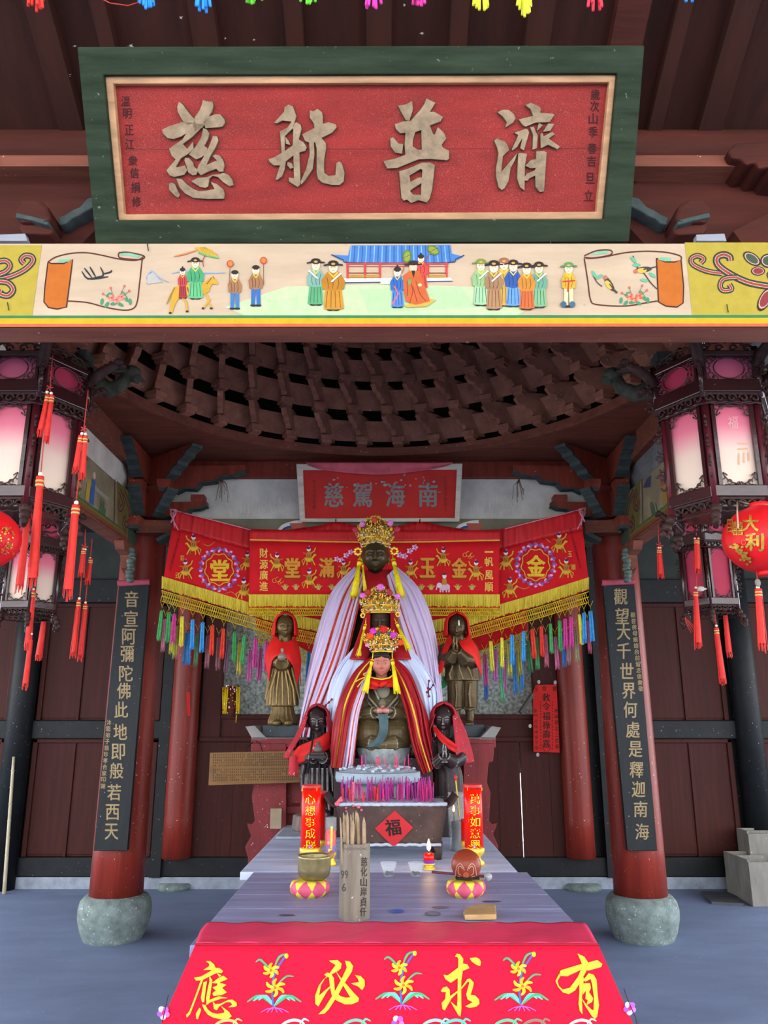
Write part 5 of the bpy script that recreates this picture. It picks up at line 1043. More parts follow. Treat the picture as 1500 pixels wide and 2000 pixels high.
# flat centre panel in front
B_ = thing('embroidered_banner', P(732, 1036, 5.93), 'flat red centre banner with gold lettering and riders hung before the long banner', 'banner'); fB = lambda x, y, h: P(x, y, 5.93 - h)
MB().grid(lambda u, v: fB(488 + 489 * u, 1036 + 22 * v, .004 * sin(u * 60) + .003 * sin(u * 23)), 100, 4).build('satin_header', satin, B_, solid=.002)
MB().grid(lambda u, v: fB(488 + 488 * u - 2 * v, 1057 + 106 * v, .003 * sin(u * 14)), 40, 6).build('field', bred, B_, solid=.002)
MB().grid(lambda u, v: fB(486 + 490 * u, 1160 + 30 * v, -.012), 20, 2).build('backing', bred, B_, solid=.002)
fringe(fB, 486, 976, lambda x: 1161, 24, B_)
netband(lambda x, y, h: fB(x, y, h - .01), 486, 976, lambda x: 1188, 14, 4.2, B_)
pt = Paint(fB, .008, .00004); pt.line([(488, 1054), (640, 1058), (740, 1059), (840, 1058), (976, 1055)], 2.6, '#d99a34')
for ch, y in zip('財源廣進', (1080, 1102, 1123, 1145)): pt.text(ch, (515, y, 16, 18), '#d9b04c', .02)
for ch, y in zip('一帆風順', (1078, 1097, 1123, 1146)): pt.text(ch, (955, y, 16, 18 if ch != '一' else 3), '#d9b04c', .02)
for ch, x in zip('堂滿玉金', (571, 638, 835, 897)):
    pt.text(ch, (x, 1109, 29, 39), '#7c3a12', .075); pt.text(ch, (x, 1108, 28, 37), '#c9862c', .05); pt.build('character', B_); pt = Paint(fB, .008, .00004)
for x, y, s, fl in ((541, 1098, 1.1, -1), (603, 1086, 1.1, 1), (604, 1130, 1.15, 1), (671, 1112, 1.05, 1), (802, 1112, 1.1, 1), (866, 1088, 1.1, -1), (930, 1114, 1.2, -1)):
    rider(pt, x, y, s, fl); pt.build('rider_motif', B_); pt = Paint(fB, .008, .00004)
pt.ell(868, 1146, 11, 7, '#c9a8b8').ell(858, 1143, 5, 5, '#d8b8c4').line([(854, 1144), (852, 1152)], 2.4, '#c9a8b8'); [pt.line([(868 + k, 1148), (868 + k, 1157)], 3, '#c9a8b8') for k in (-8, -3, 4, 9)]
pt.poly([(863, 1142), (873, 1142), (872, 1130), (864, 1130)], '#b07a2c').ell(868, 1125, 4, 5, '#e0c8c0').ell(868, 1121, 4, 2.4, '#4a2440')
pt.build('elephant_motif', B_); pt = Paint(fB, .008, .00004)
orchid(pt, 672, 1092); orchid(pt, 796, 1084, 1.1); cloudm(pt, 543, 1134); cloudm(pt, 915, 1084)
for x in (557, 578, 622, 648, 823, 842, 894, 922): grass(pt, x, 1152, 1.15)
pt.build('embroidery', B_)
# older banner further back
C_ = thing('hemmed_banner', P(740, 1170, 6.6), 'older red banner with a dull gold net hem behind the statues', 'banner'); fC = lambda x, y, h: P(x, y, 6.6 - h)
bC = [(500, 1225), (560, 1250), (600, 1272), (650, 1300), (740, 1310), (830, 1300), (900, 1282), (960, 1264), (1022, 1234), (1040, 1228)]
lc = lambda x: itp(bC, x)
MB().grid(lambda u, v: fC(500 + 530 * u, 1120 + (lc(500 + 530 * u) - 1120) * v, .01 * sin(u * 40)), 90, 6).build('field', bred, C_, solid=.002)
for x in (520, 640, 740, 840, 1010): MB().tube([fC(x, 1122, 0), P(x, 1066, 6.45), P(x, 1050, 6.33)], .004, 6).build('cord', cordm, C_)
netband(fC, 500, 1030, lc, 26, 5, C_, .004, .003)
for x, c, L_ in ((556, '#d6cb3a', .3), (575, '#4f9a6a', .34), (610, '#4f9a6a', .36), (640, '#b86a9a', .3), (660, '#b86a9a', .3), (950, '#2f5f9a', .24), (975, '#5aa07a', .3), (986, '#b06a98', .26), (1003, '#3a7ab0', .3), (1010, '#a09a34', .24), (1018, '#3a7ab8', .3)): put_tassel(C_, fC(x, lc(x) + 20, 0), c, L_)
# ================================================================== tables
TZ = .85
dust_glare = mat('dusty_sky_glare_boards', '#b2bcda', .8, var=.22, scale=4, st=(.6, 3, 3), bump=.12, col2='#c0cae0', amt=.5, fine=.12, fcol='#5c4a48'); worn = mat('worn_sky_glare_boards', '#8486aa', .45, var=.3, scale=3.5, st=(.5, 5, 3), bump=.15, col2='#a0a6c6', amt=.5, fine=.12, fcol='#4a3030')  # sky glare on the boards is painted into both lightened colours
def table(x0, x1, y0, y1, mt, label, nb):
    t = thing('offering_table', ((x0 + x1) / 2, (y0 + y1) / 2, 0), label, 'table')
    m = MB()
    for k in range(nb): a = y0 + (y1 - y0) * k / nb; m.bb((x0, a + .001, TZ - .035), (x1, a + (y1 - y0) / nb - .001, TZ))
    m.build('tabletop', mt, t, bevel=.003)
    m = MB(); m.bb((x0 + .04, y0 + .05, TZ - .13), (x1 - .04, y0 + .07, TZ - .036)); m.bb((x0 + .04, y1 - .07, TZ - .13), (x1 - .04, y1 - .05, TZ - .036)); m.bb((x0 + .04, y0 + .07, TZ - .13), (x0 + .06, y1 - .07, TZ - .036)); m.bb((x1 - .06, y0 + .07, TZ - .13), (x1 - .04, y1 - .07, TZ - .036)); m.build('apron', worn, t)
    for x in (x0 + .04, x1 - .11):
        for y in (y0 + .05, y1 - .12): MB().bb((x, y, 0), (x + .07, y + .07, TZ - .036)).build('leg', worn, t, bevel=.005)
    return t
t1 = table(-.585, .64, 2.63, 3.825, worn, 'worn wooden offering table in front with red embroidered cloth over its near edge', 5)
t2 = table(-.645, .60, 3.83, 5.42, dust_glare, 'dusty grey offering table behind the front one carrying the censers', 5)
m = MB(); m.bb((-.62, 4.86, TZ + .001), (-.3, 5.4, TZ + .012)); m.build('ash_board', mat('ash_board', '#9aa3b0', .9, var=.2, bump=.2), None, 'thin ash grey board under the tree stump on the rear table', 'board')
m = MB(); m.bb((P(527, 1620, 5.3).x, 5.3, TZ + .001), (P(549, 1620, 5.3).x, 5.34, TZ + .12)); m.build('wood_block', mat('raw_wood', '#8d7c66', .8, var=.2), None, 'small raw wood block standing at the left rear table corner', 'block')
# front cloth
ct = thing('altar_cloth', (0, 2.6, TZ), 'crimson embroidered cloth hanging over the near table edge with four gold characters', 'cloth')
r0 = [(-.59, 2.9, .853), (-.58, 2.74, .857), (-.565, 2.62, .857)]; r0r = [(.67, 2.9, .853), (.655, 2.74, .857), (.642, 2.62, .857)]
sat = mat('crimson_satin_sky_sheen', '#d4365c', .45, var=.12, scale=5, st=(1, 4, 4), bump=.12); vel = mat('crimson_velvet', '#d00a2e', .85, var=.05, scale=8, bump=.03, sheen=0)  # satin band colour raised to pink for the sheen of the sky
def band(u, v):
    a, b = crv(r0, v), crv(r0r, v); p = a.lerp(b, u); p.z += .003 * sin(u * 26 + 5 * v) * sin(pi * v) + .002 * sin(u * 61); p.y += .012 * sin(u * 3.1) * (1 - v) - .01 * (1 - v); return p
MB().grid(band, 80, 10).build('satin_band', sat, ct, solid=.002)
A0, A1, B0, B1 = V((-.565, 2.617, .855)), V((.642, 2.617, .855)), V((-.80, 2.46, .25)), V((.87, 2.46, .25))
nC = (A1 - A0).cross(B0 - A0).normalized(); nC = -nC if nC.y > 0 else nC; fcl = planar((A0, nC))
MB().grid(lambda u, v: A0.lerp(A1, u).lerp(B0.lerp(B1, u), v) + nC * .004 * sin(u * 9) * v, 60, 20).build('velvet_field', vel, ct, solid=.002)
MB().tube([A0 + nC * .002, A1 + nC * .002], .0035, 6).build('seam', mat('crimson_seam', '#a00c28', .7), ct)
pt = Paint(fcl, .006, .00006)
GC = [((360, 1850, .08), ['540,345 640,345 730,420 770,510 860,510 950,580 920,625 800,620 640,700 440,800 300,810 250,745 420,720 700,560 600,545 480,555 620,470 620,400', '420,800 470,780 330,1150 150,1630 70,1710 60,1650 130,1580 280,1200', '480,860 560,830 530,1000 490,1330 450,1340 420,1240 460,1000', '620,700 690,800 640,1150 620,1290 850,1200 1060,1240 900,1250 640,1340 540,1410 560,1350 545,1250 590,1000 630,830',
 '690,870 850,750 960,700 1060,770 1000,800 860,860 1030,920 930,990 1040,1100 930,1160 720,1180 700,1120 790,1060 700,980 800,950 830,880', '800,630 910,690 870,720', '380,1480 420,1520 340,1750 310,1740 300,1620', '450,1400 520,1410 580,1520 680,1600 820,1630 990,1600 990,1540 910,1440 1100,1580 1160,1680 1080,1740 900,1750 720,1710 590,1640 500,1520', '710,1330 770,1390 900,1380 1080,1290 1180,1280 1280,1350 1290,1420 1240,1450 1090,1460 1190,1400 1130,1330 1020,1340 860,1440 800,1530 740,1500']),
 ((600, 1850, .08667), ['500,305 680,290 770,370 760,470 680,540 540,610 400,700 310,850 270,1090 520,880 610,800 440,1000 250,1330 190,1270 185,1100 270,860 370,730 510,590 650,400 560,350', '390,620 450,575 540,600 600,700 620,980 740,1100 860,1140 980,1130 830,880 660,560 850,800 1050,1030 1165,1150 1150,1220 1000,1280 850,1280 660,1190 560,1080 520,880 500,680', '860,310 960,325 1035,430 1000,550 850,790 690,1080 480,1400 390,1490 260,1510 400,1370 600,1050 780,720 900,460', '1080,630 1200,650 1290,740 1295,870 1240,960 1150,880 990,815 1170,790 1150,710']),
 ((850, 1850, .075), ['515,240 560,175 640,190 720,300 700,680 670,850 665,1050 670,1600 650,1800 600,1760 480,1550 390,1410 560,1550 580,1400 590,800 605,300 570,250', '215,720 330,735 600,530 610,780 400,920 270,830', '720,430 830,450 880,540 720,610', '895,290 1060,270 1140,310 1185,400 1160,480 1080,460 950,370', '145,1140 190,1060 290,1025 370,1110 380,1280 660,1080 840,830 900,820 990,920 980,1010 910,1240 1030,1260 1130,1360 1140,1470 1060,1540 900,1570 780,1540 980,1430 900,1390 840,1350 810,1220 890,920 850,880 680,1080 420,1320 240,1640 190,1600 170,1450 260,1350 280,1160 190,1160']),
 ((1080, 1850, .075), ['160,740 180,630 210,600 740,440 920,400 1140,340 1270,440 1240,510 920,600 700,590 360,750', '630,170 800,250 900,400 850,620 700,900 560,1120 400,1215 250,1170 120,1020 60,880 150,700 180,740 100,880 140,1010 240,1105 430,1060 640,780 760,500 730,380', '680,900 790,780 770,1000 735,1300 750,1740 690,1650 660,1470 680,1200', '780,850 920,680 1040,720 1120,850 1140,1200 1180,1500 1130,1800 1080,1860 1000,1780 830,1520 740,1330 850,1490 980,1620 1050,1640 1060,1300 1010,950 970,820 830,890', '830,940 950,940 970,1060 920,1170 1030,1330 1000,1420 860,1500 900,1370 840,1340 850,1120 770,1220 770,950'])]
ge = mat('gold_embroidery_thread', '#e3c22e', .45, .15, var=.3, scale=30, st=(2, 2, 1), bump=.2, col2='#a8741a', amt=.3)
for tr, sts in GC:
    for st in sts:
        lp = traced(st, tr)
        pt.line(lp[0] + lp[0][:2], 1.6, '#a8701c'); pt.poly(lp[0], ge)
    pt.build('character', ct); pt = Paint(fcl, .006, .00006)
def lily(x, y, s=1):
    global pt
    for k in (-62, -48, -36, 36, 48, 62): pt.line([(x, y + 40 * s), (x + k * .45 * s, y + 20 * s), (x + k * .85 * s, y + (24 + abs(k) * .12) * s)], 5 * s, '#2f9a6a' if k % 4 else '#5ac0a0', True, 4)
    pt.line([(x - 2, y + 40 * s), (x - 4, y), (x + 4, y - 30 * s), (x + 22 * s, y - 58 * s)], 3.6 * s, '#2f5fb0', sm=4); pt.line([(x - 6, y - 30 * s), (x - 26 * s, y - 50 * s), (x - 36 * s, y - 46 * s)], 4 * s, '#2f9a6a', True, 4).line([(x, y - 34 * s), (x + 10 * s, y - 56 * s), (x + 26 * s, y - 62 * s)], 4 * s, '#2f9a6a', True, 4).line([(x + 8, y - 4), (x + 24 * s, y - 18 * s), (x + 38 * s, y - 18 * s)], 3.6 * s, '#2f9a6a', True, 4)
    for dx, dy, r in ((-6, -30, 17), (2, 4, 21)):
        for q in range(6): a = q * 1.05 + .3; pt.line([(x + dx, y + dy), (x + dx + r * .6 * cos(a), y + dy + r * .5 * sin(a)), (x + dx + r * cos(a + .35), y + dy + r * .85 * sin(a + .35))], 6.4 * s, '#e0c230' if q % 2 else '#c99a1c', True, 4)
        pt.ell(x + dx, y + dy, 3, 3, '#b8661c')
    pt.ell(x + 24 * s, y - 58 * s, 4, 5, '#e0b02c')
    for k in (-26, -14, -5, 6, 16, 28): pt.line([(x, y + 42 * s), (x + k * .6, y + 46 * s), (x + k, y + 52 * s)], 1.5, '#8a5ad0')
    pt.build('lily_motif', ct); pt = Paint(fcl, .006, .00006)
lily(536, 1925); lily(786, 1920); lily(1018, 1922)
for x, y in ((320, 1978), (1229, 1969), (777, 1996)):
    for q in range(5): pt.ell(x + 7 * cos(q * 1.257 + .4), y + 8 * sin(q * 1.257 + .4), 6, 6, ['#b06ac8', '#d0a8e0', '#8a4ab0', '#e0c8ec', '#a050b8'][q], 9)
    pt.ell(x, y, 3, 5, '#c01860'); pt.build('orchid_motif', ct); pt = Paint(fcl, .006, .00006)
for x, c in ((570, '#9ac0b0'), (690, '#5aa890'), (845, '#7ac0b0'), (885, '#4ab098'), (985, '#4aa880'), (1040, '#7a6a5a'), (1130, '#c0b0a0'), (440, '#c9a060')): pt.line([(x - 26, 2010), (x - 14, 1998), (x + 4, 1992), (x + 20, 1996), (x + 30, 2008)], 6, c, True, 4).line([(x + 16, 2000), (x + 24, 1990), (x + 34, 1994)], 4, c, True, 3)
pt.line([(330, 1943), (325, 1965), (318, 1998)], 1.6, '#3a0a18', sm=3).line([(1217, 1930), (1226, 1955), (1240, 1988), (1242, 2000)], 1.6, '#3a0a18', sm=3)
pt.build('embroidery', ct)
# ================================================================== red altar cabinet
al = mat('faded_red_altar', '#6c2426', .6, var=.25, scale=5, st=(3, 3, .5), bump=.15, col2='#8d4a4c', amt=.5, fine=.12); alg = mat('dusty_altar_top', '#7c7a78', .85, var=.25, scale=5, fine=.1)
ad = 5.48; az = zat(1442, ad)
at_ = thing('altar_cabinet', P(728, 1690, ad), 'tall faded red altar cabinet with carved wings carrying the standing statues', 'altar'); at_.location.z = 0
fa = planar((V((0, ad, 0)), V((0, -1, 0)))); X0, X1 = P(500, 1450, ad).x, P(962, 1450, ad).x
m = MB(); m.bb((X0 - .03, ad - .02, az - .06), (X1 + .02, 6.2, az)); m.build('top_board', al, at_, bevel=.006)
MB().bb((X0 - .03, ad - .02, az), (X1 + .02, 6.2, az + .004)).build('dust_layer', alg, at_)
m = MB(); m.bb((X0 + .12, ad + .06, .02), (X1 - .12, 6.15, az - .06)); m.build('carcass', al, at_)
for xs in ([(480, 1419), (498, 1417), (520, 1440), (523, 1444), (494, 1444)], [(978, 1421), (960, 1418), (938, 1440), (935, 1444), (964, 1444)]):
    m = MB(); m.prism([xs], lambda x, y, h: fa(x, y, -h + .02), .68); m.build('upturned_end', alg, at_, bevel=.004)
wl_ = [(494, 1452), (492, 1462), (497, 1535), (493, 1555), (495, 1570), (499, 1602), (494, 1608), (484, 1607), (486, 1616), (492, 1632), (480, 1653), (486, 1676), (484, 1760), (486, 1950), (560, 1950), (560, 1452)]
wr_ = [(964, 1452), (964, 1460), (962, 1487), (954, 1489), (952, 1499), (950, 1528), (957, 1547), (954, 1602), (959, 1608), (970, 1606), (966, 1619), (962, 1628), (972, 1652), (968, 1672), (970, 1950), (905, 1950), (905, 1452)]
zf = [PZ(x, y, 0) for x, y in ((0, 0),)] if 0 else None
for w_ in (wl_, wr_):
    w2 = [(x, min(y, 1998)) for x, y in w_]
    def fw(x, y, h):
        p = fa(x, y, h - .02); 
        if y >= 1949: p.z = .0
        return p
    m = MB(); m.prism([w2], fw, .05); m.build('carved_wing', al, at_, bevel=.004)
m = MB(); m.bb((X0 + .02, ad + .0, az - .12), (X1 - .02, ad + .05, az - .075)); m.bb((P(555, 1540, ad).x, ad + .01, zat(1590, ad)), (P(905, 1540, ad).x, ad + .05, zat(1575, ad))); m.build('moulding', al, at_, bevel=.005)
m = MB(); m.bb((P(568, 1540, ad).x, ad + .03, zat(1572, ad)), (P(900, 1540, ad).x, ad + .058, zat(1478, ad))); m.build('recessed_panel', al, at_, bevel=.01)
m = MB(); m.bb((P(652, 1520, 4.9).x, 4.93, TZ), (P(845, 1520, 4.9).x, 5.38, 1.29)); m.build('statue_stand', mat('dark_brown_stand', '#37262a', .7, var=.3, bump=.15, fine=.1), None, 'dark brown box stand under the seated front deity', 'stand', bevel=.006)
# ================================================================== censers
iron = mat('soot_brown_iron', '#443430', .6, .2, var=.4, scale=9, bump=.3, col2='#6d5f66', amt=.4, fine=.14, fcol='#9a93a0'); ash = mat('pale_ash', '#a9b3c2', .95, var=.15, scale=40, bump=.6, col2='#c4ccd8')
sc_ = thing('square_censer', (P(765, 1660, 4.25).x, 4.28, TZ), 'large square iron censer full of incense with a red paper diamond on its front', 'censer')
fd, bd_ = 4.12, 4.42
xt0, xt1, xb0, xb1 = P(655, 1575, fd).x, P(873, 1575, fd).x, P(674, 1650, fd).x, P(862, 1650, fd).x
zt0, zb0 = zat(1572, fd), zat(1652, fd)
m = MB(); m.hexa([(xb0, fd + .01, zb0), (xb1, fd + .01, zb0), (xb1, bd_, zb0), (xb0, bd_, zb0), (xt0, fd, zt0), (xt1, fd, zt0), (xt1, bd_, zt0), (xt0, bd_, zt0)]); m.build('body', iron, sc_, bevel=.015); m = MB(); m.tube([V((xt0 + (xt1 - xt0) * i / 60, fd + .004 + .004 * MN.noise(V((i * .4, 0, 0))), zt0 + .002 + .005 * MN.noise(V((i * .5, 3, 0))))) for i in range(61)], .009, 8); m.tube([V((xb0 + (xb1 - xb0) * i / 40, fd + .006, zb0 + .004 + .004 * MN.noise(V((i * .5, 7, 0))))) for i in range(41)], .008, 6); m.build('ash_edge', mat('pale_ash', '#a9b3c2', .95, var=.15, scale=40, bump=.6, col2='#c4ccd8'), sc_)
m = MB()
for x in (xb0 + .02, xb1 - .02):
    for y in (fd + .04, bd_ - .04): m2 = MB(); m2.tube([(x, y, zb0 + .01), (x + (.01 if x > 0 else -.01), y, (TZ + zb0) / 2), (x, y, TZ)], [.03, .018, .022], 10); m2.build('leg', iron, sc_)
for sg, xe in ((-1, xt0), (1, xt1)):
    m = MB(); m.grid(lambda u, v: V((xe + sg * (.055 * u), fd + .02 + (bd_ - fd - .04) * v, zt0 - .01 + .05 * u ** 2)), 8, 4); m.build('ear', iron, sc_, solid=.012)
m = MB(); m.grid(lambda u, v: V((xt0 + .008 + (xt1 - xt0 - .016) * u, fd + .008 + (bd_ - fd - .016) * v, zt0 + .003 + .01 * sin(pi * v) + .006 * MN.noise(V((u * 14, v * 8, 1))))), 60, 20); m.build('ash_bed', ash, sc_)
m = MB()
for (x, y, r) in ((658, 1570, .012), (666, 1563, .009), (700, 1576, .009), (706, 1582, .007), (690, 1574, .007), (676, 1578, .006), (676, 1584, .005)): m.ell(P(x, y, fd - .004), (r, .01, r * .9), 8, 6)
m.tube([P(660, 1568, fd), P(667, 1556, fd)], [.012, .005], 6); m.build('melted_wax', mat('pink_wax', '#d86478', .4, var=.1), sc_)
fcz = planar((V((0, fd - .002, 0)), V((0, -1, .0)))); dm = thing('paper_diamond', fcz(768, 1652, 0), 'red paper diamond with a black fortune character on the square censer', 'paper')
MB().prism([[(771, 1583), (807, 1616), (773, 1651), (766, 1652), (732, 1618)]], lambda x, y, h: fcz(x, y, h + .002), .0015).build('sheet', mat('red_fortune_paper', '#a8262c', .8, var=.15), dm)
pt = Paint(fcz, .0045); pt.text('福', [(751, 1601), (780, 1599), (784, 1629), (755, 1633)], '#1d1416', .035); pt.build('lettering', dm)
rc = thing('round_censer', (P(738, 1560, 4.64).x, 4.64, TZ), 'round stone grey censer bowl heaped with ash behind the square one', 'censer'); cxr = P(738, 1505, 4.64).x; zr = zat(1507, 4.64)
m = MB(); m.lathe([(.13, TZ), (.15, TZ + .03), (.145, TZ + .1), (.165, zr - .08), (.2, zr - .055), (.232, zr - .05), (.238, zr - .03), (.236, zr), (.225, zr + .004), (.22, zr - .01)], (cxr, 4.64, 0), 48); m.build('bowl', mat('pale_blue_grey_stone', '#8b9aa6', .8, var=.2, scale=10, bump=.2, fine=.1), rc)
m = MB(); m.grid(lambda u, v: V((cxr + .222 * v * cos(2 * pi * u), 4.64 + .222 * v * sin(2 * pi * u), zr + .002 + .03 * (1 - v * v) + .02 * MN.noise(V((4 * v * cos(2 * pi * u) * 2, 8 * v * sin(2 * pi * u), 3))) * (1 - v ** 4))), 60, 14); m.build('ash_bed', ash, rc)
m = MB()
for k in range(70):
    a, r = RND.random() * 2 * pi, .21 * sqrt(RND.random()); m.ell((cxr + r * cos(a), 4.64 + r * sin(a), zr + .012 + .02 * (1 - (r / .22) ** 2)), (.012, .01, .008), 6, 4)
m.build('ash_lumps', ash, rc, kind='stuff')
def stickmesh(c, L_, r):
    m = MB(); m.tube([(0, 0, 0), (0, 0, L_ * .45), (0, 0, L_)], [r * .6, r, r], 6, 0, True, False); m.tube([(0, 0, L_), (0, 0, L_ + .003)], [r, r * .5], 6, 1, True, False)
    o = m.build('incense_stick', [mat('incense_' + c[1:], c, .7, var=.12), mat('burnt_tip', '#3a2a30', .9)]); me = o.data; bpy.data.objects.remove(o)
    mn = min(v.co.z for v in me.vertices); return me
IM = [stickmesh(c, L_, r) for c, L_, r in (('#a82a84', .1, .0023), ('#9a245a', .085, .0023), ('#c42a70', .09, .0024), ('#8a2a86', .1, .0022), ('#c9364a', .08, .0034), ('#b04a6a', .07, .0028))]
def stick(p, k, nm, lab_, cat, grp, sc=1):
    o = bpy.data.objects.new(nm, IM[k]); COL.objects.link(o); o.location = p; o.scale = (1, 1, sc); o.rotation_euler = (RND.gauss(0, .04), RND.gauss(0, .04), 0); tag(o, lab_, cat, grp); return o
for k in range(165):
    c_ = RND.choice((.1, .17, .3, .42, .5, .56, .62, .68, .72, .8, .86)) + RND.gauss(0, .03); c_ = min(max(c_, .04), .95)
    stick((xt0 + (xt1 - xt0) * c_, RND.uniform(fd + .04, bd_ - .05), zt0 - .01), RND.choice((0, 0, 0, 1, 2, 3, 3)), 'incense_stick', 'thin purple or pink incense stick standing in the ash of the square censer', 'incense stick', 'incense sticks in the square censer', RND.uniform(.85, 1.35))
for k in range(30):
    c_ = RND.choice((.06, .12, .2, .24, .36, .38, .6, .78, .84, .9)) + RND.gauss(0, .012)
    stick((xt0 + (xt1 - xt0) * c_, RND.uniform(fd + .03, fd + .14), zt0 - .01), 4, 'candle_stub', 'thin red candle stub standing in the ash of the square censer', 'candle', 'red candle stubs in the square censer', RND.uniform(.6, 1.25))
for x in (706, 709, 713, 734, 738, 741, 754, 770, 775, 778, 776, 789, 798): stick((P(x, 1490, 4.56).x, 4.56 + RND.uniform(-.04, .03), zr + .006), RND.choice((0, 2, 4, 5, 2)), 'incense_stick', 'short pink or purple incense stick stuck in the ash of the round censer', 'incense stick', 'incense sticks in the round censer', RND.uniform(.8, 1.2))
m = MB(); m.tube([P(689, 1575, 4.2), P(689, 1545, 4.2), P(690, 1527, 4.2)], [.009, .009, .006], 8); m.tube([P(690, 1527, 4.2), P(691, 1515, 4.2)], .002, 5, 1); m.tube([P(690, 1540, 4.19), P(687, 1552, 4.185)], .008, 6); m.build('red_candle', [mat('pink_wax'), dark], None, 'tall pink dripping candle rising above the incense on the left', 'candle')
m = MB(); m.tube([P(897, 1596, 4.3), P(890, 1522, 4.3)], .004, 6); m.tube([P(890, 1524, 4.3), P(889, 1514, 4.3)], .007, 6, 1); m.build('yellow_taper', [mat('yellow_wax', '#c9a53c', .5), mat('red_tip', '#b8242c', .5)], None, 'thin yellow taper with red tip leaning in the glass chimney', 'taper')
# ================================================================== things on the tables
glass = mat('clear_glass', '#e8f0f4', .05, var=0, bump=0, spec=.9, alpha=.13)
goldp = mat('gold_plastic', '#efc046', .3, .5, var=.2, scale=30)
rplas = mat('red_candle_plastic', '#d01408', .18, var=.12, scale=5)
def glassware(prof, c, par, n=32): m = MB(); m.lathe(prof, c, n, caps=False); return m.build('glass', glass, par, kind=None)
def tall_candle(px, pyb, pyt, d, wpx, chars, label):
    k = ppm(pyb, d); c = PZ(px, pyb, TZ); c = V((P(px, pyb, d).x, d, 0)); R = wpx / 2 / k; zt2 = P(px, pyt, d).z; h = zt2 - TZ
    t = thing('votive_candle', (c.x, c.y, TZ), label, 'candle', 'tall red candles with gold writing')
    m = MB(); m.lathe([(R * .95, TZ), (R * .98, TZ + .015), (R * .6, TZ + .028), (R * .6, TZ + .036), (R * 1.0, TZ + .055), (R * 1.02, TZ + .075), (R * .9, TZ + .08)], c, 32); m.build('gold_base', goldp, t)
    m = MB(); m.lathe([(R * .93, TZ + .078), (R * .93, zt2 - .006), (R * .85, zt2 - .004), (R * .85, zt2 - .03), (0.002, zt2 - .032)], c, 40); rbody = m.build('red_body', rplas, t)
    m = MB(); m.lathe([(R * .965, zt2 - .012), (R * .97, zt2)], c, 40, caps=False); m.build('rim', mat('clear_red_rim', '#a8302c', .2), t)
    O = V((0, 0, CH))
    def fcyl(x, y, hh):
        r = ray(x, y); ox, oy = -c.x, -c.y; RR_ = R * .93; A = r.x ** 2 + 1; B = 2 * (r.x * ox + oy); Cc = ox * ox + oy * oy - RR_ ** 2; D_ = max(B * B - 4 * A * Cc, 0); q = O + r * ((-B - sqrt(D_)) / (2 * A)); nn = V((q.x - c.x, q.y - c.y, 0)).normalized(); return q + nn * hh
    gl = mat('gold_foil_letters', '#e0b428', .25, .8, var=.3, scale=60); pt = Paint(fcyl, .001, .00005)
    if chars:
        n = len(chars)
        for i, ch in enumerate(chars): y = pyt + 16 + (pyb - 30 - pyt - 16) * (i + .55) / n; pt.text(ch, (px + 1, y, 19, 19), gl, 0)
        pt.poly([(px - 14, pyt + 6), (px + 14, pyt + 6), (px + 14, pyt + 12), (px - 14, pyt + 12)], gl); pt.text('囍', (px, pyt + 9, 20, 5), '#8d1a10', 0)
        for i in range(7): a = -pi * i / 6; pt.line([(px, pyb - 34), (px + 13 * cos(a), pyb - 34 + 11 * sin(a))], 1.4, gl)
        pt.ell(px, pyb - 36, 3, 4, '#9a3aa0')
        pt.build('gold_lettering', rbody)
    return t
tall_candle(605, 1690, 1533, 4.0, 41, '心想事成慶', 'tall red candle with gold writing at the left behind the brass bowl')
tall_candle(927, 1690, 1532, 4.0, 40, '萬事如意興', 'tall red candle with gold writing at the right behind the wooden fish')
tall_candle(617, 1678, 1545, 4.26, 36, '', 'red candle half hidden directly behind the left tall candle'); tall_candle(914, 1676, 1600, 4.22, 26, '', 'shorter red candle half hidden behind the right tall candle')
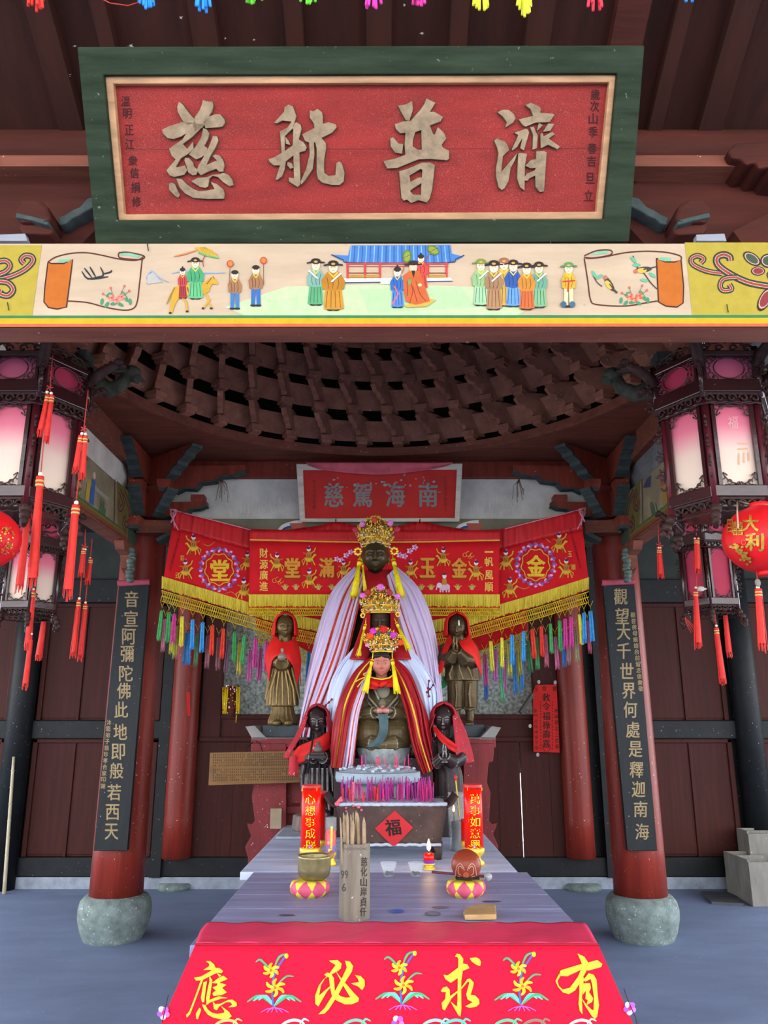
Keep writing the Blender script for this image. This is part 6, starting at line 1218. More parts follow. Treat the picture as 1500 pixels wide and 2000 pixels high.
def small_candle(px, pyb, pyt, d, wpx, label, lit):
    k = ppm(pyb, d); c = V((P(px, pyb, d).x, d, 0)); R = wpx / 2 / k; zt2 = P(px, pyt, d).z
    t = thing('small_candle', (c.x, c.y, TZ), label, 'candle', 'small red candles')
    m = MB(); hb = .36 * (zt2 - TZ); m.lathe([(R * 1.15, TZ), (R * 1.1, TZ + .2 * hb), (R * .7, TZ + .45 * hb), (R * .7, TZ + .58 * hb), (R * 1.1, TZ + .8 * hb), (R * 1.05, TZ + hb)], c, 24); m.build('gold_base', goldp, t)
    m = MB(); m.lathe([(R * .95, TZ + hb), (R * .97, zt2 - .012), (R * .6, zt2 - .004)], c, 24); m.build('red_cup', rplas, t)
    m = MB(); m.lathe([(R * .985, TZ + hb), (R * .985, TZ + hb * 1.5)], c, 24, caps=False); m.build('purple_band', mat('violet_band', '#6a2a9a', .4), t)
    if lit:
        e = bpy.data.materials.new('candle_flame'); e.use_nodes = True; b = e.node_tree.nodes['Principled BSDF']; b.inputs['Emission Color'].default_value = (1, .62, .2, 1); b.inputs['Emission Strength'].default_value = 9; b.inputs['Base Color'].default_value = (1, .7, .3, 1)
        m = MB(); m.tube([(c.x, c.y, zt2 - .006), (c.x, c.y, zt2 + .006)], .0015, 5); m.build('wick', dark, t)
        m = MB(); m.lathe([(.001, zt2 + .004), (.008, zt2 + .014), (.0095, zt2 + .022), (.006, zt2 + .04), (.001, zt2 + .056)], c, 12); m.build('flame', e, t)
        l = bpy.data.lights.new('flame_light', 'POINT'); l.energy = .1; l.color = (1, .6, .25); l.shadow_soft_size = .012; lo = bpy.data.objects.new('flame_light', l); COL.objects.link(lo); lo.parent = t; lo.location = (0, -.012, zt2 + .03 - TZ)
    else:
        glassware([(R * 1.02, TZ + hb), (R * 1.02, zt2 + .05)], c, t, 24)
        pt = Paint(lambda x, y, h: P(x, y, d - R - .001 - h)); pt.poly([(px + 1, pyt - 4), (px + 5, pyt - 4), (px + 4, pyt + 40), (px, pyt + 38)], goldp).poly([(px - 4, pyt + 40), (px + 4, pyt + 40), (px + 4, pyt + 46), (px - 4, pyt + 46)], goldp).ell(px - 3, pyt + 28, 3, 4, '#c98a9a', 8); pt.build('gold_strip', t)
    return t
small_candle(838, 1698, 1664, 3.9, 22, 'small red candle with a live flame in front of the square censer', True)
small_candle(645, 1688, 1618, 4.0, 22, 'small unlit red candle in a glass beside the brass bowl', False)
# glass chimney jar
t = thing('glass_chimney', (P(899, 1660, 4.45).x, 4.45, TZ), 'clear glass chimney over an oil lamp beside the square censer', 'lamp'); c = V((P(899, 1660, 4.45).x, 4.45, 0)); R = 22 / ppm(1600, 4.45)
glassware([(R, TZ + .004), (R * 1.02, zat(1548, 4.45)), (R * .97, zat(1548, 4.45)), (R * .95, TZ + .004)], c, t)
m = MB(); m.lathe([(R * .8, TZ + .002), (R * .75, TZ + .02), (R * .7, TZ + .1), (R * .74, TZ + .105), (R * .74, TZ + .14), (R * .3, TZ + .145)], c, 24); m.build('burner', mat('black_burner', '#23262c', .4, var=.3), t)
m = MB(); m.tube([(c.x - .03, c.y, TZ + .14), (c.x - .03, c.y, TZ + .19)], .002, 5); m.build('wick', dark, t)
m = MB(); m.lathe([(.001, TZ + .188), (.006, TZ + .196), (.004, TZ + .21), (.001, TZ + .222)], (c.x - .03, c.y, 0), 10); m.build('flame', bpy.data.materials['candle_flame'], t)
# two glass cups with dark dregs
for px, lb_ in ((759, 'clear glass cup with dark dregs nearer the bundle of sticks'), (813, 'clear glass cup with dark dregs nearer the lit candle')):
    c = V((P(px, 1708, 3.7).x, 3.7, 0)); t = thing('glass_cup', (c.x, c.y, TZ), lb_, 'cup', 'glass offering cups')
    glassware([(.001, TZ + .003), (.016, TZ + .003), (.02, TZ + .008), (.027, TZ + .03), (.036, TZ + .058), (.037, TZ + .06), (.035, TZ + .06), (.025, TZ + .03)], c, t)
    m = MB()
    for k in range(20): a, r = RND.random() * 6.28, .016 * sqrt(RND.random()); m.ell((c.x + r * cos(a), c.y + r * sin(a), TZ + .012 + .01 * RND.random()), (.006, .006, .004), 6, 4)
    m.build('dregs', mat('dark_dregs', '#2f3836', .8, var=.4), t, kind='stuff')
# brass bowl, wooden fish and their lotus cushions
pk = mat('pink_brocade', '#b84a66', .55, var=.2, scale=30, bump=.1); yl = mat('yellow_brocade', '#c9b83c', .55, var=.2, scale=30, bump=.1)
def cushion(px, label):
    c = V((P(px, 1740, 3.33).x, 3.33, 0)); t = thing('lotus_cushion', (c.x, c.y, TZ), label, 'cushion', 'lotus cushions'); R = .074
    prof = [(.055, .0), (.07, .012), (.0755, .028), (.072, .045), (.058, .056), (.001, .058)]
    N_ = 8; m = MB()
    def fn(u, v):
        r, z = crv([(p[0], p[1], 0) for p in prof], v)[:2]; a = u * 2 * pi + .2; return V((c.x + r * cos(a) * (1 + .02 * cos(N_ * a)), c.y + r * sin(a) * (1 + .02 * cos(N_ * a)), TZ + z))
    def mf(u, v):
        k = abs(((u * N_) % 1) - .5) * 2; return 0 if k < 1 - abs(v * 1.9 - .75) else 1
    m.grid(fn, 192, 40, mf=mf); m.build('cover', [pk, yl], t); return c
c = cushion(605, 'pink and yellow lotus cushion under the brass bowl'); c2 = cushion(910, 'pink and yellow lotus cushion under the wooden fish')
b0 = TZ + .056; bc = V((P(613, 1735, 3.33).x, 3.33, 0))
t = thing('singing_bowl', (bc.x, bc.y, b0), 'brass singing bowl resting on its lotus cushion', 'bowl')
m = MB(); m.lathe([(.001, b0), (.04, b0 + .002), (.058, b0 + .014), (.0645, b0 + .04), (.064, b0 + .082), (.066, b0 + .09), (.062, b0 + .09), (.06, b0 + .08), (.058, b0 + .03), (.04, b0 + .012), (.001, b0 + .01)], bc, 40); m.build('bowl', mat('aged_brass', '#8a7f5a', .35, .75, var=.3, scale=14, bump=.1, col2='#6d6a58'), t)
m = MB(); a, b = P(625, 1698, 3.3), P(650, 1664, 3.33); m.tube([a, a.lerp(b, .3), a.lerp(b, .35), a.lerp(b, .6), a.lerp(b, .64), b], [.014, .013, .012, .011, .012, .01], 12); m.build('bowl_striker', mat('bamboo_striker', '#8d6a44', .5, var=.25), None, 'brown bamboo striker resting inside the brass bowl', 'striker')
fs_ = TZ + .052; fc = V((P(911, 1715, 3.33).x, 3.33, fs_ + .058)); t = thing('wooden_fish', (fc.x, fc.y, fs_), 'carved red brown wooden fish drum on its lotus cushion', 'wooden fish')
wf = mat('red_brown_lacquer', '#7c3220', .3, var=.2, scale=10)
m = MB(); m.ell(fc, (.058, .055, .058), 32, 20); m.build('body', wf, t); m = MB(); m.bb((fc.x - .045, fc.y - .052, fs_ + .014), (fc.x + .045, fc.y - .02, fs_ + .02)); m.build('slot', dark, t)
def fell(x, y, h):
    r = ray(x, y); s_ = V((1 / .0585, 1 / .0555, 1 / .0585)); o = V((0, 0, CH)) - fc; a = V([i * j for i, j in zip(r, s_)]); b = V([i * j for i, j in zip(o, s_)]); A, B, C2 = a.dot(a), 2 * a.dot(b), b.dot(b) - 1; q = V((0, 0, CH)) + r * ((-B - sqrt(max(B * B - 4 * A * C2, 0))) / (2 * A)); return q + (q - fc).normalized() * h
pt = Paint(fell, .001, .00005)
for sg in (-1, 1):
    X = lambda k: 910 + sg * k
    for l in ([(3, 1700), (6, 1692), (11, 1687), (16, 1690), (19, 1699), (20, 1710)], [(6, 1697), (10, 1692), (14, 1694), (15, 1701), (13, 1707), (9, 1709)], [(9, 1716), (14, 1711), (20, 1716), (14, 1719), (9, 1716)], [(3, 1722), (12, 1725), (21, 1721)]): pt.line([(X(a), y) for a, y in l], 1.1, '#b08d7c', sm=4)
pt.ell(910, 1709, 6, 6, '#94503c', 14); [pt.line([(893 + k * 4.2, 1727), (894 + k * 4.2, 1731)], 1, '#b08d7c') for k in range(9)]
pt.build('carving', t)
t = thing('fish_mallet', P(945, 1711, 3.36), 'thin dark mallet with clear ball head lying behind the wooden fish', 'mallet'); m = MB(); m.tube([P(843, 1703, 3.42), P(950, 1712, 3.42)], .005, 8); m.build('handle', mat('dark_red_handle', '#5c2a34', .35), t); m = MB(); m.ell(P(953, 1712, 3.42), (.017, .017, .017), 20, 14); m.build('ball_head', mat('glass_ball', '#c8ccd0', .08, var=.3, scale=30, bump=0, trans=.6, spec=.6), t)
m = MB(); q = [PZ(x, y, TZ + .002) for x, y in ((905, 1790), (912, 1783), (930, 1779), (950, 1777), (968, 1778), (970, 1797), (908, 1798))]
vs = [tuple(p) for p in q] + [(p.x, p.y, TZ + (.022 if i in (1, 2, 3, 4) else .02)) for i, p in enumerate(q)]; n = len(q)
m.add(vs, [tuple(range(n))[::-1], tuple(range(n, 2 * n))] + [(i, (i + 1) % n, n + (i + 1) % n, n + i) for i in range(n)]); m.build('divination_block', mat('pale_bamboo_block', '#a8875c', .6, var=.25, scale=14, st=(1, 4, 4)), None, 'crescent bamboo divination block lying near the red cloth', 'block', bevel=.004)
# hexagonal stick holder
hd = 2.97; hc = V((P(692, 1790, hd).x, hd, 0)); hz = zat(1648, hd - .03); R = .054
t = thing('stick_holder', (hc.x, hc.y, TZ), 'tall six sided wooden holder of fortune sticks with black writing', 'holder')
pw = mat('pale_weathered_wood', '#6c6459', .75, var=.35, scale=7, st=(3, 3, .4), bump=.15, col2='#6d665e', amt=.4, fine=.06)
m = MB(); m.lathe([(R, TZ), (R, hz), (R * .86, hz), (R * .86, TZ + .08), (.001, TZ + .08)], hc, 6, 0, False, caps=False, ph=radians(-6)); m.lathe([(R, TZ), (.001, TZ)], hc, 6, 0, False, caps=False, ph=radians(-6)); m.build('hex_tube', pw, t, bevel=.002)
def fhex(x, y, h):
    best = None; r = ray(x, y); o = V((0, 0, CH))
    for k in range(6):
        a = radians(-6 + 60 * k + 30); n_ = V((cos(a), sin(a), 0)); dn = r.dot(n_)
        if dn < -1e-4:
            q = o + r * ((hc + n_ * R * .866 - o).dot(n_) / dn); tt = (q - hc - n_ * R * .866); tt.z = 0
            if tt.length <= R * .51 and (best is None or 1): best = q + n_ * h
    return best if best else P(x, y, hd - R)
pt = Paint(fhex, .0008, .00004)
for k, ch in enumerate('慈化山岸貞仟'): pt.text(ch, (711 - k * .4, 1683 + k * 19.5, 12, 18), '#2a2624', .02)
pt.build('lettering', t); pt = Paint(fhex, .0008, .00004)
pt.text('9', (669, 1708, 6, 16), '#3a3634', .02).text('9', (676.5, 1708, 6, 16), '#3a3634', .02).text('6', (672, 1733, 7, 15), '#3a3634', .02)
pt.line([(x, 1657 + 1.3 * sin(x * .55)) for x in range(667, 719, 2)], 1.4, '#5c544c').line([(x, 1659 - 1.3 * sin(x * .55)) for x in range(667, 719, 2)], 1, '#5c544c')
pt.build('lettering', t)
sm = MB(); sm.hexa([(-.007, -.0022, 0), (.007, -.0022, 0), (.007, .0022, 0), (-.007, .0022, 0), (-.006, -.002, .225), (.006, -.002, .225), (.006, .002, .225), (-.006, .002, .225)]); sm.hexa([(-.006, -.002, .225), (.006, -.002, .225), (.006, .002, .225), (-.006, .002, .225), (-.001, -.001, .245), (.001, -.001, .245), (.001, .001, .245), (-.001, .001, .245)])
s0 = sm.build('fortune_stick', mat('fortune_stick_wood', '#8f7a60', .6, var=.3, scale=18), None, 'flat pointed wooden fortune stick standing in the six sided holder', 'fortune stick', 'fortune sticks in the holder', bevel=.0012)
first = True
for k in range(17):
    o = s0 if first else dup(s0); first = False; a, r = RND.random() * 6.28, .038 * sqrt(RND.random())
    o.location = (hc.x + r * cos(a), hc.y + r * sin(a), TZ + .083); o.rotation_euler = (RND.gauss(0, .05), RND.gauss(0, .06), RND.random() * 3); o.scale = (1, 1, RND.uniform(.92, 1.08))
pt = Paint(lambda x, y, h: PZ(x, y, TZ + h + .0005)); pt.ell(775, 1779, 15, 4, '#5668b0').ell(778, 1780, 9, 2.6, '#4a5cb0').ell(845, 1784, 16, 4.4, '#6a6070').ell(845, 1784, 12, 3, '#7a7486').ell(860, 1772, 18, 2.4, '#7a6070').ell(560, 1787, 16, 1.6, '#5c4858').ell(960, 1760, 20, 1.4, '#5c4858'); pt.build('table_stains', t1)
# ================================================================== statues
bronze = mat('old_bronze', '#5c4a2c', .36, .4, var=.35, scale=9, bump=.2, col2='#9a8048', amt=.6, fine=.05, fcol='#7c6c48', edge=('#b89a58', '#2a2014', .75))
darkface = mat('dark_bronze_face', '#463a26', .33, .4, var=.25, scale=8, bump=.08, col2='#6d5a3a', amt=.4, edge=('#9a8a62', '#1c150e', .7))
soot = mat('sooty_dark_lacquer', '#2a2020', .4, .05, var=.4, scale=9, bump=.2, col2='#4a3a36', amt=.4, fine=.22, fcol='#a49c98', edge=('#b4b2b4', '#140e0e', .75))
rosecl = mat('red_cape_cloth', '#8e121b', .5, var=.2, scale=8, bump=.08, sheen=0); sootp = mat('plain_sooty_lacquer', '#2e2626', .5, var=.4, scale=12, bump=.2, col2='#5c5654', amt=.4, fine=.2, fcol='#a49c98'); redsc = mat('bright_red_scarf', '#c41a14', .65, var=.15, scale=9, bump=.1, sheen=0)
dusty = mat('dusty_red_hood', '#9a2430', .8, var=.2, scale=10, bump=.1, fine=.3, fcol='#d8b4b4'); lav = mat('lavender_satin', '#b9a9c4', .32, var=.1, scale=4, st=(2, 2, .6), bump=.06, col2='#cfc4d8', amt=.4); wsat = mat('white_satin', '#bcc6e0', .3, var=.1, scale=5, bump=.06, col2='#d4daee', amt=.4)
trim_ = mat('red_gold_trim', '#a8321c', .4, .2, var=.5, scale=55, bump=.2, col2='#d89a3a', amt=.6); ylw = mat('yellow_ribbon', '#d0b03a', .5, var=.2, scale=14); yth = mat('yellow_tassel_thread', '#dcc814', .5, var=.15, scale=40)
def headfn(c, H, yaw=0, pitch=0, jaw=.42, nose=1.25):
    R = Matrix.Rotation(yaw, 3, 'Z') @ Matrix.Rotation(pitch, 3, 'X'); c = V(c)
    g = lambda x, s: exp(-(x / s) ** 2)
    def disp(x, z):
        ax = abs(x); d = 0
        br = max(0, min(1, (.1 - z) / .24)) if z > -.16 else max(0, 1 - (-.16 - z) / .03)
        if z < .12: d += nose * (.02 + .075 * br) * g(x, .032 + .024 * br) * (1 if z > -.14 else max(0, 1 - (-.14 - z) / .035))
        d += nose * .02 * g(ax - .04, .025) * g(z + .125, .03)
        d -= .034 * g(ax - .15, .075) * g(z - .045, .05); d += .03 * g(ax - .15, .06) * g(z - .025, .026); d -= .012 * g(ax - .15, .07) * g(z + .005, .01)
        d += .02 * g(z - .115 + .5 * (ax - .14) ** 2 * 4, .018) * g(ax - .15, .11)
        d += .03 * g(x, .085) * g(z + .245, .02) + .03 * g(x, .065) * g(z + .295, .022) - .014 * g(x, .09) * g(z + .27, .008)
        d += .03 * g(x, .1) * g(z + .42, .06) + .014 * g(ax - .2, .1) * g(z + .13, .1)
        return d * 1.35
    def taper(z): return 1 - jaw * min(1, max(0, -z / .5)) ** 1.8
    def loc(p): return c + R @ (V(p) * H)
    def front(x, z, h=0):
        t = taper(z); k = 1 - (x / (.37 * t)) ** 2 - (z / .5) ** 2; y = -.43 * sqrt(max(k, .0)) - disp(x, z)
        return loc((x, y - h / H, z))
    return loc, front, disp, taper
def head(mb, c, H, yaw=0, pitch=0, m=0, ears=True, **k):
    loc, front, disp, taper = headfn(c, H, yaw, pitch, **k); nu, nv = 72, 60; vs = []
    for j in range(nv + 1):
        f_ = -pi / 2 + pi * j / nv; z = .5 * sin(f_); t = taper(z)
        for i in range(nu):
            a = 2 * pi * i / nu; x = .37 * t * cos(f_) * sin(a); y = -.43 * cos(f_) * cos(a)
            if cos(a) > 0: y -= disp(x, z) * min(1, cos(a) * 2.2)
            vs.append(loc((x, y, z)))
    mb.add(vs, [(j * nu + i, j * nu + (i + 1) % nu, (j + 1) * nu + (i + 1) % nu, (j + 1) * nu + i) for j in range(nv) for i in range(nu)], m, True)
    if ears:
        for s in (-1, 1):
            mb.ell(loc((s * .37, .04, -.03)), (.04 * H, .07 * H, .14 * H), 10, 8, m); mb.ell(loc((s * .365, .03, -.2)), (.028 * H, .04 * H, .07 * H), 8, 6, m)
    return front
def face_lines(front, par, brow='#1e1712', lip='#4a2a22', eye='#1e1712', white_=None, w_=.016):
    pt = Paint(lambda x, y, h: front(x, y, h), .0008, .00012)
    for s in (-1, 1):
        if white_: pt.poly([(s * .08, .015), (s * .12, .04), (s * .17, .042), (s * .215, .02), (s * .17, .004), (s * .12, .003)], white_); pt.ell(s * .145, .022, .022, .02, eye, 10)
        pt.line([(s * .075, .012), (s * .11, .04), (s * .16, .048), (s * .225, .02)], w_, eye, sm=4); pt.line([(s * .085, .01), (s * .14, -.002), (s * .2, .012)], w_ * .6, eye, sm=4)
        pt.line([(s * .05, .09), (s * .1, .128), (s * .17, .142), (s * .25, .1)], w_ * 1.1, brow, True, 4)
    pt.line([(-.08, -.262), (-.04, -.272), (0, -.268), (.04, -.272), (.08, -.262)], w_ * .8, lip, sm=3)
    return pt
def loft(mb, secs, d, ratio=.7, n=40, m=0, fold=0, nf=14, dshift=0, squ=2.0):
    vs = []
    secs = smooth2(secs, 3)
    for s in secs:
        y, a, b = s[:3]; c = P((a + b) / 2, y, d); c.y += dshift; r = (b - a) / 2 / ppm(y, d); fo = fold * (s[3] if len(s) > 3 else 1)
        for i in range(n):
            t = 2 * pi * i / n; q = 1 + fo * cos(nf * t + 1) + fo * .5 * cos(nf * 1.7 * t); ct, st_ = cos(t), sin(t)
            vs.append(c + V((r * q * (abs(ct) ** (2 / squ)) * (1 if ct > 0 else -1), r * ratio * q * (abs(st_) ** (2 / squ)) * (1 if st_ > 0 else -1), 0)))
    k = len(secs); fs = [(j * n + i, j * n + (i + 1) % n, (j + 1) * n + (i + 1) % n, (j + 1) * n + i) for j in range(k - 1) for i in range(n)] + [tuple(range(n))[::-1], tuple((k - 1) * n + i for i in range(n))]
    mb.add(vs, fs, m, True); return mb
def hand(mb, w_, d, nrm, L_, curl=.5, m=0, thumb=1, spread=.16):
    d = V(d).normalized(); nrm = V(nrm).normalized(); s = d.cross(nrm).normalized(); w_ = V(w_)
    pc = w_ + d * L_ * .26
    mb.tube([w_ - d * L_ * .1, w_ + d * L_ * .1, pc, w_ + d * L_ * .46], [L_ * .13, L_ * .17, L_ * .21, L_ * .2], 12, m, flat=.45) if False else mb.ell(pc, (L_ * .21, L_ * .1, L_ * .3), 14, 10, m, Matrix((s, nrm, d)).transposed())
    mb.tube([w_ - d * L_ * .25, w_ + d * L_ * .08], [L_ * .13, L_ * .13], 10, m)
    for i, (o, l) in enumerate(((-.15, .4), (-.05, .47), (.05, .44), (.145, .34))):
        a = w_ + d * L_ * .46 + s * L_ * o; dd = (d + s * o * spread * 6).normalized(); p1 = a + dd * L_ * l * .45; d2_ = (dd * cos(curl) + nrm * sin(curl)).normalized(); p2 = p1 + d2_ * L_ * l * .33; d3 = (dd * cos(curl * 1.9) + nrm * sin(curl * 1.9)).normalized()
        mb.tube([a, p1, p2, p2 + d3 * L_ * l * .24], [L_ * .056, L_ * .052, L_ * .046, L_ * .034], 8, m); mb.ell(p2 + d3 * L_ * l * .24, L_ * .034, 8, 6, m)
    a = w_ + d * L_ * .16 + s * L_ * -.17 * thumb; b = a + (d * .7 - s * thumb * .7).normalized() * L_ * .2; e = b + (d + nrm * .3).normalized() * L_ * .17
    mb.tube([w_ + d * L_ * .08, a, b, e], [L_ * .08, L_ * .075, L_ * .06, L_ * .045], 8, m); mb.ell(e, L_ * .045, 8, 6, m)
def crown(par, cpx, d, prof, nb, poms, ros, tas, seed, band='#a8842c'):
    rr = random.Random(seed); ys = [p[0] for p in prof]
    def surf(a, k):
        y = ys[0] + (ys[-1] - ys[0]) * k; hw = itp([(-p[0], p[1]) for p in prof], -y) if False else [p for p in [0]][0]
        for (ya, wa), (yb, wb) in zip(prof, prof[1:]):
            if min(ya, yb) - .01 <= y <= max(ya, yb) + .01: hw = wa + (wb - wa) * (y - ya) / (yb - ya + 1e-9)
        r = hw / ppm(y, d); c = P(cpx, y, d); return c + V((r * sin(a), -r * .85 * cos(a), 0))
    root = par; m = MB(); m.grid(lambda u, v: surf(2 * pi * u, v) * 1.0 + (P(cpx, ys[0], d) - P(cpx, ys[0], d)), 48, 12); par = m.build('crown', mat('dark_gold_filigree', '#a8842c', .35, .6, var=.5, scale=70, bump=.6, col2='#e8d070', amt=.8), par, solid=.003)
    m = MB(); k0 = .0
    for v_, r_ in ((.02, .005), (.1, .004), (.3, .0045)): m.tube([surf(2 * pi * i / 40, v_) for i in range(41)], r_, 6)
    m.build('crown_band', goldp, par)
    fm = [goldp, mat('pearl', '#e8e0d0', .25), mat('crown_red', '#b8321c', .35, .2), mat('crown_teal', '#2f6a6d', .3), mat('crown_orange', '#d8782c', .4, .3), dark]
    m = MB()
    for i in range(nb):
        a = rr.uniform(-1.7, 1.7); v_ = rr.random() ** .9; p = surf(a, v_); o = V((sin(a), -cos(a), 0)); q = rr.choice((0, 0, 0, 0, 0, 1, 1, 2, 2, 3, 4, 5)); p = p + o * rr.uniform(.002, .012)
        if q == 0 and rr.random() < .5: m.tube([p, p + o * .006 + V((0, 0, .012)), p + o * .01 + V((0, 0, .022))], [.005, .0045, .001], 5, 0)
        else: m.ell(p, rr.uniform(.0032, .0062), 7, 5, q)
    for i in range(9):
        a = -1.3 + 2.6 * i / 8
        for t_ in range(5): p = surf(a, .55 + .1 * t_) + V((sin(a), -cos(a), 0)) * (.008 + .005 * t_); m.ell(p, .006 - .0006 * t_, 6, 5, 0)
        m.ell(surf(a, 1.0) + V((sin(a) * .01, -.01, .012)), .008, 8, 6, (2, 0, 4)[i % 3])
    for v_, q in ((.12, 1), (.36, 1)):
        for i in range(24): a = -1.5 + 3 * i / 23; m.ell(surf(a, v_) + V((sin(a), -cos(a), 0)) * .005, .004, 6, 5, q if i % 3 else 3)
    m.build('crown_filigree', fm, par)
    for x, y, r, c in poms:
        p = P(x, y, d - .09); R = r / ppm(y, d); mm = MB(); mm.ell(p, R * .85, 12, 9)
        for i in range(60):
            t_, z = rr.random() * 6.28, rr.uniform(-1, 1); q = sqrt(1 - z * z); mm.ell(p + V((q * cos(t_), q * sin(t_), z)) * R * .85, R * .2, 5, 4)
        mm.tube([p, P(x + (cpx - x) * .5, y + 14, d - .03)], .002, 4); mm.build('pompom', mat('pompom_' + c[1:], c, .9, var=.2, scale=40), par)
    for x, y, r in ros:
        p = P(x, y, d - .06); R = r / ppm(y, d); mm = MB()
        for i in range(8): a = i * pi / 4; mm.lathe([(R * .2, -.002), (R * .34, 0), (R * .2, .002)], p + V((cos(a), 0, sin(a))) * R * .66, 8, 0, rot=Matrix.Rotation(pi / 2, 3, 'X'))
        mm.ell(p, R * .22, 8, 6, 1); mm.build('rosette', [goldp, fm[2]], par)
    for pts, w_ in tas:
        mm = MB(); a, b, c = [P(*q) for q in pts]; k = ppm(pts[1][1], pts[1][2]); mm.tube([a, b], .0025, 5, 0); mm.tube([b, b.lerp(c, .16)], w_ * .35 / k, 8, 1); mm.tube([b.lerp(c, .05), b.lerp(c, .08)], w_ * .42 / k, 8, 2)
        for i in range(26):
            t_ = rr.random() * 6.28; o = V((cos(t_), sin(t_) * .6, 0)); mm.tube([b.lerp(c, .14) + o * w_ * .2 / k, b.lerp(c, .6) + o * w_ * .4 / k, c + o * w_ * .62 / k + V((0, 0, rr.uniform(-.012, .012)))], .0022, 4, 0)
        mm.tube([b.lerp(c, .14), b.lerp(c, .6), b.lerp(c, .97)], [w_ * .25 / k, w_ * .4 / k, w_ * .5 / k], 8, 0); mm.build('crown_tassel', [yth, yth, trim_], par)
def bands(pat):     # [(upper u, material index), ...]
    return lambda u, v: next(i for k, i in pat if u <= k + 1e-6)
# ------------------------------------------------------------------ tallest crowned deity at the back
D = 5.62
s1 = thing('deity_statue', P(733, 1442, 5.75), 'tallest crowned bronze deity at the back wrapped in a lavender satin cape', 'statue')
H = .262; ch_ = P(733, 1121, D); hc1 = ch_ + V((0, 0, H * .5)); m = MB(); fr1 = head(m, hc1, H, 0, radians(4))
m.tube([hc1 + V((0, .02, -.08)), hc1 + V((0, .05, -.2)), hc1 + V((0, .06, -.3))], [.055, .055, .09], 16)
loft(m, [(1140, 690, 778), (1170, 660, 808), (1250, 640, 830), (1330, 615, 855), (1400, 600, 868), (1442, 600, 868)], 5.8, .55)
m.build('body', darkface, s1, remesh=.0036, smooth=1)
face_lines(fr1, s1, w_=.013).build('face_lines', s1)
m = sheet([pxl((700, 1112, 5.58), (694, 1140, 5.5), (690, 1190, 5.46)), pxl((716, 1114, 5.5), (714, 1140, 5.43), (712, 1194, 5.42)), pxl((733, 1120, 5.48), (733, 1145, 5.4), (735, 1200, 5.4)), pxl((750, 1114, 5.5), (752, 1140, 5.43), (758, 1194, 5.42)), pxl((768, 1112, 5.58), (772, 1140, 5.5), (782, 1188, 5.46))], 40, 16, .008, 4)
m.build('red_collar', rosecl, s1, solid=.003)
for sg in (-1, 1):
    Lh = [pxl((714, 1126, 5.46), (700, 1190, 5.39), (676, 1290, 5.35), (640, 1390, 5.34), (628, 1440, 5.34)), pxl((706, 1118, 5.5), (682, 1180, 5.42), (650, 1285, 5.37), (608, 1396, 5.37), (596, 1440, 5.38)), pxl((698, 1112, 5.55), (664, 1162, 5.48), (628, 1272, 5.44), (594, 1396, 5.45), (586, 1440, 5.46)), pxl((692, 1108, 5.62), (646, 1160, 5.6), (612, 1268, 5.6), (592, 1390, 5.6), (584, 1440, 5.6)), pxl((700, 1107, 5.72), (668, 1150, 5.82), (650, 1260, 5.88), (640, 1380, 5.9), (636, 1440, 5.9))]
    if sg > 0: Lh = [pxl((754, 1126, 5.46), (768, 1190, 5.39), (800, 1290, 5.35), (836, 1390, 5.34), (846, 1440, 5.34)), pxl((762, 1118, 5.5), (786, 1180, 5.42), (822, 1285, 5.37), (850, 1396, 5.37), (858, 1440, 5.38)), pxl((769, 1112, 5.55), (806, 1158, 5.48), (842, 1260, 5.44), (858, 1390, 5.45), (866, 1440, 5.46)), pxl((776, 1108, 5.62), (822, 1156, 5.6), (850, 1240, 5.6), (864, 1380, 5.6), (872, 1440, 5.6)), pxl((768, 1107, 5.72), (800, 1150, 5.82), (820, 1260, 5.88), (830, 1380, 5.9), (834, 1440, 5.9))]
    mf = bands([(.05, 1), (.13, 0), (.165, 1), (.215, 0), (.25, 1), (.38, 0), (.425, 1), (1, 0)]) if sg < 0 else bands([(.05, 1), (.17, 0), (.2, 1), (1, 0)])
    sheet(Lh, 150, 50, .03, 6, sg, mf=mf, fg=lambda v: .35 + .8 * v).build('cape', [lav, trim_], s1, solid=.004)
crown(s1, 733, D, [(1071, 25), (1062, 28), (1050, 33), (1040, 36), (1028, 28), (1018, 16), (1013, 4)], 330, [(708, 1024, 6, '#d87ac0'), (762, 1022, 6, '#d87ac0'), (694, 1035, 6, '#b83a4a'), (775, 1034, 6, '#b83a4a'), (702, 1033, 3, '#e0c81c'), (764, 1034, 3, '#e0c81c'), (731, 1016, 6, '#c8483a')], [(699, 1077, 9), (770, 1076, 9)],
      [([(703, 1084, 5.5), (703, 1093, 5.46), (691, 1166, 5.36)], 13), ([(706, 1090, 5.48), (708, 1100, 5.45), (713, 1152, 5.36)], 5), ([(767, 1084, 5.5), (768, 1093, 5.46), (784, 1166, 5.34)], 13)], 3)
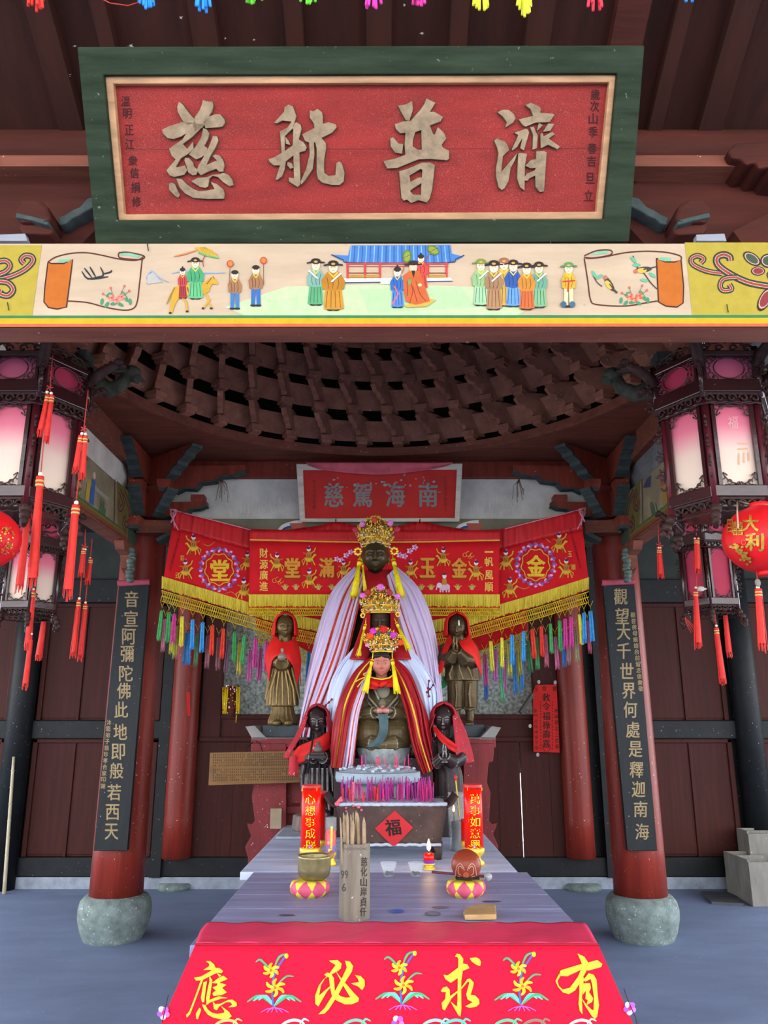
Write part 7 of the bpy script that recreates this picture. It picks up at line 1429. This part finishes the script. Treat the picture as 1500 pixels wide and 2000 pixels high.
# ------------------------------------------------------------------ middle deity
D = 5.3
s2 = thing('deity_statue', P(745, 1470, 5.3), 'dark faced crowned deity between the other two with white satin cape', 'statue')
H = .2; ch_ = P(742, 1247, D); hc2 = ch_ + V((0, 0, H * .5)); m = MB(); fr2 = head(m, hc2, H, 0, radians(3)); m.tube([hc2, hc2 + V((0, .03, -.2))], [.05, .06], 14)
loft(m, [(1258, 705, 790), (1300, 680, 812), (1380, 662, 832), (1470, 655, 838)], 5.38, .5); m.build('body', mat('very_dark_bronze', '#45342a', .38, .15, var=.3, scale=9, bump=.15, col2='#54413a', edge=('#7d6a58', '#140e0a', .7)), s2, remesh=.006, smooth=1)
face_lines(fr2, s2, '#120c0a', '#3a2019', '#120c0a', w_=.014).build('face_lines', s2)
for sg in (-1, 1):
    hx = lambda x: x if sg < 0 else 1486 - x
    sheet([pxl((hx(723), 1196, 5.22), (hx(723), 1222, 5.17), (hx(722), 1250, 5.14), (hx(720), 1290, 5.1)), pxl((hx(714), 1198, 5.26), (hx(706), 1225, 5.2), (hx(696), 1255, 5.15), (hx(684), 1288, 5.11)), pxl((hx(718), 1198, 5.4), (hx(708), 1225, 5.4), (hx(700), 1255, 5.42), (hx(690), 1284, 5.42))], 20, 16, .006, 2).build('red_hood', rosecl, s2, solid=.003)
    Lh = [pxl((726, 1262, 5.16), (712, 1300, 5.12), (690, 1360, 5.1), (668, 1440, 5.08)), pxl((712, 1262, 5.2), (688, 1300, 5.15), (664, 1360, 5.12), (648, 1440, 5.12)), pxl((700, 1262, 5.26), (668, 1302, 5.24), (646, 1356, 5.22), (640, 1436, 5.22)), pxl((694, 1262, 5.34), (660, 1304, 5.36), (642, 1352, 5.36), (640, 1430, 5.36)), pxl((706, 1262, 5.46), (680, 1300, 5.5), (664, 1352, 5.5), (660, 1430, 5.5))]
    if sg > 0: Lh = [pxl((760, 1262, 5.16), (776, 1300, 5.12), (800, 1360, 5.1), (824, 1430, 5.08)), pxl((776, 1262, 5.2), (802, 1300, 5.15), (826, 1350, 5.12), (838, 1410, 5.12)), pxl((790, 1260, 5.26), (822, 1300, 5.24), (846, 1350, 5.22), (846, 1410, 5.22)), pxl((798, 1260, 5.34), (830, 1306, 5.36), (852, 1350, 5.36), (850, 1410, 5.36)), pxl((784, 1262, 5.46), (806, 1300, 5.5), (826, 1352, 5.5), (830, 1420, 5.5))]
    sheet(Lh, 100, 40, .028, 5, sg * 2, mf=bands([(.06, 1), (1, 0)]), fg=lambda v: .4 + .8 * v).build('cape', [wsat, trim_], s2, solid=.004)
m = MB()
for pts in (((846, 1338, 5.17), (840, 1346, 5.15), (834, 1352, 5.13)), ((838, 1330, 5.16), (836, 1344, 5.14), (838, 1360, 5.12)), ((636, 1378, 5.2), (642, 1372, 5.18), (648, 1366, 5.15))): m.tube([P(*p) for p in pts], .003, 5, 0); [m.ell(P(*p), .008, 6, 5, 1) for p in pts]
m.build('sprig', [dark, mat('dark_red_blossom', '#8d1422', .7)], s2)
crown(s2, 742, D, [(1200, 30), (1192, 33), (1180, 36), (1168, 30), (1158, 16), (1150, 4)], 300, [(708, 1163, 6, '#d870c4'), (777, 1165, 6, '#d870c4'), (743, 1147, 7, '#d870c4'), (718, 1157, 6, '#b83a3a'), (761, 1157, 6, '#b83a3a')], [(709, 1202, 6), (777, 1200, 6)],
      [([(715, 1207, 5.2), (714, 1220, 5.18), (700, 1284, 5.1)], 10), ([(770, 1207, 5.2), (774, 1216, 5.18), (798, 1268, 5.08)], 9)], 5)
# ------------------------------------------------------------------ seated deity in front
D = 5.0
s3 = thing('deity_statue', P(748, 1492, 5.05), 'pink faced seated deity in front with black hair and red cape over bronze robes', 'statue')
H = .158; ch_ = P(745, 1323, D - .06); hc3 = ch_ + V((0, 0, H * .5)); m = MB(); fr3 = head(m, hc3, H, 0, radians(3)); m.tube([hc3 + V((0, .01, -.05)), hc3 + V((0, .03, -.14))], [.036, .04], 12)
loft(m, [(1336, 722, 770), (1350, 714, 782), (1375, 708, 790), (1400, 706, 794)], 5.04, .62)
for sg in (-1, 1):
    X = lambda k: 748 + sg * k
    m.tube(pxl((X(36), 1345, 5.03), (X(46), 1372, 5.0), (X(36), 1396, 4.93), (X(16), 1392, 4.87)), [.045, .05, .05, .036], 12)
    m.ell(P(X(28), 1432, 4.98), (.095, .12, .1), 24, 16); m.tube(pxl((X(46), 1446, 4.98), (X(20), 1452, 4.86), (X(-8), 1454, 4.85)), [.04, .045, .03], 12)
    m.tube(pxl((X(30), 1345, 5.0), (X(28), 1362, 4.93), (X(8), 1384, 4.9)), .007, 6); m.tube(pxl((X(49), 1402, 4.9), (X(30), 1394, 4.88), (X(8), 1402, 4.87)), .006, 6)
    m.ell(P(X(9), 1388, 4.85), (.034, .03, .019), 14, 10)
    for k in range(3): m.tube(pxl((X(40 - 4 * k), 1380 - 6 * k, 4.97), (X(30 - 3 * k), 1386 - 4 * k, 4.93), (X(20), 1384, 4.9)), .006, 5)
m.tube(pxl((728, 1340, 4.94), (738, 1362, 4.9), (746, 1376, 4.89)), .008, 6); m.ell(P(747, 1374, 4.88), (.025, .02, .03), 12, 8)
m.ell(P(748, 1448, 5.0), (.16, .14, .06), 24, 12)
pinkm = mat('dusty_seated_bronze', '#54462c', .4, .15, var=.35, scale=9, bump=.2, col2='#7d6a40', amt=.5, fine=.12, fcol='#a09c90', edge=('#c4c0b4', '#241c12', .8)).copy(); pinkm.name = 'bronze_with_pink_skin'; N = pinkm.node_tree.nodes; Lk = pinkm.node_tree.links; bs = N['Principled BSDF']
src = bs.inputs['Base Color'].links[0].from_socket; tcn = N.new('ShaderNodeTexCoord'); prev = src
for cen, rad, colr in ((hc3, H * .64, '#b8705f'), (P(748, 1389, 4.84), .04, '#b87a70')):
    q = cen - s3.location; vm = N.new('ShaderNodeVectorMath'); vm.operation = 'DISTANCE'; vm.inputs[1].default_value = q; Lk.new(tcn.outputs['Object'], vm.inputs[0]); mt_ = N.new('ShaderNodeMath'); mt_.operation = 'LESS_THAN'; mt_.inputs[1].default_value = rad; Lk.new(vm.outputs['Value'], mt_.inputs[0])
    mx = N.new('ShaderNodeMix'); mx.data_type = 'RGBA'; Lk.new(mt_.outputs[0], mx.inputs[0]); Lk.new(prev, mx.inputs[6]); mx.inputs[7].default_value = (*lin(colr), 1); prev = mx.outputs[2]
Lk.new(prev, bs.inputs['Base Color']); bs.inputs['Metallic'].default_value = .05
for sg in (-1, 1): hand(m, P(748 + sg * 20, 1389, 4.86), (-sg, -.12, -.05), (0, .1, 1), .075, .25, 0, -sg)
m.build('body', pinkm, s3, remesh=.0036, smooth=1)
face_lines(fr3, s3, '#3a2420', '#8d2a2a', '#1c1412', '#d8b8a8', w_=.012).build('face_lines', s3)
m = MB(); loc3 = headfn(hc3, H, 0, radians(3))[0]
m.ell(loc3((0, .06, .14)), (.39 * H, .42 * H, .4 * H), 28, 18); [m.ell(loc3((s * .33, .02, .0)), (.07 * H, .16 * H, .2 * H), 10, 8) for s in (-1, 1)]; [m.ell(loc3((s * .14, -.26, .32)), (.19 * H, .14 * H, .1 * H), 14, 10) for s in (-1, 1)]
m.build('hair', mat('black_hair', '#231e1e', .5, var=.3, scale=20), s3)
m = MB(); m.grid(lambda u, v: (crv(pxl((738, 1394, 4.81), (742, 1420, 4.79), (736, 1440, 4.8), (716, 1459, 4.83)), v) if u < .5 else crv(pxl((758, 1394, 4.81), (758, 1420, 4.79), (754, 1440, 4.8), (740, 1459, 4.83)), v)).lerp((crv(pxl((748, 1394, 4.79), (750, 1420, 4.77), (745, 1440, 4.78), (728, 1459, 4.81)), v)), 1 - abs(u - .5) * 2) + V((0, -.004 * sin(u * 40), 0)), 18, 20)
m.build('blue_sash', mat('blue_grey_sash', '#4d6468', .6, var=.3, scale=16, col2='#7d8f90', fine=.1), s3, solid=.006)
m = MB(); m.ell(P(748, 1348, 4.945), (.045, .012, .05), 14, 10); m.build('chest_panel', mat('pale_chest_panel', '#8d8672', .7, var=.2), s3)
m = MB(); zb3 = zat(1460, 4.98); m.lathe([(.14, zb3 - .11), (.155, zb3 - .05), (.168, zb3 - .005), (.16, zb3)], (P(750, 1470, 5.0).x, 5.0, 0), 40, 0, True, fold=.02, nf=20); m.lathe([(.15, 1.29), (.14, zb3 - .1)], (P(750, 1470, 5.0).x, 5.0, 0), 32)
m.build('lotus_base', mat('grey_lotus_base', '#7d8484', .7, var=.4, scale=22, bump=.3, col2='#a8aeae', amt=.5), s3)
Lh = [pxl((726, 1318, 4.9), (718, 1340, 4.86), (703, 1390, 4.82), (695, 1450, 4.8), (690, 1496, 4.8)), pxl((722, 1300, 4.92), (706, 1336, 4.87), (686, 1390, 4.83), (676, 1450, 4.82), (668, 1500, 4.82)), pxl((724, 1288, 4.95), (698, 1316, 4.9), (672, 1372, 4.86), (660, 1440, 4.86), (652, 1500, 4.86)), pxl((728, 1281, 5.0), (694, 1310, 4.98), (664, 1366, 4.98), (650, 1420, 4.98), (648, 1496, 4.98)), pxl((734, 1280, 5.1), (710, 1310, 5.14), (690, 1366, 5.18), (680, 1420, 5.2), (676, 1490, 5.2))]
sheet(Lh, 150, 50, .02, 6, 1, mf=bands([(.035, 1), (.12, 2), (.15, 1), (.25, 2), (.28, 1), (.42, 0), (.475, 3), (1, 0)]), fg=lambda v: .3 + .9 * v).build('cape', [rosecl, trim_, lav, ylw], s3, solid=.004)
Lh = [pxl((766, 1318, 4.9), (776, 1340, 4.86), (792, 1390, 4.82), (804, 1450, 4.8), (824, 1512, 4.8)), pxl((770, 1300, 4.92), (788, 1336, 4.87), (806, 1390, 4.83), (820, 1450, 4.82), (838, 1508, 4.82)), pxl((768, 1288, 4.95), (796, 1318, 4.9), (818, 1372, 4.86), (830, 1436, 4.86), (846, 1500, 4.86)), pxl((764, 1281, 5.0), (798, 1310, 4.98), (822, 1366, 4.98), (838, 1412, 4.98), (848, 1490, 4.98)), pxl((758, 1280, 5.1), (782, 1310, 5.14), (802, 1366, 5.18), (812, 1420, 5.2), (820, 1490, 5.2))]
sheet(Lh, 150, 50, .022, 6, 2, mf=bands([(.02, 1), (.24, 0), (.3, 3), (1, 0)]), fg=lambda v: .3 + .9 * v).build('cape', [rosecl, trim_, lav, ylw], s3, solid=.004)
sheet([pxl((716, 1322, 4.92), (714, 1334, 4.88), (716, 1344, 4.86)), pxl((730, 1326, 4.88), (732, 1338, 4.85), (734, 1346, 4.85)), pxl((746, 1328, 4.87), (746, 1336, 4.84), (744, 1340, 4.84)), pxl((760, 1325, 4.88), (762, 1335, 4.85), (764, 1342, 4.85)), pxl((770, 1318, 4.92), (776, 1328, 4.88), (778, 1340, 4.86))], 40, 12, .006, 4).build('red_scarf', redsc, s3, solid=.004)
m = MB(); m.tube([P(720, 1321, 4.88), P(733, 1325, 4.85), P(746, 1327, 4.84), P(760, 1324, 4.85), P(770, 1317, 4.88)], .005, 6)
for pts in (((724, 1318, 4.86), (716, 1314, 4.84), (710, 1318, 4.84), (724, 1320, 4.85)), ((722, 1320, 4.85), (708, 1330, 4.84), (698, 1342, 4.84)), ((722, 1320, 4.85), (704, 1326, 4.84), (694, 1332, 4.84))): m.tube([P(*p) for p in smooth2(pts, 4)], .004, 6)
m.build('yellow_cord', ylw, s3)
for sx in (-1, 1):
    m = MB(); m.ell(P(740 + sx * 8, 1336, 4.83), (.03, .012, .016), 10, 8, 0, Matrix.Rotation(sx * -.5, 3, 'Y')); m.build('scarf_knot', redsc, s3)
crown(s3, 747, D - .03, [(1274, 20), (1266, 25), (1254, 32), (1245, 32), (1238, 22), (1232, 8)], 260, [(749, 1229, 8, '#d02a2a'), (729, 1233, 7, '#c83ab0'), (768, 1240, 7, '#c83ab0'), (723, 1243, 7, '#d8541c'), (783, 1255, 6, '#d8541c'), (741, 1237, 4, '#2f6a4c'), (759, 1238, 4, '#2f6a4c'), (717, 1260, 4, '#d88ab0')], [],
      [([(729, 1272, 4.86), (727, 1288, 4.84), (713, 1352, 4.78)], 9), ([(766, 1272, 4.86), (766, 1288, 4.84), (776, 1352, 4.78)], 10)], 8)
# ------------------------------------------------------------------ helpers for hooded attendants
def hood(par, hc, H, mt, k=1.2, lift=.0, open_=1.15, drop=.5):
    m = MB()
    def fn(u, v):
        op = open_ * min(1, max(.02, (v - .2) / .22)); a = op + (2 * pi - 2 * op) * u; e = pi / 2 - v * (pi / 2 + drop); r = cos(e) if e > 0 else 1.0 + .12 * (-e)
        return hc + V((.42 * H * k * r * sin(a), -.42 * H * k * r * cos(a) + .04 * H, (.5 * H * k * sin(e) if e > 0 else .62 * H * e) + lift)) + V((1, 0, 0)) * .006 * sin(u * 40) * v
    m.grid(fn, 60, 20); return m.build('hood', mt, par, solid=.006)
# standing bronze figure on the left of the altar
D = 5.66
s4 = thing('attendant_statue', P(552, 1442, D), 'bronze robed attendant statue holding a small vase standing on the left altar end', 'statue')
H = .168; hc4 = P(556, 1248, D - .02) + V((0, 0, H * .5)); m = MB(); fr4 = head(m, hc4, H, radians(12), radians(2)); m.tube([hc4, hc4 + V((0, .02, -.15))], [.045, .055], 12)
m.ell(hc4 + V((0, .02, H * .52)), (.05, .05, .03), 14, 10)
loft(m, [(1254, 540, 568), (1264, 530, 576), (1290, 527, 577), (1320, 526, 578), (1350, 522, 582), (1379, 519, 583)], D, .6, 60, fold=.03, nf=16); loft(m, [(1376, 533, 572), (1395, 528, 576), (1410, 523, 581), (1417, 525, 579)], D, .7, 60, fold=.035, nf=18)
m.tube(pxl((535, 1284, 5.56), (527, 1320, 5.54), (518, 1366, 5.55)), [.035, .03, .008], 10, flat=.5); m.tube(pxl((570, 1284, 5.56), (577, 1320, 5.54), (585, 1366, 5.55)), [.035, .03, .008], 10, flat=.5)
m.tube(pxl((533, 1268, 5.62), (536, 1290, 5.52), (549, 1294, 5.46)), [.045, .05, .045], 12); m.tube(pxl((570, 1268, 5.62), (566, 1290, 5.52), (553, 1294, 5.46)), [.045, .05, .045], 12)
loft(m, [(1285, 536, 566), (1296, 534, 568), (1306, 538, 564), (1310, 545, 556)], 5.5, .5)
for x in (530, 541, 552, 563, 573): m.tube(pxl((550 + (x - 550) * .5, 1308, 5.5), (x, 1345, 5.5), (x + (x - 550) * .12, 1377, 5.49)), .008, 6)
for x in (541, 563): m.ell(P(x, 1412, 5.52), (.035, .05, .025), 12, 8)
for k in (-1, 1): hand(m, P(551 + k * 12, 1291, 5.47), (-k, -.5, .3), (0, -.4, 1), .07, .5, 0, k)
m.build('body', bronze, s4, remesh=.0036, smooth=1); face_lines(fr4, s4, w_=.016).build('face_lines', s4)
m = MB(); vc = P(551, 1290, 5.43); m.lathe([(.02, 0), (.032, .02), (.03, .035), (.012, .05), (.01, .075), (.014, .08)], vc, 16); m.build('vase', mat('grey_pewter', '#7a7468', .5, .3, var=.3), s4)
hd4 = hood(s4, hc4, H, redsc, 1.16, .01, .95, .7)
sheet([pxl((536, 1240, 5.6), (524, 1262, 5.55), (518, 1290, 5.52), (526, 1330, 5.52)), pxl((548, 1252, 5.52), (540, 1266, 5.47), (534, 1280, 5.44), (532, 1290, 5.44)), pxl((560, 1254, 5.5), (556, 1266, 5.45), (552, 1274, 5.42), (550, 1282, 5.42)), pxl((570, 1250, 5.52), (572, 1268, 5.47), (570, 1284, 5.44), (572, 1300, 5.44)), pxl((576, 1244, 5.6), (584, 1266, 5.56), (588, 1300, 5.54), (580, 1338, 5.54))], 50, 20, .006, 4).build('shawl', redsc, s4, solid=.005)
for x0, x1 in ((537, 522), (574, 584)): sheet([pxl((x0, 1240, 5.62), (x1, 1290, 5.62), (x1 + 4, 1340, 5.62)), pxl((x0, 1240, 5.74), (x1, 1290, 5.76), (x1 + 4, 1340, 5.76))], 10, 10).build('shawl_side', redsc, s4, solid=.005)
m = MB(); zq = zat(1442, 5.5); m.bb((P(513, 1430, 5.52).x, 5.5, zq + .004), (P(590, 1430, 5.52).x, 5.8, zat(1416, 5.5))); m.build('plinth', mat('dark_grey_plinth', '#3a4044', .8, var=.25, bump=.1, fine=.08), s4, bevel=.012)
# praying boy on the right of the altar
s5 = thing('attendant_statue', P(900, 1442, D), 'bronze boy statue with praying hands and short trousers standing on the right altar end', 'statue')
H = .172; hc5 = P(893, 1249, D - .02) + V((0, 0, H * .5)); m = MB(); fr5 = head(m, hc5, H, radians(-8), radians(10)); m.tube([hc5, hc5 + V((0, .02, -.15))], [.045, .055], 12)
loft(m, [(1254, 878, 912), (1262, 868, 922), (1285, 868, 934), (1310, 870, 936), (1329, 868, 938)], D, .62, 60, fold=.02, nf=14)
m.tube(pxl((871, 1264, 5.6), (868, 1290, 5.52), (882, 1284, 5.44), (888, 1272, 5.42)), [.045, .052, .045, .03], 12); m.tube(pxl((921, 1264, 5.6), (922, 1292, 5.54), (906, 1286, 5.45), (894, 1272, 5.42)), [.048, .055, .05, .03], 12)
for k, x in ((-1, 890), (1, 917)): m.tube(pxl((x, 1326, D), (x, 1360, D - .01), (x, 1384, D)), [.062, .058, .056], 14); m.tube(pxl((x, 1380, D), (x + 1, 1400, D), (x, 1412, D)), [.034, .03, .026], 12); m.ell(P(x, 1412, D - .07), (.03, .07, .018), 12, 8); [m.ell(P(x + (i - 2) * 3, 1414, D - .135), (.008, .014, .008), 8, 6) for i in range(5)]; m.tube(pxl((x - 10, 1383, D - .04), (x, 1386, D - .065), (x + 10, 1383, D - .04)), .012, 8)
for k in (-1, 1): hand(m, P(889 + k * 3.2, 1272, 5.42), (.02 * -k, .06, 1), (-k, 0, 0), .11, .06, 0, 1 if k < 0 else -1, spread=.02)
for l in (((884, 1300, 5.49), (878, 1316, 5.48), (880, 1327, 5.48)), ((896, 1292, 5.47), (898, 1310, 5.46), (904, 1326, 5.47)), ((906, 1290, 5.48), (916, 1308, 5.48), (922, 1326, 5.5)), ((890, 1334, 5.6), (892, 1356, 5.59), (890, 1380, 5.6)), ((918, 1334, 5.6), (916, 1356, 5.59), (918, 1380, 5.6))): m.tube(pxl(*l), .008, 6)
m.build('body', mat('darker_bronze', '#463924', .36, .4, var=.35, scale=9, bump=.2, col2='#7a6640', amt=.5, fine=.05, fcol='#7c6c48', edge=('#a08a58', '#221a12', .7)), s5, remesh=.0036, smooth=1); face_lines(fr5, s5, w_=.016).build('face_lines', s5)
m = MB(); m.tube([fr5(.1, .1, .001), fr5(.1, .3, .001)], .005, 6); m.build('white_mark', white, s5)
hd5 = hood(s5, hc5, H, redsc, 1.2, .008, 1.0, .7)
sheet([pxl((880, 1240, 5.58), (868, 1258, 5.54), (860, 1285, 5.5), (856, 1318, 5.5)), pxl((884, 1254, 5.5), (878, 1264, 5.46), (870, 1284, 5.45), (864, 1312, 5.46))], 14, 14, .004, 1).build('shawl', redsc, s5, solid=.005)
sheet([pxl((896, 1252, 5.48), (900, 1262, 5.44), (908, 1272, 5.43), (912, 1276, 5.44)), pxl((908, 1248, 5.5), (918, 1262, 5.46), (926, 1280, 5.46), (930, 1298, 5.48)), pxl((914, 1240, 5.58), (930, 1262, 5.54), (938, 1290, 5.54), (941, 1322, 5.54))], 24, 14, .005, 2).build('shawl', redsc, s5, solid=.005)
m = MB(); m.lathe([(.13, zq + .004), (.14, zq + .02), (.135, zat(1417, 5.6)), (.12, zat(1416, 5.6) + .004)], (P(907, 1430, 5.66).x, 5.66, 0), 28, sx=1.05); m.build('plinth', mat('dark_grey_plinth'), s5)
# dark attendants in front
D = 5.16
s6 = thing('attendant_statue', P(618, 1594, D), 'dark lacquered attendant in dusty red hood holding a tray and standing on the stump', 'statue')
H = .158; hc6 = P(619, 1433, D - .03) + V((0, 0, H * .5)); m = MB(); fr6 = head(m, hc6, H, radians(4), radians(8)); m.tube([hc6, hc6 + V((0, .02, -.14))], [.04, .05], 12)
loft(m, [(1440, 603, 635), (1450, 590, 646), (1475, 586, 650), (1510, 594, 646), (1545, 592, 650), (1575, 588, 652), (1593, 590, 652)], D, .62, 60, fold=.035, nf=15)
m.tube(pxl((592, 1452, 5.12), (592, 1484, 5.04), (612, 1480, 4.96)), [.045, .05, .036], 12); m.tube(pxl((646, 1452, 5.12), (648, 1484, 5.04), (630, 1480, 4.96)), [.045, .05, .036], 12)
for x0, x1 in ((596, 590), (644, 650)): m.tube(pxl((x0, 1486, 5.02), (x1, 1515, 5.02), (x1, 1545, 5.04)), [.035, .03, .012], 10, flat=.5)
for x in (600, 610, 620, 630, 640): m.tube(pxl((x, 1500, 5.03), (x, 1545, 5.02), (x + (x - 620) * .2, 1590, 5.0)), .009, 6)
for k in (-1, 1): hand(m, P(621 + k * 13, 1482, 4.97), (-k, -.4, .1), (0, -.2, 1), .065, .4, 0, k); m.ell(P(621 + k * 14, 1590, 4.98), (.035, .05, .02), 10, 8)
m.build('body', soot, s6, remesh=.0036, smooth=1); face_lines(fr6, s6, '#8d8480', '#8d8480', '#9a928c', w_=.013).build('face_lines', s6)
m = MB(); q = P(621, 1478, 4.92); m.box(q, (.1, .06, .02)); m.box(q + V((0, 0, .018)), (.085, .05, .018)); m.build('tray', sootp, s6, bevel=.004); m = MB(); m.lathe([(.015, .025), (.03, .04), (.02, .06), (.008, .068), (.009, .09)], q, 14); m.build('vase', mat('dusty_pot', '#5d5654', .6, var=.3), s6)
hd6 = hood(s6, hc6, H, dusty, 1.2, .008, 1.05, .5)
sheet([pxl((637, 1400, 5.08), (642, 1440, 5.02), (646, 1475, 5.0), (648, 1500, 5.0)), pxl((642, 1392, 5.13), (652, 1430, 5.08), (660, 1470, 5.06), (663, 1500, 5.06)), pxl((640, 1388, 5.22), (654, 1430, 5.2), (664, 1470, 5.18), (666, 1495, 5.18))], 24, 16, .007, 2).build('hood_side', dusty, hd6, solid=.005)
sheet([pxl((601, 1400, 5.08), (590, 1432, 5.03), (574, 1460, 5.0), (562, 1482, 4.99)), pxl((597, 1392, 5.13), (580, 1432, 5.08), (564, 1460, 5.05), (553, 1478, 5.04)), pxl((600, 1388, 5.22), (584, 1430, 5.2), (570, 1460, 5.16), (560, 1480, 5.14))], 24, 16, .006, 2).build('hood_side', dusty, hd6, solid=.005)
sheet([pxl((642, 1426, 5.02), (628, 1438, 4.97), (606, 1448, 4.98), (584, 1458, 5.0), (572, 1472, 5.0)), pxl((644, 1440, 5.0), (628, 1450, 4.95), (606, 1460, 4.96), (588, 1470, 4.98), (574, 1484, 4.98)), pxl((644, 1462, 5.02), (628, 1470, 4.95), (606, 1480, 4.95), (592, 1488, 4.97), (580, 1494, 4.98))], 24, 30, .006, 2).build('chest_scarf', mat('bright_red_dusted', '#b81c1c', .7, var=.15, scale=9, bump=.1, fine=.22, fcol='#d8b4b4'), s6, solid=.006)
sheet([pxl((566, 1478, 4.98), (564, 1500, 4.97), (564, 1514, 4.97)), pxl((574, 1476, 4.96), (574, 1500, 4.95), (573, 1515, 4.95)), pxl((582, 1480, 4.98), (583, 1500, 4.97), (581, 1516, 4.97))], 10, 10, .003, 1).build('scarf_tail', dusty, s6, solid=.005)
m = MB(); m.tube(pxl((613, 1432, 4.97), (609, 1455, 4.92), (605, 1480, 4.9), (601, 1510, 4.93)), .006, 6); m.build('black_strap', dark, s6)
st_ = MB(); sc1 = P(620, 1606, 5.16); st_.lathe([(.15, TZ + .012), (.155, TZ + .03), (.148, zat(1596, 5.05)), (.14, zat(1594, 5.05))], (sc1.x, 5.16, 0), 40, 0, True, fold=.012, nf=22); zt6 = zat(1594, 5.05)
st_.build('tree_stump', mat('grey_bark_stump', '#6a605c', .9, var=.5, scale=12, st=(4, 4, .4), bump=.6, fine=.1, fcol='#a8a8aa'), None, 'short grey tree stump carrying the left dark attendant', 'stump')
D = 5.02
s7 = thing('attendant_statue', P(870, 1552, D), 'dark lacquered attendant with praying hands under a dusty red hood right of the round censer', 'statue')
H = .155; hc7 = P(867, 1430, D - .02) + V((0, 0, H * .5)); m = MB(); fr7 = head(m, hc7, H, radians(-8), radians(8)); m.tube([hc7, hc7 + V((0, .02, -.14))], [.04, .05], 12)
loft(m, [(1438, 852, 884), (1450, 840, 892), (1472, 834, 896), (1492, 838, 896), (1510, 846, 902), (1535, 846, 904), (1556, 848, 904)], D, .65, 50, fold=.02, nf=12)
m.tube(pxl((842, 1454, 5.0), (838, 1482, 4.92), (854, 1488, 4.86), (864, 1478, 4.84)), [.045, .05, .042, .028], 12); m.tube(pxl((890, 1454, 5.0), (896, 1482, 4.92), (884, 1488, 4.86), (872, 1478, 4.84)), [.045, .05, .042, .028], 12)
for k in range(5): m.tube(pxl((836 + 3 * k, 1466 + 3 * k, 4.92 - .01 * k), (840 + 3 * k, 1476 + 2 * k, 4.89 - .01 * k), (850 + 2 * k, 1484 + k, 4.86)), .007, 6); m.tube(pxl((898 - 3 * k, 1466 + 3 * k, 4.92 - .01 * k), (894 - 3 * k, 1476 + 2 * k, 4.89 - .01 * k), (884 - 2 * k, 1484 + k, 4.86)), .007, 6)
for k in (-1, 1): hand(m, P(868 + k * 3, 1482, 4.83), (.02 * -k, .04, 1), (-k, 0, 0), .09, .06, 0, 1 if k < 0 else -1, spread=.02)
m.build('body', soot, s7, remesh=.0036, smooth=1); face_lines(fr7, s7, '#8d8480', '#9a908c', '#a39a94', w_=.013).build('face_lines', s7)
hd7 = hood(s7, hc7, H, dusty, 1.22, .008, 1.05, .5)
sheet([pxl((884, 1398, 4.94), (888, 1440, 4.88), (890, 1470, 4.86), (890, 1488, 4.86)), pxl((890, 1392, 5.0), (900, 1430, 4.94), (908, 1470, 4.92), (910, 1490, 4.92)), pxl((890, 1386, 5.08), (908, 1424, 5.04), (922, 1468, 5.02), (926, 1488, 5.02))], 26, 18, .006, 3).build('hood_side', dusty, hd7, solid=.005)
sheet([pxl((850, 1396, 4.95), (843, 1416, 4.93), (836, 1440, 4.92), (833, 1462, 4.93)), pxl((846, 1390, 5.02), (837, 1416, 5.0), (831, 1440, 4.99), (829, 1462, 5.0))], 14, 14, .004, 1).build('hood_side', dusty, hd7, solid=.005)
sheet([pxl((846, 1424, 4.92), (858, 1444, 4.86), (876, 1462, 4.85), (890, 1470, 4.87)), pxl((850, 1418, 4.9), (864, 1434, 4.84), (882, 1448, 4.84), (893, 1456, 4.86))], 14, 20, .005, 2).build('chest_scarf', mat('bright_red_dusted'), s7, solid=.006)
m = MB(); zq7 = zat(1556, 5.0); m.bb((P(848, 1540, 4.98).x, 4.92, TZ), (P(903, 1540, 4.98).x, 5.12, zq7)); m.build('pedestal', sootp, s7, bevel=.006)

# leaves behind the capes, twine on the brackets, slip on the column
t = thing('plant_sprig', P(862, 1350, 5.75), 'few green leaves peeking out between the lavender cape and the boy statue', 'plant')
for x, y, a in ((860, 1332, .4), (866, 1340, -.5), (858, 1346, .9), (868, 1328, 1.2)):
    m = MB(); m.ell(P(x, y, 5.72), (.03, .006, .014), 10, 6, 0, Matrix.Rotation(a, 3, 'Y')); m.build('leaf', mat('green_leaf', '#2f8a4a', .5, var=.2), t)
m = MB(); m.tube([P(862, 1362, 5.74), P(863, 1345, 5.73), P(866, 1326, 5.72)], .003, 5); m.build('stem', mat('green_leaf'), t)
for x, y, nm in ((436, 938, 'left'), (1008, 938, 'right')):
    m = MB(); sg = 1 if x < 700 else -1
    for k in range(12): dx = RND.uniform(-16, 14) * sg; m.tube([P(x - 6 * sg, y + RND.uniform(-4, 4), 6.02), P(x + dx * .6, y + RND.uniform(4, 12), 5.97), P(x + dx, y + RND.uniform(18, 46), 5.98)], .003, 4)
    m.build('twine_tuft', mat('straw_twine', '#8d7c6c', .9, var=.3), None, 'tuft of frayed straw twine snagged on the %s bracket set' % nm, 'twine')
fsl = planar((V((0, 7.845, 0)), V((0, -1, 0)))); m = MB(); m.prism([[(364, 1352), (371, 1351), (372, 1398), (366, 1398)]], lambda x, y, h: fsl(x, y, h), .003); m.build('paper_slip', mat('red_paper'), None, 'narrow red paper slip stuck on the slim column left of the altar', 'paper slip')
